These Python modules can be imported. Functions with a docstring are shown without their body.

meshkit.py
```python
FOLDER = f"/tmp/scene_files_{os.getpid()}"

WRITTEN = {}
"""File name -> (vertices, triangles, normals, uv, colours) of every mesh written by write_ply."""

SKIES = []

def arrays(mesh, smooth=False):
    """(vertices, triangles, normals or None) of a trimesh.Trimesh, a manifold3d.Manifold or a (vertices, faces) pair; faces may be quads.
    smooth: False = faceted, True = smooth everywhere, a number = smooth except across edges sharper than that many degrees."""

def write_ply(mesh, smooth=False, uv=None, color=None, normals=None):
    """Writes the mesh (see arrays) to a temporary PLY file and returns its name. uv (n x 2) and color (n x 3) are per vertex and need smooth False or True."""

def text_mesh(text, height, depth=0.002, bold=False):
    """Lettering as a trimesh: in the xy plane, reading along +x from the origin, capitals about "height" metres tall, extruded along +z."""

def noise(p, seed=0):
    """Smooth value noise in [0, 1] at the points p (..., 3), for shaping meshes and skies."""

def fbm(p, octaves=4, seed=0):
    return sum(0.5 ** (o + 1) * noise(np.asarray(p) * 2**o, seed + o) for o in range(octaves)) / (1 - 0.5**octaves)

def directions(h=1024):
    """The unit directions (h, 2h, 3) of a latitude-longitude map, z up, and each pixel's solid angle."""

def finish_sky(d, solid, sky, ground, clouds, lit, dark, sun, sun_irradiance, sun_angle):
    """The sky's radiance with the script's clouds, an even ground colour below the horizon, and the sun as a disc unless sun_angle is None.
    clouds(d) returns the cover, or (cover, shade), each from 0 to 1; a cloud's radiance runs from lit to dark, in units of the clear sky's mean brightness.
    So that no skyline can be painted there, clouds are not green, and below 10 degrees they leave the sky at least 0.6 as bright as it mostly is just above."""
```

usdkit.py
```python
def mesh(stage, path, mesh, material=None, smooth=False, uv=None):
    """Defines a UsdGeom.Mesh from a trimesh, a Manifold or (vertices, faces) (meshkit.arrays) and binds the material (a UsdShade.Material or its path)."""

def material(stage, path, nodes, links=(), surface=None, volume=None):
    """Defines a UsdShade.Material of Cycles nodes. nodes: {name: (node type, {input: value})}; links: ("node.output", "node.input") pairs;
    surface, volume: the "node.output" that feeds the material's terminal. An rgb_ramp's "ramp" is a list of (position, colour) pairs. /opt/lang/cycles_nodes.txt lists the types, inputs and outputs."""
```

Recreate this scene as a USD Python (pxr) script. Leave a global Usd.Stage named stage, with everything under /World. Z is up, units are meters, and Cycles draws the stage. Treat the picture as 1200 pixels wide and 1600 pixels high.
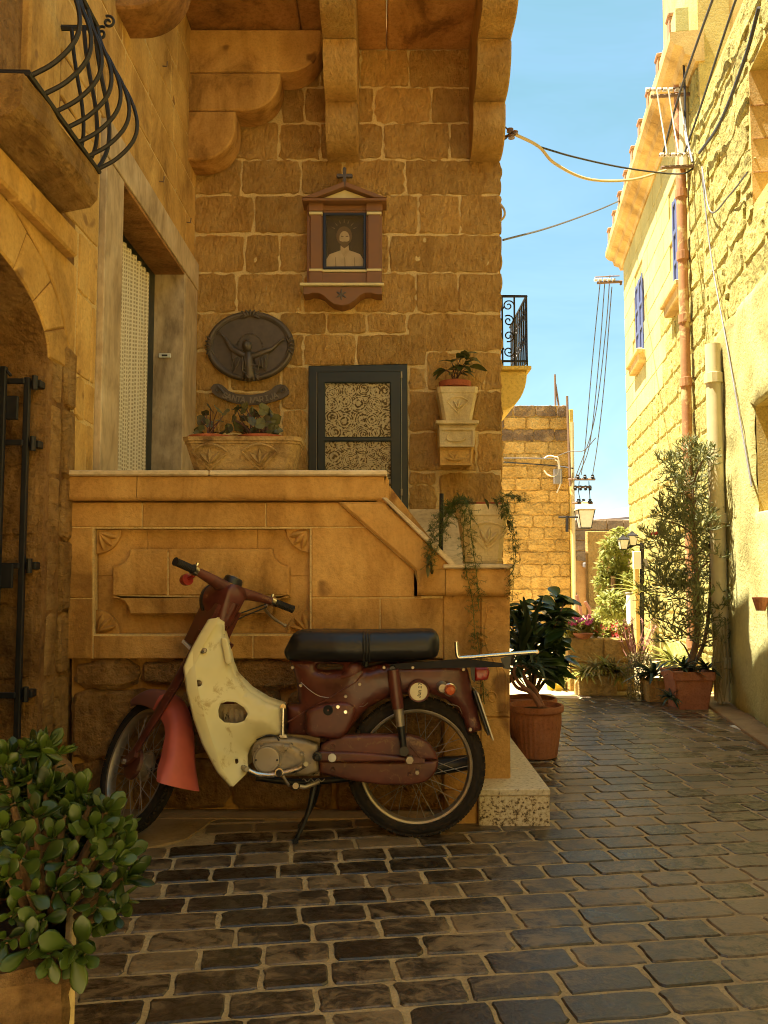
import math, random
import numpy as np, trimesh, shapely, usdkit, meshkit
import manifold3d as m3
from shapely.geometry import Polygon, Point, LineString, box as sbox
from scipy.spatial import Delaunay
from pxr import Usd, UsdGeom, UsdLux, UsdShade, Gf, Sdf

stage = Usd.Stage.CreateInMemory()
UsdGeom.SetStageUpAxis(stage, UsdGeom.Tokens.z)
UsdGeom.SetStageMetersPerUnit(stage, 1.0)
UsdGeom.Xform.Define(stage, '/World')
UsdGeom.Scope.Define(stage, '/World/Looks')

# ---------------------------------------------------------------- camera, sky, sun, exposure
CAM_H, FPX, TILT = 1.09, 1300.0, math.atan(90 / 1300.0)
EXPOSURE = 3.05
SUN_EL, SUN_AZ = math.radians(70), math.radians(-88)      # azimuth = atan2(x, y) of the direction to the sun
SKY_STRENGTH, SUN_INTENSITY = 0.05, 0.78
cam = UsdGeom.Camera.Define(stage, '/World/camera')
cam.CreateHorizontalApertureAttr(24.0)
cam.CreateVerticalApertureAttr(32.0)
cam.CreateFocalLengthAttr(24.0 * FPX / 1200.0)
cam.CreateClippingRangeAttr(Gf.Vec2f(0.05, 2000))
cam.CreateExposureAttr(EXPOSURE)
cam.AddTranslateOp().Set(Gf.Vec3d(0, 0, CAM_H))
cam.AddRotateXOp().Set(90 + math.degrees(TILT))

usdkit.material(stage, '/World/Looks/sky_look', {
    's': ('sky_texture', {'sky_type': 'single_scattering', 'sun_disc': False, 'sun_elevation': SUN_EL, 'sun_rotation': SUN_AZ,
                          'air_density': 1.0, 'aerosol_density': 0.6, 'ozone_density': 0.2, 'altitude': 60}),
    'tc': ('texture_coordinate', {}),
    'mp': ('mapping', {'scale': (1.2, 1.2, 3.5)}),
    'n': ('noise_texture', {'scale': 1.6, 'detail': 6, 'roughness': 0.6, 'distortion': 0.6}),
    'r': ('rgb_ramp', {'ramp': [(0.34, (0.46, 0.46, 0.46)), (0.50, (0.60, 0.60, 0.60)), (0.66, (0.72, 0.72, 0.72))]}),
    'm': ('mix_color', {'b': (0.55, 1.35, 1.30)}),
    'bg': ('background_shader', {'strength': SKY_STRENGTH})},
    [('tc.generated', 'mp.vector'), ('mp.vector', 'n.vector'), ('n.fac', 'r.fac'), ('r.color', 'm.fac'), ('s.color', 'm.a'), ('m.result', 'bg.color')], surface='bg.background')
sky = UsdLux.DomeLight.Define(stage, '/World/sky')
sky.GetPrim().SetCustomDataByKey('kind', 'structure')
UsdShade.MaterialBindingAPI.Apply(sky.GetPrim()).Bind(UsdShade.Material.Get(stage, '/World/Looks/sky_look'))
sun = UsdLux.DistantLight.Define(stage, '/World/sun')
sun.CreateNormalizeAttr(True)
sun.CreateIntensityAttr(SUN_INTENSITY)
sun.CreateAngleAttr(0.53)
sun.CreateColorAttr(Gf.Vec3f(1.0, 0.92, 0.78))
sun.AddRotateZOp().Set(-math.degrees(SUN_AZ) + 180)
sun.AddRotateXOp().Set(-(90 - math.degrees(SUN_EL)) * -1)

# ---------------------------------------------------------------- helpers
R = random.Random(7)
RN = np.random.RandomState(11)
_ct, _st = math.cos(TILT), math.sin(TILT)

def ray(px, py):
    u, v = (px - 600) / FPX, (800 - py) / FPX
    return np.array([u, _ct - v * _st, _st + v * _ct])

C0 = np.array([0, 0, CAM_H])
def PY(px, py, Y):                      # the point of the plane y = Y
    r = ray(px, py); return C0 + r * (Y / r[1])
def PXp(px, py, X):                     # ... of the plane x = X
    r = ray(px, py); return C0 + r * (X / r[0])
def PZ(px, py, z=0.0):
    r = ray(px, py); return C0 + r * ((z - CAM_H) / r[2])
def PW(px, py, F):                      # ... of a wall frame
    r = ray(px, py); t = np.dot(F.O - C0, F.N) / np.dot(r, F.N); return C0 + r * t

class Frame:
    def __init__(s, O, U, V, N):
        s.O, s.U, s.V, s.N = (np.array(a, float) for a in (O, U, V, N))
        s.flip = np.dot(np.cross(s.U, s.V), s.N) < 0
    def at(s, u, v, d):
        u, v, d = np.broadcast_arrays(np.asarray(u, float), v, d)
        return s.O + u[..., None] * s.U + v[..., None] * s.V + d[..., None] * s.N
    def uv(s, p):
        return float(np.dot(p - s.O, s.U)), float(np.dot(p - s.O, s.V))
    def mesh(s, v, f):
        f = np.asarray(f)
        return (s.at(v[:, 0], v[:, 1], v[:, 2]), f[:, ::-1] if s.flip else f)

used = {}
def numbered(parent, name):
    k = used.get((parent, name), 0); used[(parent, name)] = k + 1
    return name if k == 0 else f'{name}_{k:03d}'
ORG = {'/World': np.zeros(3)}
def setdata(prim, label=None, cat=None, group=None, kind=None):
    for k, v in (('label', label), ('category', cat), ('group', group), ('kind', kind)):
        if v: prim.SetCustomDataByKey(k, v)
def obj(name, mesh, mat, parent=None, smooth=False, label=None, cat=None, group=None, kind=None):
    pp = parent if parent else '/World'
    path = pp + '/' + numbered(pp, name)
    v, f = mv(mesh)
    o = ORG[pp]
    keep, inv = np.unique(f, return_inverse=True); v, f = v[keep], inv.reshape(f.shape)
    m = usdkit.mesh(stage, path, (v - o, f), MAT(mat), smooth)
    ORG[path] = o
    setdata(m.GetPrim(), label, cat, group, kind)
    return path
def thing(name, label, cat, loc=(0, 0, 0), group=None, kind=None, parent=None):
    pp = parent if parent else '/World'
    path = pp + '/' + numbered(pp, name)
    x = UsdGeom.Xform.Define(stage, path)
    x.AddTranslateOp().Set(Gf.Vec3d(*map(float, loc)))
    ORG[path] = np.array(loc, float)
    setdata(x.GetPrim(), label, cat, group, kind)
    return path
def tag(path, **k): setdata(stage.GetPrimAtPath(path), **k)

def mv(m):
    if hasattr(m, 'to_mesh'):
        q = m.to_mesh(); return np.array(q.vert_properties[:, :3], float), np.array(q.tri_verts, int)
    if hasattr(m, 'vertices'): return np.array(m.vertices, float), np.array(m.faces, int)
    v, f = np.asarray(m[0], float), np.asarray(m[1], int)
    if len(f) and f.shape[1] == 4: f = np.vstack([f[:, [0, 1, 2]], f[:, [0, 2, 3]]])
    return v, f
def cat_(*ms):
    vs, fs, n = [], [], 0
    for m in ms:
        if m is None: continue
        v, f = mv(m); vs.append(v); fs.append(f + n); n += len(v)
    return np.vstack(vs), np.vstack(fs)
def xf(m, M):
    v, f = mv(m); M = np.asarray(M, float)
    return v @ M[:3, :3].T + M[:3, 3], f
def mvd(m, d): v, f = mv(m); return v + np.asarray(d, float), f
def rot(axis, deg, p=(0, 0, 0)): return trimesh.transformations.rotation_matrix(math.radians(deg), axis, p)
def mirror_y(m, y0): v, f = mv(m); v = v.copy(); v[:, 1] = 2 * y0 - v[:, 1]; return v, f[:, ::-1]

_cf = {}
def cbox(x0, x1, y0, y1, z0, z1, c=0.004):
    lo, hi = np.array([x0, y0, z0], float), np.array([x1, y1, z1], float)
    c = min(c, 0.45 * float((hi - lo).min()))
    S = np.array([(a, b, d) for a in (0, 1) for b in (0, 1) for d in (0, 1)], float)
    pts = []
    for s in S:
        for k in range(3):
            off = np.full(3, 1.0); off[k] = 0
            pts.append(lo + (hi - lo) * s + off * c * (1 - 2 * s))
    if 'f' not in _cf:
        q = [np.array(s * 10.0) + np.where(np.arange(3) == k, 0, 1) * (1 - 2 * s) for s in S for k in range(3)]
        q = np.array(q); h = trimesh.Trimesh(q, trimesh.convex.convex_hull(q).faces, process=False) if False else None
        from scipy.spatial import ConvexHull
        H = ConvexHull(q); F = H.simplices.copy(); ctr = q.mean(0)
        for i, t in enumerate(F):
            n = np.cross(q[t[1]] - q[t[0]], q[t[2]] - q[t[0]])
            if np.dot(n, q[t[0]] - ctr) < 0: F[i] = t[::-1]
        _cf['f'] = F
    return np.array(pts), _cf['f']
def hull(pts):
    h = trimesh.convex.convex_hull(np.asarray(pts, float)); return np.array(h.vertices), np.array(h.faces)
def tube(pts, r, n=8, cap=True):
    p = np.asarray(pts, float); k = len(p); r = np.broadcast_to(np.asarray(r, float), (k,))
    t = np.gradient(p, axis=0); t /= np.maximum(np.linalg.norm(t, axis=1, keepdims=True), 1e-9)
    a = np.array([0, 0, 1.0]) if abs(t[0][2]) < 0.9 else np.array([1.0, 0, 0])
    u = np.cross(t[0], a); u /= np.linalg.norm(u)
    ang = np.arange(n) * 2 * np.pi / n
    V = []
    for i in range(k):
        u = u - t[i] * np.dot(u, t[i]); u /= max(np.linalg.norm(u), 1e-9); w = np.cross(t[i], u)
        V.append(p[i] + r[i] * (np.cos(ang)[:, None] * u + np.sin(ang)[:, None] * w))
    V = np.vstack(V); F = []
    for i in range(k - 1):
        for j in range(n):
            a, b, c, d = i * n + j, i * n + (j + 1) % n, (i + 1) * n + (j + 1) % n, (i + 1) * n + j
            F += [(a, b, c), (a, c, d)]
    if cap:
        V = np.vstack([V, p[:1], p[-1:]]); q = k * n
        for j in range(n):
            F += [(q, (j + 1) % n, j), (q + 1, (k - 1) * n + j, (k - 1) * n + (j + 1) % n)]
    return V, np.array(F)
def spline(pts, n=12):
    p = np.asarray(pts, float); p = np.vstack([2 * p[0] - p[1], p, 2 * p[-1] - p[-2]]); out = []
    for i in range(1, len(p) - 2):
        for t in np.linspace(0, 1, n, endpoint=False):
            out.append(0.5 * (2 * p[i] + (p[i + 1] - p[i - 1]) * t + (2 * p[i - 1] - 5 * p[i] + 4 * p[i + 1] - p[i + 2]) * t * t + (3 * p[i] - p[i - 1] - 3 * p[i + 1] + p[i + 2]) * t ** 3))
    out.append(p[-2]); return np.array(out)
def lathe(prof, n=24, c=(0, 0, 0), axis='z', closed=False):
    prof = np.asarray(prof, float); k = len(prof); a = np.arange(n) * 2 * np.pi / n
    V = np.stack([prof[:, 0][:, None] * np.cos(a), prof[:, 0][:, None] * np.sin(a), np.repeat(prof[:, 1][:, None], n, 1)], -1).reshape(-1, 3)
    F = []
    for i in range(k if closed else k - 1):
        i2 = (i + 1) % k
        for j in range(n):
            A, B, Cc, D = i * n + j, i * n + (j + 1) % n, i2 * n + (j + 1) % n, i2 * n + j
            F += [(A, B, Cc), (A, Cc, D)]
    if axis == 'y': V = V[:, [0, 2, 1]] * [1, 1, 1]; F = [f[::-1] for f in F]
    if axis == 'x': V = V[:, [2, 0, 1]]
    return V + np.asarray(c, float), np.array(F)
def torus(c, Rr, r, axis='y', n=48, m=12, sx=1.0):
    a = np.arange(m) * 2 * np.pi / m
    return lathe(np.stack([Rr + r * np.cos(a), sx * r * np.sin(a)], 1), n, c, axis, True)
def resample(ring, s):
    L = LineString(ring); n = max(int(L.length / s), 8)
    return np.array([L.interpolate(i / n, normalized=True).coords[0] for i in range(n)])
def tri2d(poly, s, rings=(), grid=None):
    """Triangulated polygon (holes allowed): points (n,2), triangles, distance to the edge."""
    pts = []
    for ring in [poly.exterior] + list(poly.interiors): pts.append(resample(ring.coords, s))
    for d in rings:
        q = poly.buffer(-d)
        for g in getattr(q, 'geoms', [q]):
            if g.is_empty: continue
            for ring in [g.exterior] + list(g.interiors): pts.append(resample(ring.coords, s * 1.2))
    g = grid or s * 2
    x0, y0, x1, y1 = poly.bounds
    gx, gy = np.meshgrid(np.arange(x0, x1, g), np.arange(y0, y1, g)); gp = np.stack([gx.ravel(), gy.ravel()], 1)
    inn = poly.buffer(-(max(rings) if rings else 0) - g * 0.5)
    if not inn.is_empty:
        gp = gp[shapely.contains_xy(inn, gp[:, 0], gp[:, 1])]
        pts.append(gp)
    p = np.vstack(pts); p = np.unique(np.round(p, 6), axis=0)
    T = Delaunay(p).simplices; c = p[T].mean(1)
    T = T[shapely.contains_xy(poly.buffer(1e-5), c[:, 0], c[:, 1])]
    A = np.cross(p[T[:, 1]] - p[T[:, 0]], p[T[:, 2]] - p[T[:, 0]]); T = T[np.abs(A) > 1e-12]; A = A[np.abs(A) > 1e-12]
    T[A < 0] = T[A < 0][:, ::-1]
    d = shapely.distance(poly.boundary, shapely.points(p))
    return p, T, d
def inflate(poly, hw, r, s, grid=None, prof=None, both=True, back=None):
    """A rounded plate: the polygon in (x, z), half-width hw in y with edges rounded over r. prof(p) scales the width locally."""
    poly = poly if hasattr(poly, 'geom_type') else Polygon(poly)
    poly = poly.buffer(0)
    p, T, d = tri2d(poly, s, rings=[r * 0.12, r * 0.4, r * 0.8] if r > 0 else (), grid=grid)
    t = np.clip(d / max(r, 1e-6), 0, 1)
    h = hw - r + r * np.sqrt(np.clip(1 - (1 - t) ** 2, 0, 1)) if r > 0 else np.full(len(p), hw)
    if prof is not None: h = h * prof(p)
    hb = h if both else np.full(len(p), back if back is not None else 0.0)
    n = len(p)
    V = np.vstack([np.stack([p[:, 0], -h, p[:, 1]], 1), np.stack([p[:, 0], hb, p[:, 1]], 1)])
    e = np.vstack([T[:, [0, 1]], T[:, [1, 2]], T[:, [2, 0]]])
    key = {}
    for a, b in e: key[(min(a, b), max(a, b))] = key.get((min(a, b), max(a, b)), 0) + 1
    F = [T, T[:, ::-1] + n]; S = []
    for a, b in e:
        if key[(min(a, b), max(a, b))] == 1: S += [(b, a, a + n), (b, a + n, b + n)]
    if S: F.append(np.array(S))
    return V, np.vstack(F)
def blockgrid(F, u0, u1, v0, v1, proud=0.012, amp=0.006, nx=8, nz=5, seed=0, rc=0.02, ch=0.008, jit=0.006, depth=0.03, nscale=9.0, ridge=0.0):
    """One dressed stone: a grid over a rectangle of a wall frame, edges chipped and rounded, face uneven."""
    w, h = u1 - u0, v1 - v0
    ea, eb = min(ch / w, 0.2), min(ch / h, 0.2)
    a = np.concatenate([[0], np.linspace(ea, 1 - ea, nx - 1), [1]]); b = np.concatenate([[0], np.linspace(eb, 1 - eb, nz - 1), [1]])
    A, B = np.meshgrid(a, b)
    u, v = u0 + A * w, v0 + B * h
    su, sv = np.sign(A - 0.5), np.sign(B - 0.5)
    bu, bv = (A == 0) | (A == 1), (B == 0) | (B == 1)
    q = np.stack([u * 26, v * 26, np.full_like(u, seed * 3.7)], -1)
    j1, j2 = meshkit.noise(q, 1) - 0.5, meshkit.noise(q + 31, 2) - 0.5
    cr = rc * (0.4 + 0.8 * meshkit.noise(q * 0.31 + 7, 3))
    cu, cv = np.exp(-np.minimum(A, 1 - A) * w / max(rc, 1e-4)), np.exp(-np.minimum(B, 1 - B) * h / max(rc, 1e-4))
    near = cu * cv
    u = u - su * near * cr * 0.45 + j1 * jit * (2 * bu + 1 * (~bu) * cu)
    v = v - sv * near * cr * 0.45 + j2 * jit * (2 * bv + 1 * (~bv) * cv)
    d = proud + amp * 2 * (meshkit.fbm(np.stack([u * nscale, v * nscale, np.full_like(u, seed * 1.3)], -1), 3, 5) - 0.5)
    if ridge: d = d + ridge * 2 * (meshkit.noise(np.stack([u * 46 + 2.2 * meshkit.noise(np.stack([u * 5, v * 9, u * 0], -1), 8), v * 15, np.full_like(u, seed)], -1), 6) - 0.5) + ridge * (meshkit.noise(np.stack([u * 95, v * 30, np.full_like(u, seed)], -1), 9) - 0.5)
    d = np.where(bu | bv, d - ch * 0.9, d)
    ny_, nx_ = u.shape
    V = [np.stack([u.ravel(), v.ravel(), d.ravel()], 1)]
    idx = np.arange(nx_ * ny_).reshape(ny_, nx_)
    a_, b_, c_, d_ = idx[:-1, :-1].ravel(), idx[:-1, 1:].ravel(), idx[1:, 1:].ravel(), idx[1:, :-1].ravel()
    T = [np.stack([a_, b_, c_], 1), np.stack([a_, c_, d_], 1)]
    loop = np.concatenate([idx[0, :-1], idx[:-1, -1], idx[-1, :0:-1], idx[:0:-1, 0]])
    sk = V[0][loop].copy(); sk[:, 2] = -depth
    n0 = nx_ * ny_; V.append(sk); L = len(loop); i = np.arange(L); k = (i + 1) % L
    T += [np.stack([loop[i], n0 + i, n0 + k], 1), np.stack([loop[i], n0 + k, loop[k]], 1)]
    return F.mesh(np.vstack(V), np.vstack(T))
def fbox(F, u0, u1, v0, v1, d0, d1, c=0.004):
    v, f = cbox(u0, u1, v0, v1, d0, d1, c); return F.mesh(v, f)
def fprism(F, poly, d0, d1, bevel=0.0):
    """Extrudes a polygon of a wall frame from depth d0 to d1 (outward), with an optional bevel on the outer edge."""
    poly = (poly if hasattr(poly, 'geom_type') else Polygon(poly)).buffer(0)
    out = []
    for g in getattr(poly, 'geoms', [poly]):
        cs = m3.CrossSection([np.array(r.coords)[:-1] for r in [shapely.geometry.polygon.orient(g).exterior] + list(shapely.geometry.polygon.orient(g).interiors)])
        if bevel > 0:
            out.append(mv(m3.Manifold.extrude(cs, d1 - d0 - bevel).translate((0, 0, d0))))
            og = shapely.geometry.polygon.orient(g); ins = []
            for r in [og.exterior] + list(og.interiors):
                q = np.array(r.coords)[:-1]
                e = np.roll(q, -1, 0) - q; L = np.linalg.norm(e, axis=1); ok = L > 1e-7; q, e, L = q[ok], e[ok], L[ok]
                nr_ = np.stack([-e[:, 1], e[:, 0]], 1) / L[:, None]; n0 = np.roll(nr_, 1, 0)
                off = (n0 + nr_) / np.maximum(1 + (n0 * nr_).sum(1), 0.25)[:, None] * bevel
                qi = q + off; ins.append(qi); n = len(q); i = np.arange(n); j = (i + 1) % n
                out.append((np.vstack([np.column_stack([q, np.full(n, d1 - bevel)]), np.column_stack([qi, np.full(n, d1)])]), np.vstack([np.stack([i, j, n + j], 1), np.stack([i, n + j, n + i], 1)])))
            T = np.array(m3.triangulate(ins)); P = np.vstack(ins)
            out.append((np.column_stack([P, np.full(len(P), d1)]), T))
        else:
            out.append(mv(m3.Manifold.extrude(cs, d1 - d0).translate((0, 0, d0))))
    v, f = cat_(*out); return F.mesh(v, f)
def many(base, Ms):
    v, f = mv(base); Ms = np.asarray(Ms, float); n = len(Ms)
    V = np.einsum('nij,kj->nki', Ms[:, :3, :3], v) + Ms[:, None, :3, 3]
    return V.reshape(-1, 3), (f[None] + (np.arange(n) * len(v))[:, None, None]).reshape(-1, 3)
def look(pos, d, up=(0, 0, 1), s=1.0, roll=0.0):
    """A 4x4 whose x axis points along d, z roughly up."""
    x = np.asarray(d, float); x = x / max(np.linalg.norm(x), 1e-9); u = np.asarray(up, float)
    if abs(np.dot(x, u)) > 0.98: u = np.array([1.0, 0, 0])
    y = np.cross(u, x); y /= np.linalg.norm(y); z = np.cross(x, y)
    y, z = y * math.cos(roll) + z * math.sin(roll), z * math.cos(roll) - y * math.sin(roll)
    M = np.eye(4); M[:3, 0], M[:3, 1], M[:3, 2], M[:3, 3] = x * s, y * s, z * s, pos; return M
def leaf_blade(L=1.0, W=0.3, n=5, droop=0.25, fold=0.12, tip=1.0):
    t = np.linspace(0, 1, n + 1); w = W * np.sin(np.pi * np.clip(t * 0.93 + 0.05, 0, 1)) ** tip * (1 - 0.15 * t)
    z = -droop * t ** 2 * L; V = []
    for i in range(n + 1): V += [(t[i] * L, -w[i] / 2, z[i] + fold * w[i]), (t[i] * L, 0, z[i]), (t[i] * L, w[i] / 2, z[i] + fold * w[i])]
    F = []
    for i in range(n):
        a = i * 3; F += [(a, a + 3, a + 4), (a, a + 4, a + 1), (a + 1, a + 4, a + 5), (a + 1, a + 5, a + 2)]
    return np.array(V), np.array(F)

# ---------------------------------------------------------------- materials
LOOKS = {}
def MAT(n): return LOOKS[n]
def look_(name, nodes, links, surface='p.BSDF'):
    LOOKS[name] = usdkit.material(stage, '/World/Looks/' + name, nodes, links, surface=surface); return name
def stone(name, ramp, s1=2.5, grain=0.5, stain=0.0, sscale=1.6, fine=40, stretch=(1, 1, 1), bump=0.012, rough=0.92, rand=0.14, det=6, spots=None, spec=0.2, huerand=0.0, bump2=0.0, coarse=9):
    nodes = {'g': ('geometry', {}), 'mp': ('mapping', {'scale': stretch}),
             'n1': ('noise_texture', {'scale': s1, 'detail': det, 'roughness': 0.62, 'distortion': 0.4}),
             'r': ('rgb_ramp', {'ramp': ramp}),
             'oi': ('object_info', {}), 'mr': ('map_range', {'from_min': 0, 'from_max': 1, 'to_min': 1 - rand, 'to_max': 1 + rand}),
             'mh': ('map_range', {'from_min': 0, 'from_max': 1, 'to_min': 0.5 - huerand, 'to_max': 0.5 + huerand}),
             'hs': ('hsv', {}),
             'ms': ('mapping', {'scale': (1.0, 1.0, 0.55)}), 'ns': ('noise_texture', {'scale': sscale, 'detail': 7, 'roughness': 0.66, 'distortion': 0.8}),
             'rs': ('rgb_ramp', {'ramp': [(0.36, (0.42, 0.36, 0.28)), (0.46, (0.82, 0.78, 0.72)), (0.54, (1.0, 1.0, 1.0)), (0.66, (1.16, 1.22, 1.30))]}), 'mst': ('mix_color', {'blend_type': 'multiply', 'fac': stain}),
             'n2': ('noise_texture', {'scale': fine, 'detail': 6, 'roughness': 0.68}),
             'n3': ('noise_texture', {'scale': coarse, 'detail': 3, 'roughness': 0.5}),
             'r2': ('rgb_ramp', {'ramp': [(0.34, (0.50, 0.47, 0.42)), (0.5, (1, 1, 1)), (0.64, (1.18, 1.17, 1.14))]}),
             'mu': ('mix_color', {'blend_type': 'multiply', 'fac': grain}),
             'b': ('bump', {'distance': bump, 'strength': 1.0}), 'b2': ('bump', {'distance': bump2, 'strength': 1.0}),
             'p': ('principled_bsdf', {'roughness': rough, 'specular_ior_level': spec})}
    links = [('g.position', 'mp.vector'), ('g.position', 'n1.vector'), ('n1.fac', 'r.fac'), ('oi.random', 'mr.value'), ('mr.result', 'hs.value'), ('oi.random', 'mh.value'), ('mh.result', 'hs.hue'),
             ('g.position', 'ms.vector'), ('ms.vector', 'ns.vector'), ('ns.fac', 'rs.fac'), ('r.color', 'mst.a'), ('rs.color', 'mst.b'), ('mst.result', 'mu.a'), ('mp.vector', 'n2.vector'), ('n2.fac', 'r2.fac'), ('r2.color', 'mu.b'), ('mu.result', 'hs.color'),
             ('n2.fac', 'b.height'), ('g.position', 'n3.vector'), ('n3.fac', 'b2.height'), ('b2.normal', 'b.normal'), ('b.normal', 'p.normal')]
    if spots:
        sc, th, col = spots
        nodes['v'] = ('noise_texture', {'scale': sc, 'detail': 2, 'roughness': 0.5})
        nodes['vr'] = ('rgb_ramp', {'ramp': [(th, (0, 0, 0)), (th + 0.05, (1, 1, 1))]})
        nodes['vm'] = ('mix_color', {'b': col})
        links += [('g.position', 'v.vector'), ('v.fac', 'vr.fac'), ('vr.color', 'vm.fac'), ('hs.color', 'vm.a'), ('vm.result', 'p.base_color')]
    else: links.append(('hs.color', 'p.base_color'))
    return look_(name, nodes, links)
def paint(name, col, rough=0.5, metal=0.0, var=0.15, scale=14, bump=0.0, spec=0.5, worn=None, coat=0.0):
    """worn = (colour, threshold, scale): chips and rust in noise-shaped patches."""
    nodes = {'g': ('geometry', {}), 'n': ('noise_texture', {'scale': scale, 'detail': 6, 'roughness': 0.65}),
             'r': ('rgb_ramp', {'ramp': [(0.25, tuple(c * (1 - var) for c in col)), (0.75, tuple(min(1, c * (1 + var)) for c in col))]}),
             'rr': ('map_range', {'from_min': 0.2, 'from_max': 0.8, 'to_min': max(rough - 0.1, 0.03), 'to_max': min(rough + 0.14, 1)}),
             'b': ('bump', {'distance': bump, 'strength': 1.0}),
             'p': ('principled_bsdf', {'metallic': metal, 'specular_ior_level': spec, 'coat_weight': coat, 'coat_roughness': 0.2})}
    links = [('g.position', 'n.vector'), ('n.fac', 'r.fac'), ('n.fac', 'rr.value'), ('rr.result', 'p.roughness')]
    if bump: links += [('n.fac', 'b.height'), ('b.normal', 'p.normal')]
    if worn:
        wc, th, ws = worn
        nodes['w'] = ('noise_texture', {'scale': ws, 'detail': 8, 'roughness': 0.7, 'distortion': 0.5})
        nodes['wr'] = ('rgb_ramp', {'ramp': [(th, (0, 0, 0)), (th + 0.07, (1, 1, 1))]})
        nodes['wm'] = ('mix_color', {'b': wc})
        links += [('g.position', 'w.vector'), ('w.fac', 'wr.fac'), ('wr.color', 'wm.fac'), ('r.color', 'wm.a'), ('wm.result', 'p.base_color')]
    else: links.append(('r.color', 'p.base_color'))
    return look_(name, nodes, links)
def leafmat(name, c1, c2, rough=0.4, trans=0.25, scale=9, spec=0.4):
    return look_(name, {'g': ('geometry', {}), 'oi': ('object_info', {}), 'n': ('noise_texture', {'scale': scale, 'detail': 4}),
        'ad': ('math', {'math_type': 'add'}), 'ml': ('math', {'math_type': 'multiply', 'value2': 0.5}), 'is': ('math', {'math_type': 'multiply', 'value2': 0.35}), 'ad2': ('math', {'math_type': 'add'}),
        'r': ('rgb_ramp', {'ramp': [(0.3, c1), (0.95, c2)]}),
        'p': ('principled_bsdf', {'roughness': rough, 'specular_ior_level': spec}), 't': ('translucent_bsdf', {}), 'm': ('mix_closure', {'fac': trans})},
        [('g.position', 'n.vector'), ('oi.random', 'ml.value1'), ('g.random_per_island', 'is.value1'), ('ml.value', 'ad.value1'), ('n.fac', 'ad.value2'), ('ad.value', 'ad2.value1'), ('is.value', 'ad2.value2'), ('ad2.value', 'r.fac'),
         ('r.color', 'p.base_color'), ('r.color', 't.color'), ('p.BSDF', 'm.closure1'), ('t.BSDF', 'm.closure2')], surface='m.closure')

# limestone of the shaded houses: honey coloured
stone('hewn_stone', [(0.25, (0.52, 0.265, 0.064)), (0.5, (0.645, 0.36, 0.10)), (0.75, (0.72, 0.44, 0.145))], s1=5.0, grain=0.36, stain=0.3, sscale=2.4, fine=30, stretch=(1.4, 1.4, 0.75), bump=0.07, rand=0.17, bump2=0.03, coarse=14)
stone('tooled_stone', [(0.25, (0.30, 0.16, 0.045)), (0.5, (0.46, 0.26, 0.08)), (0.75, (0.58, 0.36, 0.13))], s1=4.0, stain=0.7, sscale=3.0, fine=18, stretch=(1.6, 0.7, 1.6), bump=0.07, rand=0.1, bump2=0.03, coarse=11)
stone('ashlar_stone', [(0.2, (0.46, 0.255, 0.062)), (0.5, (0.58, 0.338, 0.093)), (0.8, (0.65, 0.405, 0.125))], s1=2.2, grain=0.3, stain=0.75, sscale=2.2, fine=45, bump=0.012, rand=0.10, spots=(5.5, 0.66, (0.30, 0.16, 0.05)))
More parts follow.
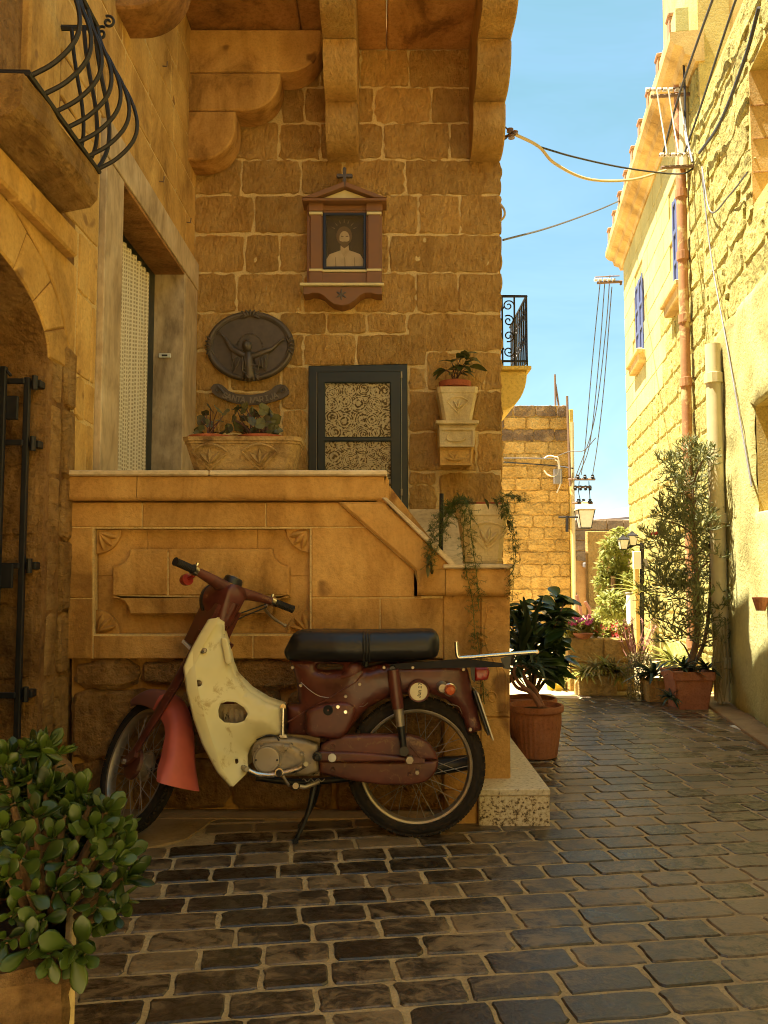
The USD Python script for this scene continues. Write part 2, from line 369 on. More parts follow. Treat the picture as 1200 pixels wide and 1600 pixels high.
stone('soft_stone', [(0.2, (0.41, 0.205, 0.050)), (0.5, (0.53, 0.285, 0.077)), (0.8, (0.60, 0.345, 0.105))], s1=2.6, grain=0.28, stain=0.8, sscale=3.0, fine=60, bump=0.007, rand=0.09, spots=(4.5, 0.67, (0.24, 0.115, 0.035)), bump2=0.006)
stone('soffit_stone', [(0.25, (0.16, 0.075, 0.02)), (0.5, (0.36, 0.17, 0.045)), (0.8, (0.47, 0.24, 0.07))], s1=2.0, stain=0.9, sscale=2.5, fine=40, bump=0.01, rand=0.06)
stone('rough_base', [(0.2, (0.22, 0.105, 0.03)), (0.5, (0.36, 0.185, 0.055)), (0.8, (0.48, 0.27, 0.09))], s1=5, stain=0.8, sscale=4.0, fine=26, bump=0.07, rand=0.15, bump2=0.04)
stone('mortar', [(0.3, (0.54, 0.355, 0.13)), (0.7, (0.68, 0.48, 0.20))], s1=6, fine=90, bump=0.006, rand=0.0)
stone('dark_mortar', [(0.3, (0.36, 0.20, 0.07)), (0.7, (0.46, 0.28, 0.10))], s1=6, fine=90, bump=0.006, rand=0.0)
stone('pale_stone', grain=0.25, stain=0.5, sscale=5.0, ramp=[(0.2, (0.50, 0.36, 0.16)), (0.5, (0.62, 0.47, 0.23)), (0.8, (0.68, 0.53, 0.28))], s1=4, fine=80, bump=0.004, rand=0.06)
stone('mossy_stone', [(0.3, (0.17, 0.095, 0.035)), (0.46, (0.36, 0.23, 0.09)), (0.7, (0.48, 0.32, 0.13))], s1=9, fine=80, bump=0.006, rand=0.05)
stone('marble', [(0.3, (0.42, 0.30, 0.16)), (0.55, (0.58, 0.44, 0.25)), (0.75, (0.66, 0.53, 0.33))], s1=3.5, fine=30, stretch=(1, 1, 3), bump=0.0008, rough=0.42, rand=0.05, spec=0.4)
stone('jamb_marble', [(0.3, (0.36, 0.25, 0.13)), (0.55, (0.52, 0.38, 0.21)), (0.75, (0.62, 0.48, 0.29))], s1=3.5, stain=0.6, sscale=3.5, fine=16, stretch=(2, 2, 0.5), bump=0.0012, rough=0.45, rand=0.06, spec=0.4)
stone('trough_stone', [(0.3, (0.075, 0.042, 0.017)), (0.5, (0.16, 0.092, 0.036)), (0.72, (0.34, 0.22, 0.095))], stain=0.8, sscale=5, s1=7, fine=50, bump=0.012, rand=0.05)
# the sunlit houses across the street
stone('sunlit_ashlar', grain=0.25, ramp=[(0.2, (0.38, 0.33, 0.12)), (0.5, (0.46, 0.415, 0.16)), (0.8, (0.53, 0.485, 0.215))], s1=2.0, fine=50, bump=0.006, rand=0.10)
stone('sunlit_rough', [(0.2, (0.34, 0.27, 0.07)), (0.5, (0.43, 0.365, 0.105)), (0.8, (0.51, 0.46, 0.165))], s1=4.5, fine=20, bump=0.04, rand=0.14, bump2=0.04, coarse=10)
stone('sunlit_plaster', grain=0.25, ramp=[(0.25, (0.38, 0.33, 0.11)), (0.5, (0.46, 0.415, 0.155)), (0.8, (0.52, 0.48, 0.21))], s1=1.6, stain=0.6, sscale=1.2, fine=30, bump=0.012, rand=0.0)
stone('sunlit_mortar', [(0.3, (0.42, 0.31, 0.09)), (0.7, (0.56, 0.45, 0.15))], s1=6, fine=60, bump=0.01, rand=0.0)
stone('cornice_stone', grain=0.3, stain=0.7, sscale=1.8, ramp=[(0.2, (0.44, 0.28, 0.09)), (0.5, (0.56, 0.39, 0.14)), (0.8, (0.62, 0.46, 0.19))], s1=2.5, fine=60, bump=0.005, rand=0.06)
stone('far_stone', [(0.2, (0.38, 0.22, 0.06)), (0.5, (0.52, 0.33, 0.10)), (0.8, (0.60, 0.41, 0.15))], s1=3, fine=24, bump=0.05, rand=0.16, bump2=0.03)
stone('weathered_stone', [(0.3, (0.09, 0.06, 0.04)), (0.5, (0.18, 0.12, 0.07)), (0.72, (0.36, 0.23, 0.09))], s1=3.2, fine=30, bump=0.03, rand=0.16)
stone('grey_brown_stone', [(0.3, (0.16, 0.11, 0.065)), (0.6, (0.25, 0.18, 0.10)), (0.8, (0.32, 0.24, 0.14))], s1=3, fine=30, bump=0.02, rand=0.14)
stone('yellow_plaster', [(0.3, (0.58, 0.40, 0.09)), (0.7, (0.66, 0.48, 0.13))], s1=2, fine=40, bump=0.004, rand=0.0)
stone('grout', [(0.3, (0.34, 0.24, 0.125)), (0.55, (0.46, 0.335, 0.18)), (0.75, (0.54, 0.41, 0.23))], s1=7, fine=120, bump=0.006, rand=0.0)
stone('cement', grain=0.3, ramp=[(0.3, (0.26, 0.165, 0.075)), (0.6, (0.36, 0.24, 0.115)), (0.8, (0.42, 0.29, 0.15))], s1=6, fine=70, bump=0.004, rand=0.0)
stone('far_ground', [(0.3, (0.45, 0.34, 0.16)), (0.7, (0.58, 0.46, 0.24))], s1=2, fine=40, bump=0.006, rand=0.0)
stone('red_stone', [(0.3, (0.30, 0.15, 0.075)), (0.7, (0.42, 0.23, 0.12))], s1=4, fine=60, bump=0.004, rand=0.1)
stone('terracotta', [(0.25, (0.27, 0.095, 0.04)), (0.55, (0.37, 0.14, 0.06)), (0.8, (0.44, 0.19, 0.09))], s1=6, fine=70, bump=0.002, rough=0.75, rand=0.08)
stone('red_terracotta', [(0.25, (0.27, 0.065, 0.025)), (0.8, (0.40, 0.12, 0.05))], s1=8, fine=90, bump=0.002, rough=0.7, rand=0.08)
stone('soil', [(0.3, (0.035, 0.022, 0.012)), (0.7, (0.075, 0.048, 0.026))], s1=20, fine=120, bump=0.02, rand=0)
# pavers: dark worn blocks with dusty tan wear
look_('paver_face', {'g': ('geometry', {}), 'oi': ('object_info', {}), 'mp': ('mapping', {'scale': (1, 1.4, 1)}),
    'n1': ('noise_texture', {'scale': 13, 'detail': 10, 'roughness': 0.74, 'distortion': 0.8}), 'n2': ('noise_texture', {'scale': 70, 'detail': 5, 'roughness': 0.7}), 'n4': ('noise_texture', {'scale': 1.1, 'detail': 3}),
    'ro': ('map_range', {'from_min': 0, 'from_max': 1, 'to_min': -0.11, 'to_max': 0.11}), 'ri': ('map_range', {'from_min': 0, 'from_max': 1, 'to_min': -0.05, 'to_max': 0.05}), 'r4': ('map_range', {'from_min': 0.3, 'from_max': 0.7, 'to_min': -0.16, 'to_max': 0.16}),
    'a0': ('math', {'math_type': 'add'}), 'a1': ('math', {'math_type': 'add'}), 'a2': ('math', {'math_type': 'add'}),
    'r': ('rgb_ramp', {'ramp': [(0.34, (0.034, 0.023, 0.013)), (0.435, (0.066, 0.043, 0.023)), (0.485, (0.145, 0.096, 0.049)), (0.60, (0.225, 0.152, 0.078)), (0.85, (0.31, 0.215, 0.115))]}),
    'mu': ('mix_color', {'blend_type': 'multiply', 'fac': 0.6}), 'r2': ('rgb_ramp', {'ramp': [(0.3, (0.5, 0.5, 0.5)), (0.6, (1, 1, 1))]}),
    'rr': ('map_range', {'from_min': 0.25, 'from_max': 0.8, 'to_min': 0.20, 'to_max': 0.66}),
    'b': ('bump', {'distance': 0.0022, 'strength': 1.0}), 'p': ('principled_bsdf', {'specular_ior_level': 0.55})},
    [('g.position', 'mp.vector'), ('mp.vector', 'n1.vector'), ('g.position', 'n2.vector'), ('g.position', 'n4.vector'), ('oi.random', 'ro.value'), ('g.random_per_island', 'ri.value'), ('n4.fac', 'r4.value'),
     ('n1.fac', 'a0.value1'), ('ro.result', 'a0.value2'), ('a0.value', 'a1.value1'), ('ri.result', 'a1.value2'), ('a1.value', 'a2.value1'), ('r4.result', 'a2.value2'), ('a2.value', 'r.fac'),
     ('n2.fac', 'r2.fac'), ('r.color', 'mu.a'), ('r2.color', 'mu.b'), ('mu.result', 'p.base_color'), ('a1.value', 'rr.value'), ('rr.result', 'p.roughness'), ('n2.fac', 'b.height'), ('b.normal', 'p.normal')])
# terrazzo: chips in a pale ground
look_('terrazzo', {'g': ('geometry', {}), 'v': ('voronoi_texture', {'scale': 62, 'randomness': 1.0}), 'n': ('noise_texture', {'scale': 80, 'detail': 5, 'roughness': 0.6}),
    'r': ('rgb_ramp', {'ramp': [(0.40, (0.62, 0.52, 0.33)), (0.53, (0.50, 0.39, 0.22)), (0.585, (0.20, 0.13, 0.06)), (0.66, (0.05, 0.032, 0.016))]}),
    'p': ('principled_bsdf', {'roughness': 0.55})}, [('g.position', 'n.vector'), ('n.fac', 'r.fac'), ('r.color', 'p.base_color')])
look_('terrazzo_top', {'g': ('geometry', {}), 'n': ('noise_texture', {'scale': 70, 'detail': 4}),
    'r': ('rgb_ramp', {'ramp': [(0.35, (0.62, 0.52, 0.34)), (0.6, (0.50, 0.40, 0.24)), (0.72, (0.20, 0.14, 0.08))]}),
    'p': ('principled_bsdf', {'roughness': 0.5})}, [('g.position', 'n.vector'), ('n.fac', 'r.fac'), ('r.color', 'p.base_color')])
paint('iron', (0.014, 0.011, 0.009), 0.5, 0.3, 0.3, 30, 0.002)
paint('bronze', (0.095, 0.068, 0.042), 0.4, 0.25, 0.3, 20, 0.001)
paint('green_paint', (0.006, 0.012, 0.009), 0.38, 0, 0.2, 12, 0.001)
paint('cream_line', (0.50, 0.44, 0.30), 0.7, 0, 0.2, 30)
paint('maroon', (0.088, 0.0205, 0.0125), 0.34, 0, 0.5, 6, 0.0012, 0.5, ((0.22, 0.10, 0.05), 0.60, 22))
paint('maroon_rust', (0.105, 0.028, 0.017), 0.45, 0, 0.5, 7, 0.001, 0.5, ((0.17, 0.08, 0.033), 0.555, 24))
paint('salmon', (0.42, 0.085, 0.055), 0.5, 0, 0.28, 5, 0.0, 0.4, ((0.46, 0.20, 0.14), 0.62, 9))
paint('mauve', (0.17, 0.06, 0.05), 0.5, 0, 0.2, 8)
paint('cream_plastic', (0.66, 0.57, 0.30), 0.38, 0, 0.07, 4, 0.0, 0.45, ((0.44, 0.33, 0.14), 0.585, 9))
paint('rubber', (0.016, 0.013, 0.011), 0.75, 0, 0.4, 40, 0.003, 0.3)
paint('tyre_rubber', (0.026, 0.020, 0.015), 0.85, 0, 0.45, 60, 0.004, 0.2)
paint('vinyl', (0.0075, 0.0068, 0.0065), 0.42, 0, 0.3, 25, 0.002, 0.5)
paint('chrome', (0.62, 0.57, 0.48), 0.2, 1.0, 0.1, 30, 0, 0.5, ((0.16, 0.09, 0.045), 0.66, 40))
paint('steel', (0.36, 0.30, 0.22), 0.45, 0.8, 0.25, 30)
paint('alloy', (0.34, 0.27, 0.18), 0.55, 0.5, 0.3, 18, 0.002, 0.5, ((0.03, 0.024, 0.018), 0.57, 13))
paint('bare_alloy', (0.38, 0.31, 0.22), 0.5, 0.4, 0.1, 10, 0.0, 0.5, ((0.07, 0.05, 0.03), 0.62, 11))
paint('black_paint', (0.012, 0.010, 0.009), 0.4, 0, 0.3, 20)
paint('lens_red', (0.28, 0.025, 0.018), 0.22, 0, 0.15, 20)
paint('lens_orange', (0.50, 0.09, 0.02), 0.22, 0, 0.15, 20)
paint('lens_white', (0.62, 0.58, 0.48), 0.2, 0, 0.08, 20)
paint('disc_cream', (0.62, 0.53, 0.30), 0.55, 0, 0.1, 30)
paint('plate_white', (0.60, 0.53, 0.34), 0.5, 0, 0.12, 20)
paint('ink', (0.02, 0.017, 0.014), 0.6)
paint('shrine_brown', (0.20, 0.085, 0.026), 0.62, 0, 0.12, 9)
paint('shrine_cream', (0.62, 0.50, 0.23), 0.62, 0, 0.1, 12)
paint('picture_dark', (0.012, 0.008, 0.006), 0.6, 0, 0.5, 7)
paint('picture_skin', (0.58, 0.43, 0.28), 0.6, 0, 0.25, 20)
paint('picture_cloth', (0.62, 0.47, 0.33), 0.6, 0, 0.15, 12)
paint('picture_hair', (0.13, 0.075, 0.04), 0.6)
paint('picture_glow', (0.20, 0.15, 0.09), 0.6)
paint('orange_wood', (0.30, 0.085, 0.018), 0.55, 0, 0.3, 12)
paint('blue_shutter', (0.085, 0.10, 0.20), 0.55, 0, 0.2, 14)
paint('copper_pipe', (0.33, 0.155, 0.06), 0.8, 0, 0.35, 5, 0.004, 0.3, ((0.50, 0.36, 0.15), 0.53, 6))
paint('cream_pipe', (0.52, 0.43, 0.21), 0.6, 0, 0.2, 3)
paint('porcelain', (0.66, 0.61, 0.48), 0.3, 0, 0.15, 40)
paint('brown_porcelain', (0.16, 0.085, 0.05), 0.35, 0, 0.2, 40)
paint('rusty_steel', (0.19, 0.115, 0.065), 0.75, 0.2, 0.3, 40)
paint('cable_black', (0.018, 0.016, 0.015), 0.6)
paint('cable_cream', (0.46, 0.34, 0.16), 0.6)
paint('cable_grey', (0.085, 0.075, 0.06), 0.6)
paint('white_paint', (0.66, 0.62, 0.50), 0.6, 0, 0.1, 10)
paint('grey_roof', (0.24, 0.21, 0.21), 0.7, 0, 0.2, 5)
paint('grey_box', (0.20, 0.18, 0.16), 0.6)
paint('dark_void', (0.012, 0.009, 0.006), 0.9)
paint('yellow_pot', (0.60, 0.44, 0.04), 0.6, 0, 0.1, 10)
paint('bark', (0.17, 0.105, 0.055), 0.9, 0, 0.35, 30, 0.01, 0.2)
paint('dry_stem', (0.26, 0.11, 0.065), 0.8, 0, 0.3, 12)
paint('begonia_stem', (0.09, 0.03, 0.018), 0.6)
paint('rose_flower', (0.62, 0.10, 0.30), 0.6, 0, 0.25, 60)
paint('red_flower', (0.55, 0.06, 0.04), 0.6, 0, 0.25, 60)
leafmat('jade_leaf', (0.005, 0.016, 0.003), (0.050, 0.080, 0.010), 0.32, 0.08, 6, 0.4)
leafmat('fig_leaf', (0.020, 0.045, 0.014), (0.085, 0.135, 0.035), 0.33, 0.22)
leafmat('aloe_leaf', (0.018, 0.036, 0.016), (0.06, 0.085, 0.04), 0.42, 0.08)
leafmat('fern_leaf', (0.045, 0.070, 0.013), (0.13, 0.155, 0.032), 0.55, 0.3)
leafmat('begonia_leaf', (0.035, 0.024, 0.010), (0.10, 0.095, 0.03), 0.4, 0.2)
leafmat('ivy_leaf', (0.035, 0.050, 0.012), (0.11, 0.12, 0.03), 0.4, 0.2)
leafmat('pencil_leaf', (0.10, 0.115, 0.030), (0.27, 0.27, 0.085), 0.5, 0.25)
leafmat('bush_leaf', (0.13, 0.15, 0.025), (0.30, 0.31, 0.07), 0.5, 0.45)
leafmat('sun_leaf', (0.16, 0.17, 0.025), (0.36, 0.34, 0.07), 0.5, 0.45)
leafmat('straw_leaf', (0.20, 0.15, 0.05), (0.36, 0.29, 0.11), 0.6, 0.2)
look_('pane_glass', {'f': ('fresnel', {'IOR': 1.45}), 't': ('transparent_bsdf', {'color': (0.93, 0.93, 0.9)}), 'g': ('glossy_bsdf', {'roughness': 0.03, 'color': (0.9, 0.9, 0.9)}), 'm': ('mix_closure', {})},
      [('f.fac', 'm.fac'), ('t.BSDF', 'm.closure1'), ('g.BSDF', 'm.closure2')], surface='m.closure')
# lace: blossoms and scrolls printed pale on a brown ground (flat cloth)
look_('lace', {'g': ('geometry', {}), 'mp': ('mapping', {'scale': (1, 0.0, 1)}), 'v': ('voronoi_texture', {'scale': 10.0, 'randomness': 0.55}), 'v2': ('voronoi_texture', {'scale': 34, 'feature': 'distance_to_edge', 'randomness': 1.0}),
    'n': ('noise_texture', {'scale': 11, 'detail': 2, 'distortion': 1.6}), 'w': ('math', {'math_type': 'multiply', 'value2': 46.0}), 'si': ('math', {'math_type': 'sine'}), 'nw': ('math', {'math_type': 'multiply', 'value2': 34.0}), 'sn': ('math', {'math_type': 'sine'}), 'ad': ('math', {'math_type': 'add'}), 'e': ('math', {'math_type': 'multiply', 'value2': 5.0}), 'ad2': ('math', {'math_type': 'add'}),
    'r': ('rgb_ramp', {'ramp': [(0.30, (0.085, 0.055, 0.024)), (0.42, (0.15, 0.10, 0.05)), (0.50, (0.68, 0.58, 0.40)), (0.9, (0.76, 0.68, 0.50))]}), 'hm': ('map_range', {'from_min': -1.6, 'from_max': 2.2, 'to_min': 0, 'to_max': 1}),
    'p': ('principled_bsdf', {'roughness': 0.9})},
    [('g.position', 'mp.vector'), ('mp.vector', 'v.vector'), ('mp.vector', 'v2.vector'), ('mp.vector', 'n.vector'), ('v.distance', 'w.value1'), ('w.value', 'si.value1'), ('n.fac', 'nw.value1'), ('nw.value', 'sn.value1'), ('si.value', 'ad.value1'), ('sn.value', 'ad.value2'), ('v2.distance', 'e.value1'), ('ad.value', 'ad2.value1'), ('e.value', 'ad2.value2'), ('ad2.value', 'hm.value'), ('hm.result', 'r.fac'), ('r.color', 'p.base_color')])
look_('net_curtain', {'g': ('geometry', {}), 's': ('separate_xyz', {}), 'a': ('math', {'math_type': 'multiply', 'value2': 400.0}), 'sa': ('math', {'math_type': 'sine'}), 'b': ('math', {'math_type': 'multiply', 'value2': 250.0}), 'sb': ('math', {'math_type': 'sine'}), 'mx': ('math', {'math_type': 'maximum'}),
    'mr': ('map_range', {'from_min': -0.4, 'from_max': 0.9, 'to_min': 0, 'to_max': 1}),
    'r': ('rgb_ramp', {'ramp': [(0.2, (0.34, 0.27, 0.16)), (0.8, (0.64, 0.55, 0.38))]}), 'p': ('principled_bsdf', {'roughness': 0.9})},
    [('g.position', 's.vector'), ('s.y', 'a.value1'), ('s.z', 'b.value1'), ('a.value', 'sa.value1'), ('b.value', 'sb.value1'), ('sa.value', 'mx.value1'), ('sb.value', 'mx.value2'), ('mx.value', 'mr.value'), ('mr.result', 'r.fac'), ('r.color', 'p.base_color')])

# ---------------------------------------------------------------- ground and street paving
g = obj('ground', (np.array([[-60, -60, -0.0045], [60, -60, -0.0045], [60, 90, -0.0045], [-60, 90, -0.0045]]), np.array([[0, 1, 2], [0, 2, 3]])), 'grout', kind='structure')
yard = obj('courtyard_ground', cbox(0.9, 4.2, 7.32, 16.0, -0.05, 0.0, 0.002), 'far_ground', kind='structure')
obj('square_ground', cbox(-8, 2.2, -6.0, 0.85, -0.05, 0.004, 0.002), 'far_ground', kind='structure')
WALL_A = math.atan2(200, 1300)                    # the street's right side runs off to the right
RW = Frame((1.764, 0, 0), (math.sin(WALL_A), math.cos(WALL_A), 0), (0, 0, 1), (-math.cos(WALL_A), math.sin(WALL_A), 0))
paving = thing('street_paving', None, None, (0, 0, 0), kind='structure')
pa = math.radians(7.9); pu, pvv = np.array([math.cos(pa), math.sin(pa), 0]), np.array([-math.sin(pa), math.cos(pa), 0])
PF = Frame((0, 0, 0), pu, pvv, (0, 0, 1))
cands = []
row = 0
for row in range(-2, 66):
    v0 = 1.35 + row * 0.132; u = -2.6 + R.random() * 0.25
    while u < 4.3:
        w = R.choice([0.19, 0.21, 0.23, 0.25, 0.26]) + R.uniform(-0.01, 0.01)
        cands.append((u, u + w - 0.012 - R.random() * 0.006, v0, v0 + 0.132 - 0.012 - R.random() * 0.004)); u += w
def paver(u0, u1, v0, v1, seed, n=3):
    rr = np.random.RandomState(seed); c, top = 0.0042, rr.uniform(-0.001, 0.0015)
    w, h = u1 - u0, v1 - v0; rc = rr.uniform(0.005, 0.020, 4)
    P = []
    for k, (x, y, a0) in enumerate(((u1, v1, 0), (u0, v1, 90), (u0, v0, 180), (u1, v0, 270))):
        for a in (0, 45, 90):
            t = math.radians(a0 + a); sx, sy = (1 if x == u1 else -1), (1 if y == v1 else -1)
            P.append((x - sx * rc[k] + rc[k] * math.cos(t), y - sy * rc[k] + rc[k] * math.sin(t)))
        x2, y2, *_ = ((u0, v1), (u0, v0), (u1, v0), (u1, v1))[k]
        for q in (0.33, 0.67): P.append((x + (x2 - x) * q, y + (y2 - y) * q))
    P = np.array(P) + rr.uniform(-0.0036, 0.0036, (20, 2)); cen = P.mean(0)
    ins = cen + (P - cen) * (1 - 2 * c / np.array([w, h])); sk = rr.uniform(-0.006, 0.006, 2)
    tilt = lambda q: top + (q - cen) @ sk
    V = np.vstack([np.column_stack([P, np.full(20, -0.022)]), np.column_stack([P, np.full(20, -0.0035)]), np.column_stack([ins, tilt(ins)]), [[*cen, top + 0.0006]]])
    F = []; m = 20
    for i in range(m):
        j = (i + 1) % m
        F += [(i, j, m + j), (i, m + j, m + i), (m + i, m + j, 2 * m + j), (m + i, 2 * m + j, 2 * m + i), (2 * m + i, 2 * m + j, 3 * m)]
    return PF.mesh(V, np.array(F))
def vis_px(p):
    d = p - C0; yc, zc = d[1] * _ct + d[2] * _st, d[2] * _ct - d[1] * _st
    return 600 + FPX * d[0] / yc, 800 - FPX * zc / yc, yc
patch = Polygon([PZ(x, y)[:2] for x, y in ((100, 1330), (100, 1250), (420, 1250), (330, 1285), (290, 1312), (215, 1330))])
keep, far = [], []
for k, (u0, u1, v0, v1) in enumerate(cands):
    c = PF.at(np.array((u0 + u1) / 2), (v0 + v1) / 2, 0.0).reshape(3)
    if c[1] < 1.2 or c[1] > 7.35: continue
    if c[0] > 1.764 + c[1] * math.tan(WALL_A) - 0.05 or (c[1] > 3.75 and c[0] < 0.62) or c[0] < -1.4: continue
    if patch.contains(Point(c[:2])): continue
    x, y, yc = vis_px(c)
    size = (u1 - u0) * (v1 - v0) / yc ** 3 if (-60 < x < 1260 and y < 1640) else 0
    keep.append((size, k))
keep.sort(reverse=True)
for n, (s, k) in enumerate(keep):
    m = paver(*cands[k], seed=k)
    if n < 300 and s > 0: obj('paver', m, 'paver_face', paving)
    else: far.append(m)
obj('further_pavers', cat_(*far), 'paver_face', paving, kind='stuff')
pp_ = np.array(patch.exterior.coords)[:-1]
obj('cement_patch', fprism(Frame((0, 0, 0), (1, 0, 0), (0, 1, 0), (0, 0, 1)), patch, -0.015, 0.0045), 'cement', paving)
# a worn cement strip along the foot of the staircase and of the right hand wall
obj('wall_foot_strip', cbox(-1.4, 0.4, 3.72, 3.86, -0.015, 0.006, 0.003), 'cement', paving)
v, f = cbox(4.6, 7.4, -0.03, 0.02, 0.0, 0.22, 0.004); v = RW.at(v[:, 0], v[:, 1], v[:, 2]); obj('wall_foot_strip', (v, f[:, ::-1]), 'cement', paving)
# painted white mark near the right wall
obj('painted_mark', fprism(Frame((0, 0, 0), (1, 0, 0), (0, 1, 0), (0, 0, 1)), [PZ(x, y)[:2] for x, y in ((1140, 1135), (1152, 1134), (1190, 1147), (1180, 1149))], 0.001, 0.006), 'white_paint', paving)

# ---------------------------------------------------------------- the house wall that faces the camera
YW, XL = 6.2, -1.45
FW = Frame((0, YW, 0), (1, 0, 0), (0, 0, 1), (0, -1, 0))
XC = PY(783, 500, YW)[0]
fh = thing('facing_house', 'honey limestone house wall of hewn blocks behind the scooter, with stone balcony brackets above', 'house', (0, YW, 0))
obj('wall_core', cbox(-4.0, XC - 0.012, YW, YW + 1.0, 0, 5.9, 0.002), 'mortar', fh)
Z_ = lambda y: PY(600, y, YW)[2]
X_ = lambda x, y=500: PY(x, y, YW)[0]
courses = [
 (78, 137, [440, 500, 512, 564, 639, 735, 782]), (137, 193, [440, 476, 520, 585, 674, 735, 782]), (193, 250, [330, 436, 500, 520, 599, 702, 740, 782]),
 (250, 305, [302, 377, 470, 536, 633, 782]), (305, 366, [301, 398, 490, 590, 654, 719, 783]), (366, 427, [301, 383, 437, 490, 590, 608, 783]),
 (427, 489, [300, 370, 473, 552, 650, 716, 783])]
seed = 0
for y0, y1, xs in courses:
    for xa, xb in zip(xs, xs[1:]):
        seed += 1; gp = 0.005 + 0.005 * R.random()
        a, b = X_(xa, (y0 + y1) / 2) + gp, X_(xb, (y0 + y1) / 2) - (gp if xb < 781 else -0.004)
        obj('stone_block', blockgrid(FW, a, b, Z_(y1) + gp * 1.1, Z_(y0) - gp * 1.1, 0.006 + 0.007 * R.random(), 0.009, max(8, int((b - a) / 0.0135)), 14, seed, 0.014 + 0.035 * R.random() ** 4, 0.006, 0.014, ridge=0.0045), 'hewn_stone', fh)
free = [(300, 548, 430, 489), (437, 522, 511, 489), (511, 522, 573, 489), (573, 522, 636, 489), (636, 550, 783, 489),
        (300, 612, 360, 548), (360, 612, 440, 548), (440, 572, 474, 522), (474, 572, 557, 522), (557, 572, 666, 522), (666, 611, 783, 550), (638, 611, 666, 574),
        (440, 640, 482, 573), (300, 678, 440, 612), (440, 690, 482, 640), (300, 740, 432, 678), (432, 740, 482, 690),
        (638, 675, 715, 611), (715, 675, 783, 611), (638, 737, 745, 675), (745, 737, 784, 675), (638, 758, 684, 737), (684, 800, 784, 737), (638, 800, 684, 758),
        (640, 870, 700, 800), (700, 870, 785, 800), (640, 940, 785, 870)]
for xa, yb, xb, ya in free:
    seed += 1; gp = 0.005 + 0.005 * R.random()
    a, b = X_(xa, (ya + yb) / 2) + gp, X_(xb, (ya + yb) / 2) - (gp if xb < 781 else -0.004)
    obj('stone_block', blockgrid(FW, a, b, Z_(yb) + gp, Z_(ya) - gp, 0.006 + 0.007 * R.random(), 0.009, max(8, int((b - a) / 0.0135)), 13, seed, 0.014 + 0.035 * R.random() ** 4, 0.006, 0.014, ridge=0.0045), 'hewn_stone', fh)
# the corner's street side
FS = Frame((XC - 0.012, YW, 0), (0, 1, 0), (0, 0, 1), (1, 0, 0))
for k in range(19):
    z = 0.3 + k * 0.287
    for a, b in ((0.012, 0.5), (0.52, 1.0)) if k % 2 else ((0.012, 0.28), (0.3, 0.72), (0.74, 1.0)):
        obj('stone_block', blockgrid(FS, a, b, z, z + 0.265, 0.012, 0.006, 6, 5, 900 + k * 5 + int(a * 10), 0.04, 0.012, 0.012), 'hewn_stone', fh)
# balcony slab and the stepped brackets
ZS = 5.11
for a, b in ((-1.45, -0.62), (-0.62, 0.02), (0.02, XC + 0.03)):
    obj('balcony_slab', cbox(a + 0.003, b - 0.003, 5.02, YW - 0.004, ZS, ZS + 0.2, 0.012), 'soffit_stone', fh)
for a, b in ((-1.45, -0.35), (-0.35, XC + 0.04)):
    obj('balcony_edge_stone', cbox(a + 0.003, b - 0.003, 4.94, 5.017, ZS + 0.03, ZS + 0.22, 0.012), 'hewn_stone', fh)
def lobe_profile(reach, z0, z1, r, back):
    """Quarter-round nose of a bracket stone in (outward, z)."""
    p = [(0, z1), (reach, z1), (reach, z0 + r)]
    p += [(reach - r + r * math.cos(t), z0 + r - r * math.sin(t)) for t in np.linspace(0, math.pi / 2, 10)[1:]]
    p += [(0, z0)]
    return p
lobes = [(0.30, 4.21, 4.515, 0.22), (0.60, 4.521, 4.80, 0.24), (0.98, 4.806, ZS - 0.002, 0.22)]
for xa, xb in ((X_(513, 210), X_(561, 210)), (X_(733, 210), XC + 0.006)):
    for (re, z0, z1, r) in lobes:
        poly = lobe_profile(re, z0, z1, r, 0)
        Fc = Frame((xa, YW - 0.012, 0), (0, -1, 0), (0, 0, 1), (1, 0, 0))
        obj('bracket_stone', fprism(Fc, poly, 0, xb - xa, 0.012), 'hewn_stone', fh)
# ---- the green half-glazed door
X2 = lambda x, y: PY(x, y, YW - 0.02)
dr = obj('door', fprism(FW, Polygon([(X_(483), Z_(573)), (X_(636), Z_(570)), (X_(638), 0.55), (X_(485), 0.55)]).difference(Polygon([(X_(508), Z_(597)), (X_(610), Z_(597)), (X_(611), Z_(860)), (X_(509), Z_(860))])), -0.01, 0.03, 0.006), 'green_paint', fh, label='dark green door')
la, lb = X_(497), X_(626)
leafp = Polygon([(la, Z_(583)), (lb, Z_(582)), (X_(627), 0.56), (X_(498), 0.56)]).difference(Polygon([(X_(509), Z_(600)), (X_(609), Z_(600)), (X_(610), Z_(684)), (X_(509.5), Z_(684))])).difference(Polygon([(X_(509.5), Z_(691)), (X_(610), Z_(691)), (X_(611), Z_(860)), (X_(510), Z_(860))]))
obj('door_leaf', fprism(FW, leafp, 0.03, 0.048, 0.006), 'green_paint', dr)
obj('door_bead', cat_(fbox(FW, la - 0.005, la - 0.001, 0.56, Z_(584), 0.03, 0.0345, 0.001), fbox(FW, lb + 0.001, lb + 0.005, 0.56, Z_(584), 0.03, 0.0345, 0.001), fbox(FW, la - 0.005, lb + 0.005, Z_(584), Z_(584) + 0.004, 0.03, 0.0345, 0.001)), 'cream_line', dr)
for ya, yb in ((593, 583), (775, 765)): obj('hinge', tube([(lb + 0.004, YW - 0.052, Z_(ya)), (lb + 0.004, YW - 0.052, Z_(yb))], 0.007), 'steel', dr)
lx = np.linspace(X_(500), X_(620), 90); ly = YW - 0.0095 + 0.004 * np.sin(lx * 75) + 0.0025 * np.sin(lx * 171)
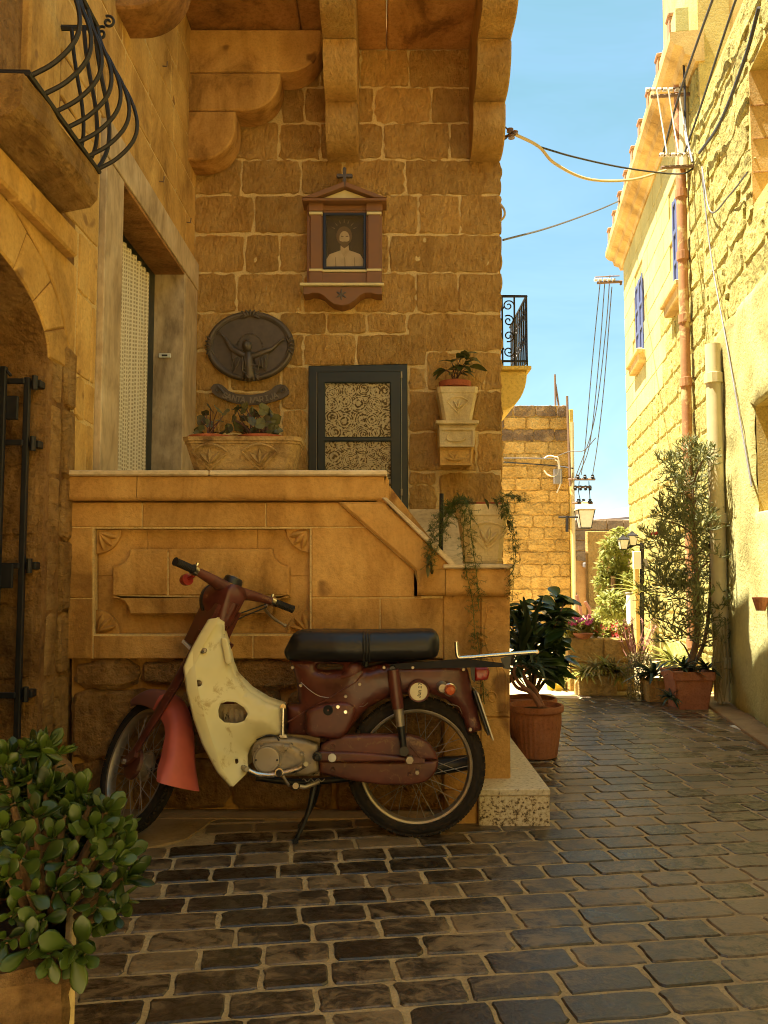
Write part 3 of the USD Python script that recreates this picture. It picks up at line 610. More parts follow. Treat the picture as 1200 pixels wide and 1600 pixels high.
li = np.arange(89); obj('lace_curtain', (np.vstack([np.column_stack([lx, ly, np.full(90, Z_(850))]), np.column_stack([lx, ly * 0.3 + (YW - 0.009) * 0.7, np.full(90, Z_(590))])]), np.vstack([np.stack([li, li + 1, li + 91], 1), np.stack([li, li + 91, li + 90], 1)])), 'lace', dr, smooth=True)
obj('backing', fbox(FW, X_(500), X_(620), Z_(850), Z_(590), 0.0006, 0.0018, 0.0003), 'dark_void', dr)
for a, b in ((600, 684), (691, 860)):
    obj('pane', fbox(FW, X_(508), X_(612), Z_(b), Z_(a), 0.018, 0.022, 0.0005), 'pane_glass', dr)
obj('marble_dado', fbox(FW, X_(638), XC - 0.02, 0.9, Z_(796), 0.03, 0.045, 0.003), 'marble', fh)
# a cable end and insulator at the corner
# ---- the sunny balcony round the corner, on the street side of the same house
yb0, yb1 = 6.85, 7.75
ybal = thing('yellow_balcony', 'rounded yellow balcony with black scrolled iron railing, round the corner of the facing house', 'balcony', (XC, 7.3, 2.9))
zb = PY(805, 582, 7.0)[2]
xo = PY(819, 582, 7.0)[0]
prof = [(XC - 0.01, zb - 0.02)] + [(XC + (xo - XC) * math.cos(t) ** 0.7, zb - 0.02 - 0.34 * math.sin(t)) for t in np.linspace(0, math.pi / 2, 12)]
Fb = Frame((0, yb1, 0), (1, 0, 0), (0, 0, 1), (0, -1, 0))
obj('rounded_base', fprism(Fb, prof, 0, yb1 - yb0, 0.01), 'yellow_plaster', ybal)
obj('floor_slab', cbox(XC - 0.01, xo + 0.03, yb0 - 0.04, yb1 + 0.03, zb - 0.02, zb + 0.012, 0.006), 'yellow_plaster', ybal)
zt = PY(805, 472, 7.0)[2]
def scroll(c, r, turns=1.4, a0=0, s=1, n=22, ax=0):
    t = np.linspace(0, 1, n); a = a0 + s * t * turns * 2 * math.pi; rr = r * (1 - 0.82 * t)
    P = np.zeros((n, 3)); P[:, ax] = rr * np.cos(a); P[:, 2] = rr * np.sin(a); return P + np.asarray(c)
rails = [tube([(XC, yb0, zt), (xo, yb0, zt), (xo, yb1, zt)], 0.012, 6), tube([(XC, yb0, zb + 0.06), (xo, yb0, zb + 0.06), (xo, yb1, zb + 0.06)], 0.010, 6)]
obj('rail', cat_(*rails), 'iron', ybal)
for k in range(3):
    x = XC + (xo - XC) * (k + 1) / 3.0
    obj('baluster', tube([(x, yb0, zb + 0.01), (x, yb0, zt)], 0.008, 6), 'iron', ybal)
for k in range(9):
    y = yb0 + (yb1 - yb0) * (k + 0.5) / 9
    obj('baluster', tube([(xo, y, zb + 0.06), (xo, y, zt)], 0.008, 6), 'iron', ybal)
sc = [tube(scroll((XC + 0.07 + i * 0.085, yb0, zt - 0.08 - j * 0.13), 0.05, 1.4, j * 2.2, 1 if (i + j) % 2 else -1), 0.006, 5) for i in range(2) for j in range(4)]
sc += [tube(scroll((xo, yb0 + 0.1 + i * 0.1, zt - 0.12 - j * 0.22), 0.06, 1.3, j, 1 if i % 2 else -1, ax=1), 0.006, 5) for i in range(8) for j in range(2)]
for m in sc: obj('scroll', m, 'iron', ybal)

# ---------------------------------------------------------------- the house on the left: arch, marble-framed door, small balcony
lh = thing('left_house', 'golden limestone house on the left with an arched gateway and a marble framed glass door', 'house', (XL, 3.0, 0))
LF = Frame((XL, 0, 0), (0, 1, 0), (0, 0, 1), (1, 0, 0))      # u = y, v = z, outward +x
LY = lambda px, py: PXp(px, py, XL)
dy0, dy1, dz1 = 4.40, 5.80, 3.20
core = m3.Manifold.cube((2.55, 5.3, 11.6)).translate((XL - 2.55, 0.9, 0))
core -= m3.Manifold.cube((0.26, dy1 - dy0, dz1 - 0.5)).translate((XL - 0.24, dy0, 0.5))
ac, ar = 2.82, 0.71
arch = [(ac - ar, -0.1), (ac - ar, 2.0)] + [(ac - ar * math.cos(t), 2.0 + 0.30 * math.sin(t)) for t in np.linspace(0, math.pi, 19)[1:-1]] + [(ac + ar, 2.0), (ac + ar, -0.1)]
core -= m3.Manifold.extrude(m3.CrossSection([np.array(arch)[::-1]]), 0.8).rotate((90, 0, 90)).translate((XL - 0.62, 0, 0))
obj('wall_core', core, 'rough_base', lh)
obj('joint_mortar', cat_(fbox(LF, 2.3, YW - 0.004, 3.42, 5.6, -0.02, 0.003, 0.001), fbox(LF, 3.80, 4.11, 1.5, 3.419, -0.02, 0.003, 0.001)), 'mortar', lh)
# ashlar blocks: courses in line with the facing wall
def lblock(y0, y1, z0, z1, proud=0.008, amp=0.004, mat='ashlar_stone', sd=0, gap=0.005, rc=0.02, ch=0.006, jit=0.005):
    if y1 - y0 < 0.05 or z1 - z0 < 0.04: return
    obj('ashlar_block', blockgrid(LF, y0 + gap, y1 - gap, z0 + gap, z1 - gap, proud, amp, max(4, int((y1 - y0) / 0.07)), 5, sd, rc, ch, jit), mat, lh)
sd = 2000
zc = 3.41
k = 0
while zc < 5.6:
    h = 0.29; y = 3.05 + (0.27 if k % 2 else 0.0)
    if zc > 2.9:
        yy = 2.4 - R.random() * 0.3
        while yy < YW - 0.02:
            w = R.uniform(0.46, 0.66); e = min(yy + w, YW - 0.006)
            if YW - e < 0.2: e = YW - 0.006
            sd += 1; lblock(yy, e, zc, zc + h, sd=sd); yy = e
    zc += h; k += 1
for z0, z1 in ((2.70, 3.0), (3.0, 3.2), (3.2, 3.41)):       # beside the lintel and behind the small balcony
    for a, b in ((3.58, 4.10),):
        sd += 1; lblock(a, b, z0, z1, sd=sd)
for z0, z1, cut in ((1.50, 1.80, 4.0), (1.80, 2.0, 3.96), (2.0, 2.40, 4.03), (2.40, 2.70, 3.98)):
    sd += 1; lblock(3.835, cut, z0, z1, 0.010, 0.008, sd=sd, jit=0.012); sd += 1; lblock(cut, 4.10, z0, z1, 0.008, 0.006, sd=sd, jit=0.01)
# pier of the arch: rough blocks, a raised string course over it
for z0, z1 in ((0.0, 0.3), (0.3, 0.62), (0.62, 0.9), (0.9, 1.22), (1.22, 1.5), (1.5, 1.82), (1.82, 2.1)):
    sd += 1; lblock(3.575, 3.70, z0, z1, 0.004, 0.010, 'tooled_stone', sd, 0.003, 0.02, 0.012, 0.016)
    sd += 1; lblock(3.70, 3.83, z0, z1, 0.020, 0.012, 'tooled_stone', sd, 0.003, 0.03, 0.012, 0.02)
vou = np.linspace(0, math.pi, 10)
for a, b in zip(vou, vou[1:]):
    q = lambda t, e: (ac - (ar + e) * math.cos(t), 2.0 + (0.30 + e) * math.sin(t))
    obj('voussoir', fprism(LF, [q(a + 0.006, 0.003), q((a + b) / 2, 0.003), q(b - 0.006, 0.003), q(b - 0.006, 0.22), q((a + b) / 2, 0.23), q(a + 0.006, 0.22)], -0.02, 0.006 + 0.004 * R.random(), 0.008), 'ashlar_stone', lh)
spn = Polygon([(1.4, 2.0), (3.82, 2.0), (3.82, 2.505), (1.4, 2.505)]).difference(Polygon([(ac - ar - 0.235, 1.9)] + [(ac - (ar + 0.235) * math.cos(t), 2.0 + 0.535 * math.sin(t)) for t in np.linspace(0, math.pi, 15)] + [(ac + ar + 0.235, 1.9)]))
for q in getattr(spn, 'geoms', [spn]): obj('spandrel', fprism(LF, q, -0.02, 0.008, 0.006), 'ashlar_stone', lh)
for a, b in ((1.6, 2.3), (2.303, 3.1), (3.103, 3.70)):
    obj('string_course', fbox(LF, a, b, 2.505, 2.63, -0.02, 0.055, 0.010), 'ashlar_stone', lh)
# the deep jamb of the arch, seen through the opening
JF = Frame((0, ac + ar, 0), (1, 0, 0), (0, 0, 1), (0, -1, 0))
zz = 0.0
for k in range(8):
    h = R.uniform(0.24, 0.32); e = XL - 0.02
    for a, b in (((XL - 0.60, XL - 0.26), (XL - 0.25, e)) if k % 2 else ((XL - 0.6, XL - 0.42), (XL - 0.41, e))):
        sd += 1
        if zz + h < 2.0: obj('jamb_stone', blockgrid(JF, a, b, zz + 0.004, zz + h - 0.004, 0.010, 0.010, 6, 6, sd, 0.03, 0.01, 0.012), 'rough_base', lh)
    zz += h
obj('gateway_boards', cbox(XL - 0.615, XL - 0.60, ac - ar, ac + ar, 0, 2.40, 0.002), 'dark_void', lh)
# gate leaf folded back against the jamb
gate = thing('iron_gate', 'black iron gate leaf folded back into the arched gateway at the left edge', 'gate', (XL - 0.1, 3.4, 0))
gz = lambda y: PY(20, y, 3.47)[2]
xg1, xg2 = PY(37, 800, 3.47)[0], PY(9, 800, 3.47)[0]
obj('gate_post', cbox(xg1 - 0.012, xg1 + 0.012, 3.458, 3.482, 0.12, gz(590), 0.003), 'iron', gate)
obj('gate_post', cbox(xg2 - 0.012, xg2 + 0.012, 3.40, 3.424, 0.05, gz(578), 0.003), 'iron', gate)
for kk, y in enumerate((598, 693, 884, 1085)):
    z = gz(y); obj('hinge', cat_(cbox(xg1 - 0.02, xg1 + 0.05, 3.485, 3.56, z - 0.016, z + 0.016, 0.004), tube([(xg1 + 0.03, 3.47, z - 0.03), (xg1 + 0.03, 3.47, z + 0.03)], 0.013, 8), cbox(xg2, xg1, 3.435, 3.45, z - 0.012, z + 0.012, 0.003)), 'iron', gate)
for z in (gz(640), gz(900)):
    obj('gate_bar', cbox(xg2, xg2 + 0.055, 3.425, 3.44, z - 0.05, z + 0.05, 0.003), 'iron', gate)
obj('gate_scroll', cat_(tube(scroll((xg2 - 0.02, 3.41, gz(600)), 0.055, 1.5, 0.4, 1), 0.007, 6), tube([(xg2 - 0.16, 3.41, 0.1), (xg2 - 0.16, 3.41, gz(640))], 0.01, 6)), 'iron', gate)
# ---- marble door surround
sx0 = XL + 0.035
obj('door_surround', fbox(LF, 4.12, dy0, 0.55, dz1, -0.05, 0.035, 0.004), 'jamb_marble', lh, label='marble post on the near side of the glass door')
obj('door_surround', fbox(LF, 4.12, 6.185, dz1 + 0.002, 3.405, -0.05, 0.042, 0.004), 'jamb_marble', lh)
obj('door_surround', fbox(LF, dy1, 6.185, 0.55, dz1, -0.05, 0.035, 0.004), 'jamb_marble', lh)
for z0, z1 in ((0.55, 1.75), (1.753, dz1)):
    obj('jamb_slab', cbox(XL - 0.23, XL + 0.034, dy1 - 0.018, dy1 - 0.001, z0, z1, 0.002), 'jamb_marble', lh)
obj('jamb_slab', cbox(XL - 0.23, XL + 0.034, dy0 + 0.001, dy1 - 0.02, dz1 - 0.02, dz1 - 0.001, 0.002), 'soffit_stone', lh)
bell = PY(258, 556, dy1 - 0.02)
obj('door_bell', cat_(cbox(bell[0] - 0.042, bell[0] + 0.042, dy1 - 0.034, dy1 - 0.018, bell[2] - 0.016, bell[2] + 0.016, 0.003)), 'white_paint', lh)
obj('bell_button', cbox(bell[0] - 0.02, bell[0] + 0.02, dy1 - 0.038, dy1 - 0.033, bell[2] - 0.006, bell[2] + 0.006, 0.001), 'ink', lh)
xd = XL - 0.22
ldr = obj('glass_door', cat_(cbox(xd - 0.01, xd + 0.045, 5.49, 5.778, 0.55, dz1 - 0.02, 0.006), cbox(xd - 0.01, xd + 0.045, 4.41, 5.49, dz1 - 0.12, dz1 - 0.02, 0.006), cbox(xd - 0.01, xd + 0.045, 4.41, 4.49, 0.55, dz1 - 0.12, 0.006), cbox(xd - 0.01, xd + 0.045, 4.49, 5.49, 0.55, 0.9, 0.006)), 'green_paint', lh, label='dark green glass door')
obj('pane', cbox(xd + 0.028, xd + 0.032, 4.49, 5.49, 0.9, dz1 - 0.12, 0.001), 'pane_glass', ldr)
yy = np.linspace(4.47, 5.50, 150); xx = xd + 0.07 + 0.018 * np.sin(yy * 62 + 0.7 * np.sin(yy * 9)) + 0.004 * np.sin(yy * 131)
V = np.vstack([np.column_stack([xx, yy, np.full(150, 0.6)]), np.column_stack([xx, yy, np.full(150, dz1 - 0.11)])]); i = np.arange(149)
obj('net_curtain', (V, np.vstack([np.stack([i, i + 1, i + 151], 1), np.stack([i, i + 151, i + 150], 1)])), 'net_curtain', ldr)
for px, py in ((252, 103), (247, 283), (290, 347)):
    q = LY(px, py); obj('hook', tube([q + (-0.01, 0, 0), q + (0.035, 0, -0.004), q + (0.04, 0, 0.03)], 0.0045, 6), 'rusty_steel', lh)
# ---- stepped bracket in the corner and the next one along
for yb, first in ((5.93, True), (4.27, False)):
    for k, (re, z0, z1, r) in enumerate(((0.36, 4.10, 4.475, 0.26), (0.69, 4.481, 4.77, 0.25), (1.0, 4.776, 5.105, 0.26))):
        Fc = Frame((XL - 0.01, yb, 0), (1, 0, 0), (0, 0, 1), (0, -1, 0))
        if first or k < 3:
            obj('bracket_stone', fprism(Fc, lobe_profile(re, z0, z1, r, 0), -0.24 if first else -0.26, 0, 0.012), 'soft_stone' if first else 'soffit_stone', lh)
# ---- small window balcony with bellied railing
lb_ = thing('window_balcony', 'small stone window balcony with bellied black iron bars above the archway', 'balcony', (XL, 3.3, 2.7))
xo2 = -1.26
def slab_sec(y): return [(XL - 0.02, 2.655), (XL + 0.03, 2.652), (xo2 - 0.03, 2.685), (xo2, 2.72), (xo2, 2.825), (XL - 0.02, 2.825)]
secs = np.linspace(2.80, 3.565, 12); V = []; F = []
for i, y in enumerate(secs):
    s = np.array(slab_sec(y)); s = s + (meshkit.noise(np.column_stack([s * 9, np.full(6, y * 6)]), 4)[:, None] - 0.5) * 0.02
    V += [(a, y + (0.012 * (meshkit.noise(np.array([a * 20, y, b * 20]), 2) - 0.5)), b) for a, b in s]
for i in range(len(secs) - 1):
    for j in range(6):
        a, b = i * 6 + j, i * 6 + (j + 1) % 6; F += [(a, b, b + 6), (a, b + 6, a + 6)]
F += [(0, j + 1, j) for j in range(1, 5)] + [(66, 66 + j, 66 + j + 1) for j in range(1, 5)]
obj('stone_slab', (np.array(V), np.array(F)), 'tooled_stone', lb_)
obj('window_frame', cbox(XL - 0.15, XL - 0.04, 2.3, 3.18, 2.83, 4.3, 0.01), 'orange_wood', lb_)
obj('window_surround', cat_(fbox(LF, 3.19, 3.44, 2.83, 4.3, -0.02, 0.035, 0.01), fbox(LF, 3.45, 3.56, 2.83, 4.3, -0.02, 0.012, 0.01)), 'ashlar_stone', lb_)
zr0, zr1 = 2.838, 3.50
xr = xo2 + 0.004
yA, yB = 2.82, 3.552
obj('bottom_bar', tube([(XL, yA, zr0), (xr, yA, zr0), (xr, yB, zr0), (XL + 0.01, yB, zr0)], 0.0125, 6), 'iron', lb_)
obj('top_rail', tube([(XL, yA - 0.04, zr1), (xr - 0.02, yA - 0.04, zr1), (xr - 0.02, yB, zr1), (XL, yB, zr1)], 0.013, 6), 'iron', lb_)
prof = [(0.0, 0.0), (0.085, 0.05), (0.155, 0.13), (0.17, 0.22), (0.135, 0.33), (0.07, 0.44), (0.015, 0.55), (-0.02, 0.66)]
for k in range(7):
    y = yA + 0.02 + (yB - yA - 0.04) * k / 6
    obj('baluster', tube(spline([(xr + a, y, zr0 + b) for a, b in prof], 5), 0.0085, 6), 'iron', lb_)
for x, bl in ((xr - 0.025, 0.8), (xr - 0.075, 0.55), (xr - 0.13, 0.3)):
    obj('baluster', tube(spline([(x + 0.3 * a, yB + bl * 0.35 * a, zr0 + b) for a, b in prof], 5), 0.0095, 6), 'iron', lb_)
obj('rail_scroll', cat_(tube(scroll((xr - 0.01, yB + 0.01, zr1 - 0.02), 0.035, 1.3, 1, 1), 0.006, 6), tube(scroll((xr + 0.03, yB - 0.01, zr1 + 0.02), 0.03, 1.3, 2, -1), 0.006, 6)), 'iron', lb_)

# ---------------------------------------------------------------- the outside staircase with its panelled parapet
YS = 3.81
SF = Frame((0, YS, 0), (1, 0, 0), (0, 0, 1), (0, -1, 0))
sp = lambda px, py, Y=YS: tuple(PY(px, py, Y)[[0, 2]])
SP = lambda pts, Y=YS: [sp(x, y, Y) for x, y in pts]
def srect(x0, y0, x1, y1): return SP([(x0, y1), (x1, y1), (x1, y0), (x0, y0)])
st = thing('outside_staircase', 'carved limestone outside staircase with panelled parapet and sloping coping behind the scooter', 'staircase', (-0.4, YS, 0))
outline = Polygon(SP([(105, 1270), (105, 746), (600, 746), (711, 888), (795, 888), (798, 1236), (693, 1270)]))
obj('parapet_core', fprism(SF, outline, -0.22, -0.056), 'soft_stone', st)
obj('joint_mortar', fprism(SF, Polygon(SP([(106, 1029), (106, 786), (540, 786), (648, 890), (692, 930), (692, 1029)])).difference(Polygon(srect(147, 826, 484, 991))), -0.045, -0.004), 'mortar', st)
below = Polygon(SP([(90, 1300), (90, 784), (528, 784), (649, 892), (649, 932), (693, 932), (693, 1300)]))
faces = [(105, 784, 222, 824), (222, 784, 415, 824), (415, 784, 660, 824), (105, 824, 145, 935), (105, 935, 145, 1030), (486, 824, 660, 934), (486, 934, 594, 1030), (594, 934, 693, 1030), (145, 993, 395, 1030), (395, 993, 486, 1030)]
for k, (x0, y0, x1, y1) in enumerate(faces):
    q = Polygon(srect(x0, y0, x1, y1)).buffer(-0.0028, join_style=2).intersection(below.buffer(-0.002))
    obj('ashlar_stone', fprism(SF, q, -0.07, 0.0 + 0.002 * R.random(), 0.004), 'soft_stone', st)
# sunk field
fld = [(147, 826, 226, 900), (226, 826, 400, 900), (400, 826, 484, 900), (147, 900, 300, 992), (300, 900, 484, 992)]
for x0, y0, x1, y1 in fld:
    obj('ashlar_stone', fprism(SF, Polygon(srect(x0, y0, x1, y1)).buffer(-0.001), -0.08, -0.050 + 0.001 * R.random(), 0.002), 'soft_stone', st)
# raised tablet with scooped corners
def scoop(cx, cy, r, a0, a1, n=8): return [(cx + r * math.cos(t), cy + r * math.sin(t)) for t in np.radians(np.linspace(a0, a1, n))]
tab = [(175, 884)] + scoop(175, 858, 27, 90, 0) + [(425, 858)] + scoop(452, 858, 27, 180, 90) + [(452, 932)] + scoop(452, 960, 27, 270, 180) + [(202, 960)] + scoop(175, 960, 27, 0, -90)
tabp = Polygon(SP(tab)).buffer(0)
obj('joint_mortar', fprism(SF, tabp.buffer(-0.012), -0.055, -0.007), 'mortar', st)
for rc in ((170, 850, 262, 931.5), (262, 850, 460, 931.5), (170, 931.5, 345, 970), (345, 931.5, 460, 970)):
    q = tabp.intersection(Polygon(srect(*rc)).buffer(-0.0022, join_style=2))
    obj('tablet_stone', fprism(SF, q, -0.06, -0.002, 0.006), 'soft_stone', st)
def petal(F, c, ang, L, w, d):
    """A raised leaf of a carved ornament."""
    t = np.linspace(0, 1, 9); hw = w * np.sin(np.pi * np.clip(t * 0.85 + 0.12, 0, 1)) ** 0.8
    ca, sa = math.cos(ang), math.sin(ang); V = []
    for i in range(9):
        for s, dd in ((-1, 0), (-0.6, 0.75), (0, 1), (0.6, 0.75), (1, 0)):
            V.append((c[0] + ca * t[i] * L - sa * s * hw[i], c[1] + sa * t[i] * L + ca * s * hw[i], d[0] + d[1] * dd * (0.35 + 0.65 * math.sin(math.pi * min(1, 0.1 + t[i] * 0.9)))))
    Fc = []
    for i in range(8):
        for j in range(4):
            a = i * 5 + j; Fc += [(a, a + 1, a + 6), (a, a + 6, a + 5)]
    v, f = np.array(V), np.array(Fc); return F.mesh(v, f[:, ::-1])
def fan(F, c, r, a0, a1, d, parent, mat, petals=3, plate=True, dp=0.012, flip=False):
    ms = []
    if plate:
        poly = [c] + [(c[0] + r * math.cos(t), c[1] + r * math.sin(t)) for t in np.linspace(a0, a1, 12)]
        ms.append(fprism(F, poly, d - 0.02, d + dp, 0.003))
    pl = dp if plate else 0
    for k in range(petals):
        an = a0 + (a1 - a0) * (k + 0.5) / petals if petals > 1 else (a0 + a1) / 2
        o = (c[0] + 0.2 * r * math.cos((a0 + a1) / 2), c[1] + 0.2 * r * math.sin((a0 + a1) / 2))
        ms.append(petal(F, o, an, 0.74 * r, 0.15 * r, (d + pl, 0.024)))
    ms.append(mv(trimesh.creation.icosphere(1, 0.1 * r)) if False else F.mesh(*(lambda v, f: (v * [1, 1, 0.7] + [c[0] + 0.22 * r * math.cos((a0 + a1) / 2), c[1] + 0.22 * r * math.sin((a0 + a1) / 2), d + pl], f))(*mv(trimesh.creation.icosphere(1, 0.1 * r)))))
    return obj('fan_ornament', cat_(*ms), mat, parent, smooth=40)
pi = math.pi
for (cx, cy, a0) in ((148, 827, -pi / 2), (484, 825, -pi), (145, 992, 0), (485, 992, pi / 2)):
    fan(SF, sp(cx, cy), 0.112, a0, a0 + pi / 2, -0.050, st, 'soft_stone', dp=0.024)
# cornice band and the copings
def moulding(xa, xb, z0, z1, d, F0=YS, r=0.022, back=0.1):
    P = [(-back, z0), (0.0, z0)] + [(d - r + r * math.sin(t), z0 + r - r * math.cos(t)) for t in np.linspace(0, pi / 2, 6)] + [(d, z1 - 0.004), (d - 0.004, z1), (-back, z1)]
    return fprism(Frame((xa, F0, 0), (0, -1, 0), (0, 0, 1), (1, 0, 0)), P, 0, xb - xa)
zc0, zc1 = sp(300, 783)[1], sp(300, 745.5)[1]
for xa, xb in ((105, 218), (218, 601)):
    obj('cornice_stone', moulding(sp(xa, 760)[0] + 0.0015, sp(xb, 760)[0] - 0.0015, zc0, zc1, 0.042), 'soft_stone', st)
zk = zc1
obj('marble_coping', cat_(cbox(sp(105, 740)[0], sp(330, 740)[0], YS - 0.062, YS + 0.26, zk + 0.001, zk + 0.026, 0.006), cbox(sp(330.5, 740)[0], sp(605, 740)[0], YS - 0.062, YS + 0.26, zk + 0.001, zk + 0.026, 0.006)), 'marble', st)
obj('cornice_stone', fprism(SF, SP([(588, 784), (604, 744), (608, 752), (607, 784), (601, 793)]), -0.2, 0.02, 0.004), 'soft_stone', st)
obj('sloping_band', fprism(SF, SP([(529, 785), (600, 785), (712, 890), (690, 892), (651, 892)]), -0.1, 0.036, 0.010), 'soft_stone', st)
obj('marble_coping', fprism(SF, SP([(596, 779), (604, 779), (715, 884), (707, 888.5)]), -0.25, 0.056, 0.004), 'marble', st)
for xa, xb in ((651, 695), (695, 796)):
    obj('cap_stone', moulding(sp(xa, 910)[0] + 0.0015, sp(xb, 910)[0] - 0.001, sp(700, 931)[1], sp(700, 888.5)[1], 0.036, r=0.03), 'soft_stone', st)
obj('marble_coping', cbox(sp(691, 885)[0], sp(798, 885)[0] + 0.01, YS - 0.058, YS + 0.34, sp(700, 888.2)[1], sp(700, 881.5)[1], 0.005), 'marble', st)
obj('pillar_core', cbox(sp(693, 1100)[0], sp(797, 1100)[0], YS + 0.006, YS + 0.34, 0.1, sp(700, 889)[1], 0.006), 'soft_stone', st)
for x0, y0, x1, y1, d in ((693, 932, 750, 1121, -0.012), (693, 1121, 750, 1262, -0.012), (750, 932, 797.5, 1121, 0.004), (750, 1121, 797.5, 1222, 0.004)):
    obj('pilaster_stone', fprism(SF, Polygon(srect(x0, y0, x1, y1)).buffer(-0.0025, join_style=2), -0.05, d, 0.006), 'soft_stone', st)
def scr2(F, c, r, turns, a0, s, d, w):
    t = np.linspace(0, 1, 26); a = a0 + s * t * turns * 2 * pi; rr = r * (1 - 0.8 * t)
    p = F.at(c[0] + rr * np.cos(a), c[1] + rr * np.sin(a), np.full(26, d)); return tube(p, w, 5)
c1, c2 = sp(766, 955), sp(768, 1090)
orn = [scr2(SF, c1, 0.028, 1.2, 0.5, 1, 0.005, 0.0045), scr2(SF, c2, 0.03, 1.2, 2.5, -1, 0.005, 0.0045)]
stemp = SP([(764, 946), (757, 985), (760, 1010), (770, 1030), (778, 1050), (770, 1070), (760, 1085)])
orn.append(tube(spline([SF.at(np.array(a), b, 0.004).reshape(3) for a, b in stemp], 6), 0.0045, 5))
orn.append(tube([SF.at(np.array(a), b, 0.004).reshape(3) for a, b in SP([(786, 1045), (790, 1052), (790, 1105), (786, 1111), (775, 1112)])], 0.0045, 5))
for x, y, an in ((762, 990, 0.6), (757, 1000, 2.6), (768, 1020, 0.4), (764, 1030, 2.4), (776, 1048, 0.8)):
    orn.append(petal(SF, sp(x, y), an, 0.045, 0.007, (0.003, 0.006)))
obj('scroll_carving', cat_(*orn), 'soft_stone', st)
# rough footing below the panels
for k, (x0, y0, x1, y1) in enumerate(((105, 1031, 215, 1078), (215, 1031, 345, 1075), (345, 1031, 470, 1080), (470, 1031, 590, 1076), (590, 1031, 693, 1078), (105, 1078, 270, 1190), (270, 1078, 440, 1180), (440, 1078, 560, 1185), (560, 1078, 693, 1185), (105, 1190, 200, 1270), (200, 1190, 360, 1270), (360, 1182, 520, 1270), (520, 1187, 693, 1270))):
    (a, b1), (b, a1) = sp(x0, y1), sp(x1, y0)
    obj('footing_stone', blockgrid(SF, a + 0.004, b - 0.004, b1 + 0.004, a1 - 0.004, -0.012, 0.028, 9, 7, 3000 + k, 0.05, 0.02, 0.02, 0.06, 7.0), 'rough_base', st)
# steps and landing behind the parapet
zs = 0.155
tf = obj('terrazzo_step', cat_(cbox(0.405, 0.708, 3.63, 4.0, -0.02, zs - 0.03, 0.004), cbox(0.56, 0.708, 4.0, 6.05, -0.02, zs - 0.03, 0.004)), 'terrazzo', st, label='speckled terrazzo bottom step with a pitted front')
obj('tread', cat_(cbox(0.403, 0.71, 3.627, 4.0, zs - 0.03, zs, 0.004), cbox(0.56, 0.71, 4.0, 6.05, zs - 0.03, zs, 0.004)), 'terrazzo_top', tf)
for k in range(1, 4):
    obj('step', cbox(-1.44, 0.56 - 0.29 * k + 0.29, 4.04, YW - 0.05, zs * k, zs * (k + 1) - 0.001, 0.006), 'marble', st)
obj('floor_pad', cbox(0.27, 0.404, 3.66, 3.9, -0.02, 0.10, 0.01), 'soft_stone', st)
obj('newel_post', tube([PY(689, 862, 4.2), PY(690, 771, 4.2)], 0.011, 8), 'iron', st, label='black iron newel rod behind the sloping coping')

# ---------------------------------------------------------------- the sunlit houses along the right side of the street
rw = lambda px, py: RW.uv(PW(px, py, RW))           # (distance along, height) on the right hand wall
fr = thing('far_yellow_house', 'tall sunlit yellow stone house with blue shutters and a long moulded cornice on the right', 'house', RW.at(np.array(9.5), 0.0, 0.0).reshape(3))
nr = thing('near_yellow_house', 'sunlit yellow house at the right edge, rough stone above plaster, nearest the camera', 'house', RW.at(np.array(6.0), 0.0, 0.0).reshape(3))
uN = rw(1097, 300)[0]                                # where the two houses meet
uE = rw(981, 700)[0]
uE = min(max(uE, 11.5), 13.2)
zCor = 5.80
uP = rw(1120, 560)[0]                                # edge of the plastered ground floor
def rbox(u0, u1, v0, v1, d0, d1, c=0.004): return fbox(RW, u0, u1, v0, v1, d0, d1, c)
w1 = (rw(1070.5, 400)[0], rw(1053, 400)[0]); w2 = (rw(1007, 500)[0], rw(994, 500)[0])
zw0, zw1 = 3.95, 5.02
def hole(u0, u1, v0, v1): return sbox(u0, v0, u1, v1)
wins = [hole(min(w1), max(w1), zw0, zw1), hole(min(w2), max(w2), zw0, zw1)]
shape_f = sbox(uN, 0, uE, zCor + 0.9)
for h in wins: shape_f = shape_f.difference(h)
obj('wall_core', fprism(RW, shape_f, -0.28, -0.004), 'sunlit_mortar', fr)
obj('wall_core', rbox(uN + 0.01, uE - 0.01, 0, zCor + 0.9, -3.5, -0.285), 'sunlit_mortar', fr)
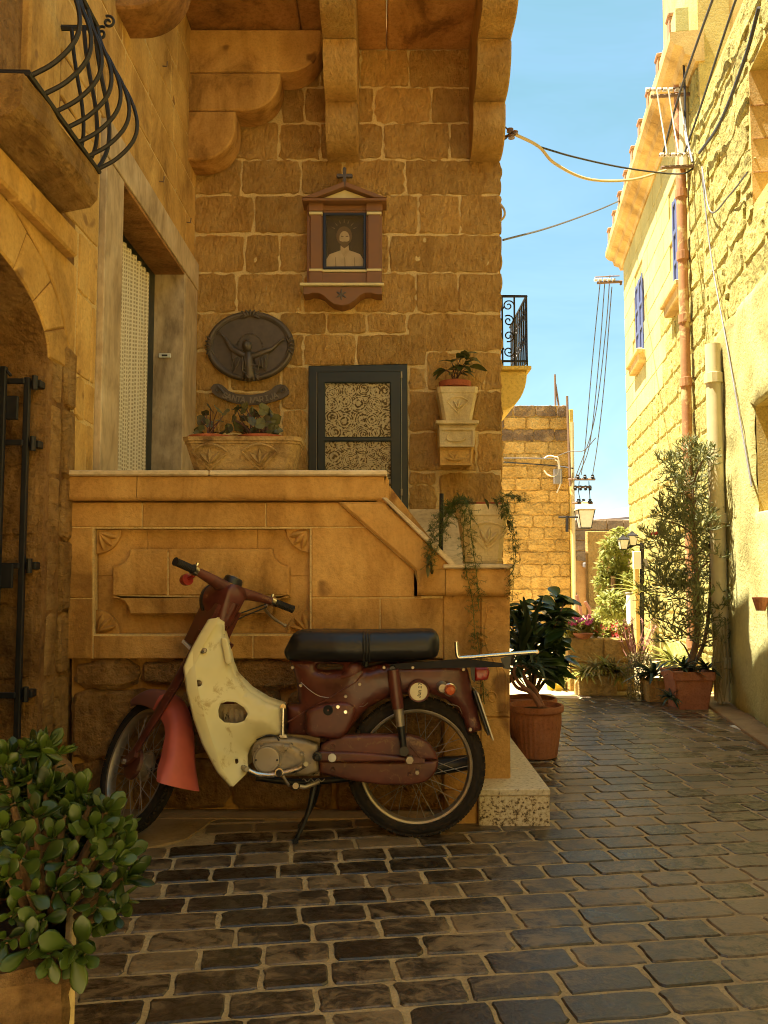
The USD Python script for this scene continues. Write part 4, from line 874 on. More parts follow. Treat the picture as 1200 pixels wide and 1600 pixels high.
# individual stones: smooth ashlar high up and far, rough lower down and near
sd = 5000
z = 0.05; k = 0
while z < zCor - 0.05:
    h = min(0.285, zCor - 0.02 - z); u = uN + 0.01 + (0.0 if k % 2 else -0.22) + R.uniform(0, 0.05)
    while u < uE - 0.02:
        w = R.uniform(0.42, 0.60); e = min(u + w, uE)
        if uE - e < 0.18: e = uE
        a, b = max(u, uN + 0.004), e
        u = e
        if b - a < 0.06: continue
        q = sbox(a, z, b, z + h)
        if any(q.intersection(x).area > 0.3 * q.area for x in wins): continue
        for x in wins:
            x0, y0, x1, y1 = x.bounds
            if q.intersects(x) and q.intersection(x).area > 1e-4:
                if a < x0: b = min(b, x0)
                elif b > x1: a = max(a, x1)
        if b - a < 0.05: continue
        rough = z < 3.05 or (a + b) / 2 < rw(1082, 400)[0] + 0.1 or (z < 3.9 and (a + b) / 2 < rw(1040, 600)[0])
        sd += 1
        if rough: obj('rubble_stone', blockgrid(RW, a + 0.006, b - 0.006, z + 0.006, z + h - 0.006, 0.012, 0.018, 10, 6, sd, 0.05, 0.015, 0.02, 0.03, 8.0), 'sunlit_rough', fr)
        else: obj('ashlar_stone', blockgrid(RW, a + 0.004, b - 0.004, z + 0.004, z + h - 0.004, 0.010 + 0.004 * R.random(), 0.004, 6, 4, sd, 0.012, 0.005, 0.004), 'sunlit_ashlar', fr)
    z += h; k += 1
# windows with blue louvred shutters
for wi, h in enumerate(wins):
    u0, v0, u1, v1 = h.bounds
    wn = obj('window', rbox(u0, u1, v0, v1, -0.16, -0.14, 0.002), 'dark_void', fr)
    obj('frame', cat_(rbox(u0, u0 + 0.05, v0, v1, -0.14, -0.06), rbox(u1 - 0.05, u1, v0, v1, -0.14, -0.06), rbox(u0 + 0.05, u1 - 0.05, v1 - 0.05, v1, -0.14, -0.06), rbox(u0 + 0.05, u1 - 0.05, v0, v0 + 0.05, -0.14, -0.06)), 'blue_shutter', wn)
    m = (u0 + u1) / 2
    for a, b in ((u0 + 0.03, m - 0.006), (m + 0.006, u1 - 0.03)):
        ms = [rbox(a, a + 0.05, v0 + 0.02, v1 - 0.02, -0.02, 0.02), rbox(b - 0.05, b, v0 + 0.02, v1 - 0.02, -0.02, 0.02)]
        for q in np.linspace(v0 + 0.05, v1 - 0.06, 4): ms.append(rbox(a + 0.05, b - 0.05, q - 0.025, q + 0.03, -0.018, 0.018))
        sh = obj('shutter', cat_(*ms), 'blue_shutter', wn)
        obj('shutter_panel', rbox(a + 0.05, b - 0.05, v0 + 0.04, v1 - 0.04, -0.008, 0.002), 'blue_shutter', sh)
    obj('sill', cat_(rbox(u0 - 0.1, u1 + 0.1, v0 - 0.16, v0 - 0.002, -0.02, 0.10, 0.012), rbox(u0 - 0.14, u1 + 0.14, v0 - 0.06, v0 - 0.003, 0.05, 0.135, 0.012)), 'cornice_stone', wn)
# cornice: profile swept along the wall, returned at its near end
def cprof(s=1.0): return [(-0.05, zCor - 0.05), (0.03, zCor - 0.05), (0.05, zCor + 0.0), (0.12, zCor + 0.03), (0.14, zCor + 0.10), (0.21, zCor + 0.13), (0.25, zCor + 0.18), (0.25, zCor + 0.25), (-0.05, zCor + 0.25)]
Fp = Frame(RW.at(np.array(uN - 0.02), 0.0, 0.0).reshape(3), RW.N, (0, 0, 1), RW.U)
L = uE + 0.25 - (uN - 0.02); n = 8
for k in range(n):
    a, b = L * k / n, L * (k + 1) / n - 0.004
    obj('cornice_stone', fprism(Fp, cprof(), a, b), 'cornice_stone', fr)
obj('parapet', rbox(uN - 0.02, uE + 0.2, zCor + 0.253, zCor + 0.48, 0.08, 0.20), 'sunlit_ashlar', fr)
for k in range(9):
    u = uN + 0.25 + (uE - uN) * k / 8.2
    obj('parapet_pier', cat_(rbox(u - 0.06, u + 0.06, zCor + 0.254, zCor + 0.54, 0.07, 0.215), rbox(u - 0.075, u + 0.075, zCor + 0.542, zCor + 0.58, 0.06, 0.228, 0.01)), 'red_stone', fr)
obj('setback_wall', rbox(uN + 0.02, uN + 2.5, zCor + 0.55, 8.4, -3.0, -0.16), 'cornice_stone', fr)
obj('end_wall', rbox(uN + 0.004, uN + 0.016, 5.3, 8.0, -3.0, -0.02), 'cornice_stone', fr)
# ---- nearer house: plaster below, rough stone above
zTop = 5.33
r1 = rw(1178, 380)[0]
rec = sbox(2.0, 3.72, r1, 4.72)
lowrec = sbox(2.0, 0.9, rw(1184, 780)[0], rw(1184, 625)[1])
obj('wall_core', fprism(RW, sbox(-3.5, 0, uN - 0.004, zTop).difference(rec).difference(sbox(2.0, 1.5, rw(1184, 780)[0], rw(1184, 632)[1])), -0.35, -0.006), 'sunlit_mortar', nr)
obj('wall_core', rbox(-3.5, uN - 0.01, 0, zTop, -3.0, -0.355), 'sunlit_mortar', nr)
zPl = lambda u: 3.10
z = 3.06; k = 0
while z < zTop - 0.05:
    h = min(0.28, zTop - z); u = 2.6 + (0.2 if k % 2 else 0.0)
    while u < uN - 0.01:
        w = R.uniform(0.36, 0.62); e = min(u + w, uN - 0.006); a, b = u, e; u = e
        if b - a < 0.06: continue
        q = sbox(a, z, b, z + h)
        if q.intersection(rec).area > 0.4 * q.area: continue
        if q.intersects(rec) and a < r1: a = max(a, r1)
        if b - a < 0.05: continue
        sd += 1
        obj('rubble_stone', blockgrid(RW, a + 0.007, b - 0.007, z + 0.007, z + h - 0.007, 0.010, 0.021, 11, 7, sd, 0.06, 0.016, 0.028, 0.03, 8.0), 'sunlit_rough', nr)
    z += h; k += 1
z = 0.05; k = 0
while z < 3.06:                                        # a strip of stone between the plaster and the corner
    h = 0.28; sd += 1
    obj('rubble_stone', blockgrid(RW, uP + 0.01, uN - 0.01, z + 0.007, z + h - 0.007, 0.008, 0.018, 8, 6, sd, 0.05, 0.016, 0.025, 0.03, 8.0), 'sunlit_rough', nr); z += h
pl = Polygon([(-3.4, 0), (uP, 0), (uP - 0.02, 1.0), (uP, 2.2), (uP - 0.01, 3.07), (uP - 1.0, 3.10), (-3.4, 3.12)]).difference(sbox(2.0, 1.5, rw(1184, 780)[0], rw(1184, 632)[1]))
p, T, d = tri2d(pl, 0.06, rings=[0.02], grid=0.07)
vis = p[:, 0] > 4.5
dep = 0.03 + 0.022 * (meshkit.fbm(np.column_stack([p * 5, p[:, 0] * 0]), 4, 3) - 0.5) * 2 * vis - 0.03 * (d < 1e-4)
obj('plaster', RW.mesh(np.column_stack([p, dep]), T), 'sunlit_plaster', nr, smooth=60)
obj('window_reveal', cat_(rbox(2.0, r1, 3.72, 4.72, -0.34, -0.30), rbox(r1 - 0.004, r1 + 0.006, 3.72, 4.72, -0.34, 0.0, 0.001)), 'cornice_stone', nr)
for q in (3.95, 4.2, 4.45):
    obj('reveal_joint', rbox(r1 - 0.010, r1 - 0.003, q, q + 0.012, -0.3, -0.01, 0.001), 'dark_mortar', nr)
obj('doorway_reveal', rbox(2.0, rw(1184, 780)[0], 1.5, rw(1184, 632)[1], -0.34, -0.30), 'cornice_stone', nr)
obj('wall_bracket_pot', lathe([(0.0, 0), (0.03, 0), (0.05, 0.07), (0.055, 0.09), (0.045, 0.09)], 14, RW.at(np.array(rw(1208, 945)[0]), rw(1208, 945)[1] - 0.04, 0.08).reshape(3)), 'terracotta', nr)
# ---- pipes: wall-fixed parts of the houses
def rpipe(name, px, r, mat, parent, label, d=0.06, collars=0.9):
    P = [RW.at(np.array(u), v, d).reshape(3) for u, v in px]
    m = obj(name, tube(P, r, 12), mat, parent, smooth=60, label=label)
    z0, z1 = px[-1][1], px[0][1]
    for q in np.arange(z0 + 0.3, z1 - 0.1, collars):
        u = np.interp(q, [z0, z1], [px[-1][0], px[0][0]]); c = RW.at(np.array(u), q, d).reshape(3)
        obj('collar', lathe([(r, -0.045), (r * 1.22, -0.04), (r * 1.22, 0.04), (r, 0.045)], 12, c), mat, m)
    return m
ua = rw(1083, 500)[0]
rpipe('soil_pipe', [(ua, rw(1072, 130)[1]), (ua, 1.0), (ua, 0.1)], 0.048, 'copper_pipe', fr, 'rust coloured clay downpipe with flaking collars', 0.08, 0.62)
ub = rw(1141, 800)[0]
rpipe('rain_pipe', [(ub, rw(1131, 540)[1]), (ub, 1.2), (ub, 0.05)], 0.062, 'cream_pipe', nr, 'thick cream rain pipe ending open at the top', 0.10, 1.15)
obj('end_wall_mass', rbox(uE + 0.01, uE + 0.03, 0.0, zCor, -3.0, -0.3), 'sunlit_mortar', fr)

# ---------------------------------------------------------------- shrine, plaque, banner, planters
def loft(levels, cx, cy, ch=0.02):
    """levels: (z, half width x, half width y); chamfered rectangles skinned into one closed shape."""
    V = []; n = 8
    for z, a, b in levels:
        c = min(ch, a * 0.45, b * 0.45)
        V += [(cx + x, cy + y, z) for x, y in ((-a + c, -b), (a - c, -b), (a, -b + c), (a, b - c), (a - c, b), (-a + c, b), (-a, b - c), (-a, -b + c))]
    F = []
    for i in range(len(levels) - 1):
        for j in range(n):
            p, q = i * n + j, i * n + (j + 1) % n; F += [(p, q, q + n), (p, q + n, p + n)]
    F += [(0, j + 1, j) for j in range(1, n - 1)]
    t = (len(levels) - 1) * n; F += [(t, t + j, t + j + 1) for j in range(1, n - 1)]
    return np.array(V), np.array(F)
# ---- wooden shrine
yS = YW - 0.13
hs = lambda pts, Y=yS: [tuple(PY(x, y, Y)[[0, 2]]) for x, y in pts]
def hrect(x0, y0, x1, y1, Y=yS): return hs([(x0, y1), (x1, y1), (x1, y0), (x0, y0)], Y)
sh = thing('wall_shrine', 'brown wooden wall shrine with pediment and glazed picture on the hewn stone wall', 'shrine', PY(537, 450, YW))
B = 'shrine_brown'; Cc = 'shrine_cream'
body = Polygon(hrect(479, 326, 597, 447)).difference(Polygon(hrect(504, 330, 572, 419)))
obj('case', fprism(FW, body, 0.0, 0.105, 0.003), B, sh)
obj('back_board', fprism(FW, hrect(500, 326, 576, 423), 0.0, 0.03), 'picture_dark', sh)
for x0, x1 in ((485, 502), (575, 594)):
    pz = obj('pilaster', fprism(FW, hrect(x0, 333, x1, 446), 0.10, 0.128, 0.003), B, sh)
    obj('capital', fprism(FW, hrect(x0 - 2, 331, x1 + 2, 335), 0.10, 0.136, 0.002), Cc, pz)
    obj('capital_block', fprism(FW, hrect(x0 - 3, 318, x1 + 3, 330), 0.10, 0.140, 0.004), B, pz)
    obj('plinth', fprism(FW, hrect(x0 - 2, 424, x1 + 2, 446), 0.10, 0.137, 0.003), B, pz)
    obj('plinth_cap', fprism(FW, hrect(x0 - 2, 420.5, x1 + 2, 424), 0.10, 0.142, 0.002), Cc, pz)
obj('architrave', fprism(FW, hrect(479, 319, 598, 327), 0.0, 0.115, 0.004), B, sh)
obj('dado', cat_(fprism(FW, hrect(503, 425, 574, 446), 0.0, 0.118, 0.003)), B, sh)
obj('cream_moulding', fprism(FW, hrect(503, 420.5, 574, 424), 0.0, 0.124, 0.002), Cc, sh)
obj('eaves', fprism(FW, hs([(473, 318.5), (604, 318.5), (604, 314.5), (473, 314.5)]), 0.0, 0.19, 0.004), B, sh)
obj('tympanum', fprism(FW, hs([(496, 314), (539, 297.5), (584, 314)]), 0.0, 0.14, 0.002), Cc, sh)
obj('roof', cat_(fprism(FW, hs([(473, 314), (538, 289), (539, 297), (494, 314)]), 0.0, 0.19, 0.004), fprism(FW, hs([(604, 314), (540, 289), (539.5, 297), (586, 314)]), 0.0, 0.19, 0.004)), B, sh)
obj('shelf', fprism(FW, hrect(469, 444, 600, 448), 0.0, 0.165, 0.003), Cc, sh)
ap = [(474, 448.5), (597, 448.5), (597, 461), (588, 461), (580, 458.5), (570, 459), (562, 463), (555, 470), (546, 476), (534, 478.5), (522, 476), (513, 470), (506, 463), (498, 459), (488, 458.5), (482, 461), (474, 461)]
obj('apron', fprism(FW, hs(ap), 0.0, 0.145, 0.004), B, sh)
star = []
cst = hs([(533.5, 461.5)])[0]
for k in range(6): star.append(petal(FW, cst, k * pi / 3 + pi / 6, 0.043, 0.0075, (0.146, 0.004)))
obj('star', cat_(*star), 'bronze', sh)
obj('picture_frame', fprism(FW, Polygon(hrect(504.5, 330.5, 571.5, 418.5)).difference(Polygon(hrect(509, 334.5, 567.5, 414.5))), 0.04, 0.112, 0.003), 'black_paint', sh)
pic = obj('picture', fprism(FW, hrect(507, 333, 570, 416), 0.03, 0.05), 'picture_dark', sh)
L1 = lambda pts, d, m, nm: obj(nm, fprism(FW, hs(pts), 0.049, 0.049 + d), m, pic)
L1([(508.5, 415.5), (509, 399), (514, 391), (524, 387.5), (531, 385), (545, 385), (553, 387.5), (562, 391), (567, 399), (568, 415.5)], 0.003, 'picture_cloth', 'painted_robe')
L1([(531, 386), (531.5, 377), (544, 377), (545, 386), (541, 393), (538, 396), (535, 393)], 0.0042, 'picture_skin', 'painted_neck')
eo = lambda cx, cy, a, b, t0=0, t1=2 * pi, n=20: [(cx + a * math.cos(t), cy - b * math.sin(t)) for t in np.linspace(t0, t1, n)]
L1(eo(537, 362, 12.5, 15), 0.0035, 'picture_hair', 'painted_hair')
L1(eo(537.5, 365.5, 8.0, 11.0), 0.0052, 'picture_skin', 'painted_face')
L1([(530.5, 370), (534, 371.5), (537.5, 371), (541, 371.5), (544.8, 370), (543, 378), (537.5, 382), (532, 378)], 0.006, 'picture_hair', 'painted_beard')
L1([(532, 362.2), (536, 362.6), (536, 363.8), (532, 363.6)], 0.006, 'picture_hair', 'painted_eye'); L1([(539.4, 362.6), (543.4, 362.2), (543.4, 363.6), (539.4, 363.8)], 0.006, 'picture_hair', 'painted_eye')
for k in range(7):
    an = math.radians(30 + 20 * k); ca, sa = math.cos(an), math.sin(an)
    L1([(537 + 17 * ca - 0.8 * sa, 360 - 19 * sa - 0.8 * ca), (537 + 17 * ca + 0.8 * sa, 360 - 19 * sa + 0.8 * ca), (537 + 24 * ca, 360 - 25 * sa)], 0.002, 'picture_glow', 'painted_ray')
for x in (523, 537.5, 553): L1([(x, 396), (x + 0.8, 396), (x + 1.6, 415), (x + 0.4, 415)], 0.0042, 'picture_glow', 'painted_fold')
pv, pf = fprism(FW, hrect(508, 334, 568.5, 415), 0.0, 0.003); zlo, zhi = pv[:, 2].min(), pv[:, 2].max(); pv[:, 1] -= 0.056 + 0.042 * (pv[:, 2] - zlo) / (zhi - zlo); obj('pane', (pv, pf), 'pane_glass', sh)
cr = Polygon(hs([(534.5, 290), (535.5, 272), (527, 272.5), (525, 270), (525.5, 267.5), (528, 266.5), (535.5, 267.5), (535, 259), (536, 256.5), (538.5, 256), (540.5, 257.5), (540, 267.5), (547.5, 266.5), (550, 267.5), (551, 270), (549.5, 272.3), (540, 272), (541, 290)]))
obj('cross', fprism(FW, cr, 0.06, 0.085, 0.003), 'bronze', sh)
# ---- oval relief
yP = YW - 0.05
ps = lambda x, y: tuple(PY(x, y, yP)[[0, 2]])
pc = ps(390.5, 540); rx, rz = ps(458, 540)[0] - pc[0], ps(390, 487)[1] - pc[1]
pq = thing('oval_relief', 'dark bronze oval wall relief of a robed figure with outstretched arms', 'plaque', PY(390, 595, YW))
ell = lambda a, b, n=56: [(pc[0] + a * math.cos(t), pc[1] + b * math.sin(t)) for t in np.linspace(0, 2 * pi, n + 1)[:-1]]
obj('back_plate', fprism(FW, ell(rx * 0.97, rz * 0.97), 0.0, 0.04, 0.004), 'bronze', pq)
th = np.linspace(0, 2 * pi, 73)
def ring(k, r, d): return tube(np.array([FW.at(np.array(pc[0] + rx * k * math.cos(t)), pc[1] + rz * k * math.sin(t), d).reshape(3) for t in th]), r, 8, False)
obj('rim', cat_(ring(0.945, 0.020, 0.042), ring(0.885, 0.008, 0.044), ring(1.0, 0.008, 0.03)), 'bronze', pq, smooth=60)
for a0 in (0, pi / 2, pi, 3 * pi / 2):
    orn = []; c = (pc[0] + rx * 0.95 * math.cos(a0), pc[1] + rz * 0.95 * math.sin(a0))
    for k in (-2, -1, 0, 1, 2):
        orn.append(petal(FW, (c[0] - 0.02 * math.cos(a0) + 0.018 * k * -math.sin(a0), c[1] - 0.02 * math.sin(a0) + 0.018 * k * math.cos(a0)), a0 + k * 0.35, 0.05, 0.012, (0.055, 0.014)))
        orn.append(petal(FW, c, a0 + pi / 2 + k * 0.25 + (pi if k < 0 else 0), 0.085, 0.013, (0.05, 0.014)))
    obj('rim_ornament', cat_(*orn), 'bronze', pq, smooth=50)
f3 = lambda x, y, d: FW.at(np.array(ps(x, y)[0]), ps(x, y)[1], d).reshape(3)
fig = []
def limb(pts, rs, fl=0.6):
    v, f = tube(spline([f3(x, y, d) for x, y, d in pts], 5), np.interp(np.linspace(0, 1, 5 * (len(pts) - 1) + 1), np.linspace(0, 1, len(rs)), rs), 10); return v, f
fig.append(limb([(383, 556, 0.05), (374, 552, 0.055), (363, 545, 0.055), (356, 535, 0.055), (351, 527, 0.055)], [0.028, 0.027, 0.022, 0.016, 0.011]))
fig.append(limb([(351, 527, 0.055), (347, 523, 0.06), (342, 519, 0.06)], [0.009, 0.010, 0.004]))
for dx, dy in ((-3, -2), (0, -4), (-5, 1)): fig.append(limb([(346, 523, 0.06), (344 + dx * 0.6, 521 + dy * 0.6, 0.06), (342 + dx, 519 + dy, 0.058)], [0.004, 0.004, 0.002]))
fig.append(limb([(393, 557, 0.05), (404, 554, 0.055), (416, 549, 0.055), (425, 545, 0.055), (432, 539, 0.055)], [0.026, 0.024, 0.022, 0.015, 0.010]))
fig.append(limb([(432, 539, 0.055), (437, 534, 0.06), (443, 531, 0.06)], [0.008, 0.009, 0.004]))
for dx, dy in ((3, -2), (4, 1), (1, -4)): fig.append(limb([(438, 533, 0.06), (441 + dx * 0.6, 531 + dy * 0.6, 0.06), (443 + dx, 530 + dy, 0.058)], [0.004, 0.004, 0.002]))
fig.append(limb([(388, 552, 0.05), (388, 562, 0.06), (389, 575, 0.06), (390, 590, 0.05)], [0.030, 0.038, 0.042, 0.044]))
for cl_p in ([(360, 543), (372, 548), (384, 556), (384, 591), (372, 587), (362, 584), (367, 573), (362, 561)], [(396, 557), (412, 551), (419, 552), (418, 566), (416, 580), (409, 574), (400, 572)]): fig.append(fprism(FW, [ps(x, y) for x, y in cl_p], 0.03, 0.062, 0.006))
obj('robed_figure', cat_(*fig), 'bronze', pq, smooth=60)
folds = []
for k, (x0, y0, x1, y1, x2, y2) in enumerate(((380, 560, 382, 578, 398, 582), (383, 560, 387, 574, 400, 577), (386, 566, 392, 572, 402, 572), (380, 565, 381, 582, 393, 588), (405, 560, 406, 570, 404, 580), (409, 560, 411, 570, 411, 579), (413, 558, 416, 566, 416, 575), (376, 562, 372, 572, 368, 580), (372, 558, 366, 566, 363, 578), (384, 586, 390, 592, 398, 590))):
    folds.append(limb([(x0, y0, 0.088), ((x0 + x1) / 2, (y0 + y1) / 2, 0.092), (x1, y1, 0.09), (x2, y2, 0.086)], [0.004, 0.0065, 0.0065, 0.003]))
obj('drapery_folds', cat_(*folds), 'bronze', pq, smooth=60)
hd = f3(386.5, 541, 0.065)
v, f = mv(trimesh.creation.icosphere(2, 1.0))
vo = v * [0.037, 0.034, 0.047]; vo = xf((vo, f), rot((0, 1, 0), -14))
obj('veiled_head', (vo[0] + hd, f), 'bronze', pq, smooth=True)
vi = xf((v * [0.018, 0.016, 0.028], f), rot((0, 1, 0), -14)); obj('face', (vi[0] + f3(385.5, 541, 0.093), f), 'bronze', pq, smooth=True)
obj('halo', cat_(*[mvd(mv(trimesh.creation.icosphere(1, 0.0068)), f3(390 + 20 * math.cos(t), 543 + 22 * -math.sin(t), 0.045)) for t in np.linspace(-0.15, pi + 0.25, 15)]), 'bronze', pq)
# ---- scroll banner with raised lettering
bn = thing('name_banner', 'small dark bronze scroll banner below the oval relief', 'plaque', PY(390, 630, YW))
top = [(346, 601), (352, 606), (356, 610), (368, 615), (390, 617), (410, 614), (424, 608), (430, 602), (438, 600), (446, 602), (451, 609), (450, 615), (441, 621)]
bot = [(430, 625), (412, 630), (390, 631.5), (368, 629), (352, 624), (338, 618), (331, 612), (329, 605), (333, 600), (340, 599)]
bp = Polygon([ps(x, y) for x, y in top + bot]).buffer(0.004).buffer(-0.004)
obj('ribbon', fprism(FW, bp.buffer(0.002).simplify(0.0012), 0.0, 0.034, 0.0), 'bronze', bn)
for x, y, s in ((341, 609, 1), (441, 609, -1)):
    obj('curl', cat_(tube(scroll(f3(x, y, 0.036), 0.024, 1.3, 0.6, s), 0.007, 6), tube([f3(x - 2 * s, y - 7, 0.036), f3(x + 4 * s, y - 1, 0.042), f3(x + 9 * s, y + 5, 0.038)], 0.009, 6)), 'bronze', bn)
txt = 'SANTA MARIJA'; n = len(txt); let = []
for k, chh in enumerate(txt):
    if chh == ' ': continue
    t = (k - (n - 1) / 2) / ((n - 1) / 2)
    x, y = 391 + t * 40, 624.5 - 7.5 * t * t
    m = mv(meshkit.text_mesh(chh, 0.042, 0.009, True)); v = m[0].copy(); v[:, 0] -= v[:, 0].mean(); v[:, 1] -= 0.021
    an = math.atan2(15 * t / 40, 1) ; ca, sa = math.cos(an), math.sin(an)
    q = np.column_stack([v[:, 0] * ca - v[:, 1] * sa, v[:, 0] * sa + v[:, 1] * ca, v[:, 2]])
    c = ps(x, y); let.append(FW.mesh(q + [c[0], c[1], 0.0335], m[1][:, ::-1]))
obj('lettering', cat_(*let), 'picture_glow', bn)
# ---- long planter on the parapet
yPl = YS - 0.03
zq = zk + 0.027
tq = thing('long_planter', 'long mossy stone planter with fan carvings on the staircase parapet', 'planter', (sp(372, 735)[0], 3.93, zq))
xa_, xb_ = PY(300, 735, yPl)[0], PY(455, 735, yPl)[0]; cx = (xa_ + xb_) / 2 - 0.003; hw = (xb_ - xa_) / 2
zt_ = PY(370, 682, yPl)[2]; H = zt_ - zq
cyp = yPl + 0.115
obj('trough', loft([(zq, hw - 0.004, 0.085), (zq + 0.008, hw, 0.09), (zt_ - 0.034, hw + 0.034, 0.112), (zt_ - 0.031, hw + 0.04, 0.118), (zt_ - 0.022, hw + 0.038, 0.116), (zt_ - 0.018, hw + 0.044, 0.122), (zt_, hw + 0.046, 0.124), (zt_, hw + 0.02, 0.10), (zt_ - 0.03, hw + 0.018, 0.098)], cx, cyp, 0.03), 'mossy_stone', tq)
sl = math.atan2(0.03, H - 0.04)
def lozenge(F, c, w, h, parent, mat, d=0.0, three=True):
    """A fan in a pointed frame: raised outline and petals."""
    bot = (c[0], c[1] - h * 0.5); rr = h
    arc = [(bot[0] + rr * math.sin(t) * w / h, bot[1] + rr * math.cos(t)) for t in np.linspace(-0.78, 0.78, 13)]
    pts = [bot] + arc + [bot]
    out = [tube([F.at(np.array(x), y, d).reshape(3) for x, y in pts], 0.0058, 6)]
    base = (bot[0], bot[1] + h * 0.26)
    for an in ((-0.72, 0, 0.72) if three else (0.15, -0.5, 0.75)):
        out.append(petal(F, base, pi / 2 - an, h * 0.56, h * 0.085, (d, 0.020)))
    v, f = mv(trimesh.creation.icosphere(1, h * 0.10)); out.append(F.mesh(v * [1, 1, 0.6] + [base[0], base[1] - h * 0.02, d], f))
    obj('fan_ornament', cat_(*out), mat, parent, smooth=50)
PFf = Frame((0, cyp - 0.0905, zq), (1, 0, 0), (0, -math.sin(sl), math.cos(sl)), (0, -math.cos(sl), -math.sin(sl)))
for px in (327, 405): lozenge(PFf, (PY(px, 712, yPl)[0], (PY(px, 713, yPl)[2] - zq)), 0.115, 0.12, tq, 'mossy_stone', 0.001)
inpots = []
for px, w in ((330, 0.10), (408, 0.105)):
    c = (PY(px, 680, cyp)[0], cyp, zt_ - 0.02)
    q = thing('plastic_pot' if False else 'terracotta_pot', ('left' if px < 350 else 'right') + ' red terracotta pot set into the long mossy planter', 'flower pot', c)
    obj('bowl', lathe([(0.0, -0.05), (w * 0.8, -0.05), (w * 0.95, 0.015), (w * 1.05, 0.018), (w * 1.06, 0.036), (w * 0.98, 0.037), (w * 0.94, 0.02), (0, 0.022)], 28, c), 'red_terracotta', q)
    obj('soil', lathe([(0, 0.026), (w * 0.93, 0.024)], 20, c), 'soil', q); inpots.append((c, w, q))
# ---- bracket planter on the wall
xw, zw = PY(713, 700, 6.05)[0], 0
yb_ = YW - 0.13
Zb = lambda y: PY(713, y, yb_)[2]
def hwid(x0, x1): return (PY(x1, 690, yb_)[0] - PY(x0, 690, yb_)[0]) / 2
bk = thing('wall_bracket_shelf', 'carved pale stone bracket with two panels fixed to the wall', 'wall bracket', (xw, YW, Zb(726)))
obj('lower_block', loft([(Zb(727), hwid(690, 737), 0.09), (Zb(699), hwid(687, 740), 0.10)], xw - 0.003, YW - 0.10, 0.003), 'ashlar_stone', bk)
obj('upper_block', loft([(Zb(698.5), hwid(687, 742), 0.11), (Zb(668), hwid(686, 742), 0.115)], xw, YW - 0.115, 0.003), 'pale_stone', bk)
obj('top_shelf', loft([(Zb(667.5), hwid(686, 740), 0.12), (Zb(666), hwid(680, 746), 0.13), (Zb(661.5), hwid(680, 746), 0.13)], xw, YW - 0.13, 0.004), 'pale_stone', bk)
PB = Frame((0, YW - 0.231, 0), (1, 0, 0), (0, 0, 1), (0, -1, 0)); PB2 = Frame((0, YW - 0.20, 0), (1, 0, 0), (0, 0, 1), (0, -1, 0))
bb = lambda x, y: (PY(x, y, yb_ - 0.1)[0], PY(x, y, yb_ - 0.1)[2])
def rim(F, x0, y0, x1, y1, d0, d1, w): 
    q = Polygon([bb(x0, y1), bb(x1, y1), bb(x1, y0), bb(x0, y0)]); return fprism(F, q.difference(q.buffer(-w, join_style=2)), d0, d1)
obj('panel_border', rim(PB, 687, 669, 741, 698, -0.01, 0.008, 0.014), 'pale_stone', bk)
obj('panel_border', rim(PB2, 688, 699, 738, 726, -0.01, 0.008, 0.012), 'ashlar_stone', bk)
obj('swag_carving', tube(spline([PB.at(np.array(a), b, 0.002).reshape(3) for a, b in [bb(x, y) for x, y in ((702, 677), (698, 683), (701, 688), (712, 689), (722, 688), (727, 684))]], 5), 0.005, 6), 'pale_stone', bk)
obj('leaf_carving', cat_(*[petal(PB2, bb(711, 718), a, 0.07, 0.011, (0.0, 0.008)) for a in (0.15, 1.2, 2.3, 2.9)]), 'ashlar_stone', bk)
wp = thing('square_planter', 'square tapered cream planter with fan panel on the wall bracket', 'planter', (xw, YW - 0.13, Zb(661)))
obj('planter_body', loft([(Zb(661.2), hwid(692, 737), 0.095), (Zb(656), hwid(692, 738), 0.096), (Zb(620), hwid(685, 744), 0.122), (Zb(619), hwid(684, 745), 0.126), (Zb(610), hwid(683, 746), 0.13), (Zb(610), hwid(689, 740), 0.11), (Zb(613), hwid(689, 740), 0.11)], xw + 0.004, YW - 0.135, 0.022), 'pale_stone', wp)
sl2 = math.atan2(0.026, Zb(620) - Zb(656))
PW_ = Frame((0, YW - 0.135 - 0.0965, Zb(656)), (1, 0, 0), (0, -math.sin(sl2), math.cos(sl2)), (0, -math.cos(sl2), -math.sin(sl2)))
lozenge(PW_, (xw + 0.004, Zb(637) - Zb(656)), 0.11, 0.115, wp, 'pale_stone', 0.001, False)
c = (PY(711, 607, YW - 0.135)[0], YW - 0.135, Zb(611))
tp = thing('terracotta_pot', 'small red terracotta pot standing in the cream wall planter', 'flower pot', c)
obj('bowl', lathe([(0, -0.02), (0.095, -0.02), (0.098, 0.018), (0.117, 0.022), (0.12, 0.062), (0.112, 0.066), (0.10, 0.055), (0, 0.05)], 28, c), 'red_terracotta', tp, smooth=50)
wallpot = c
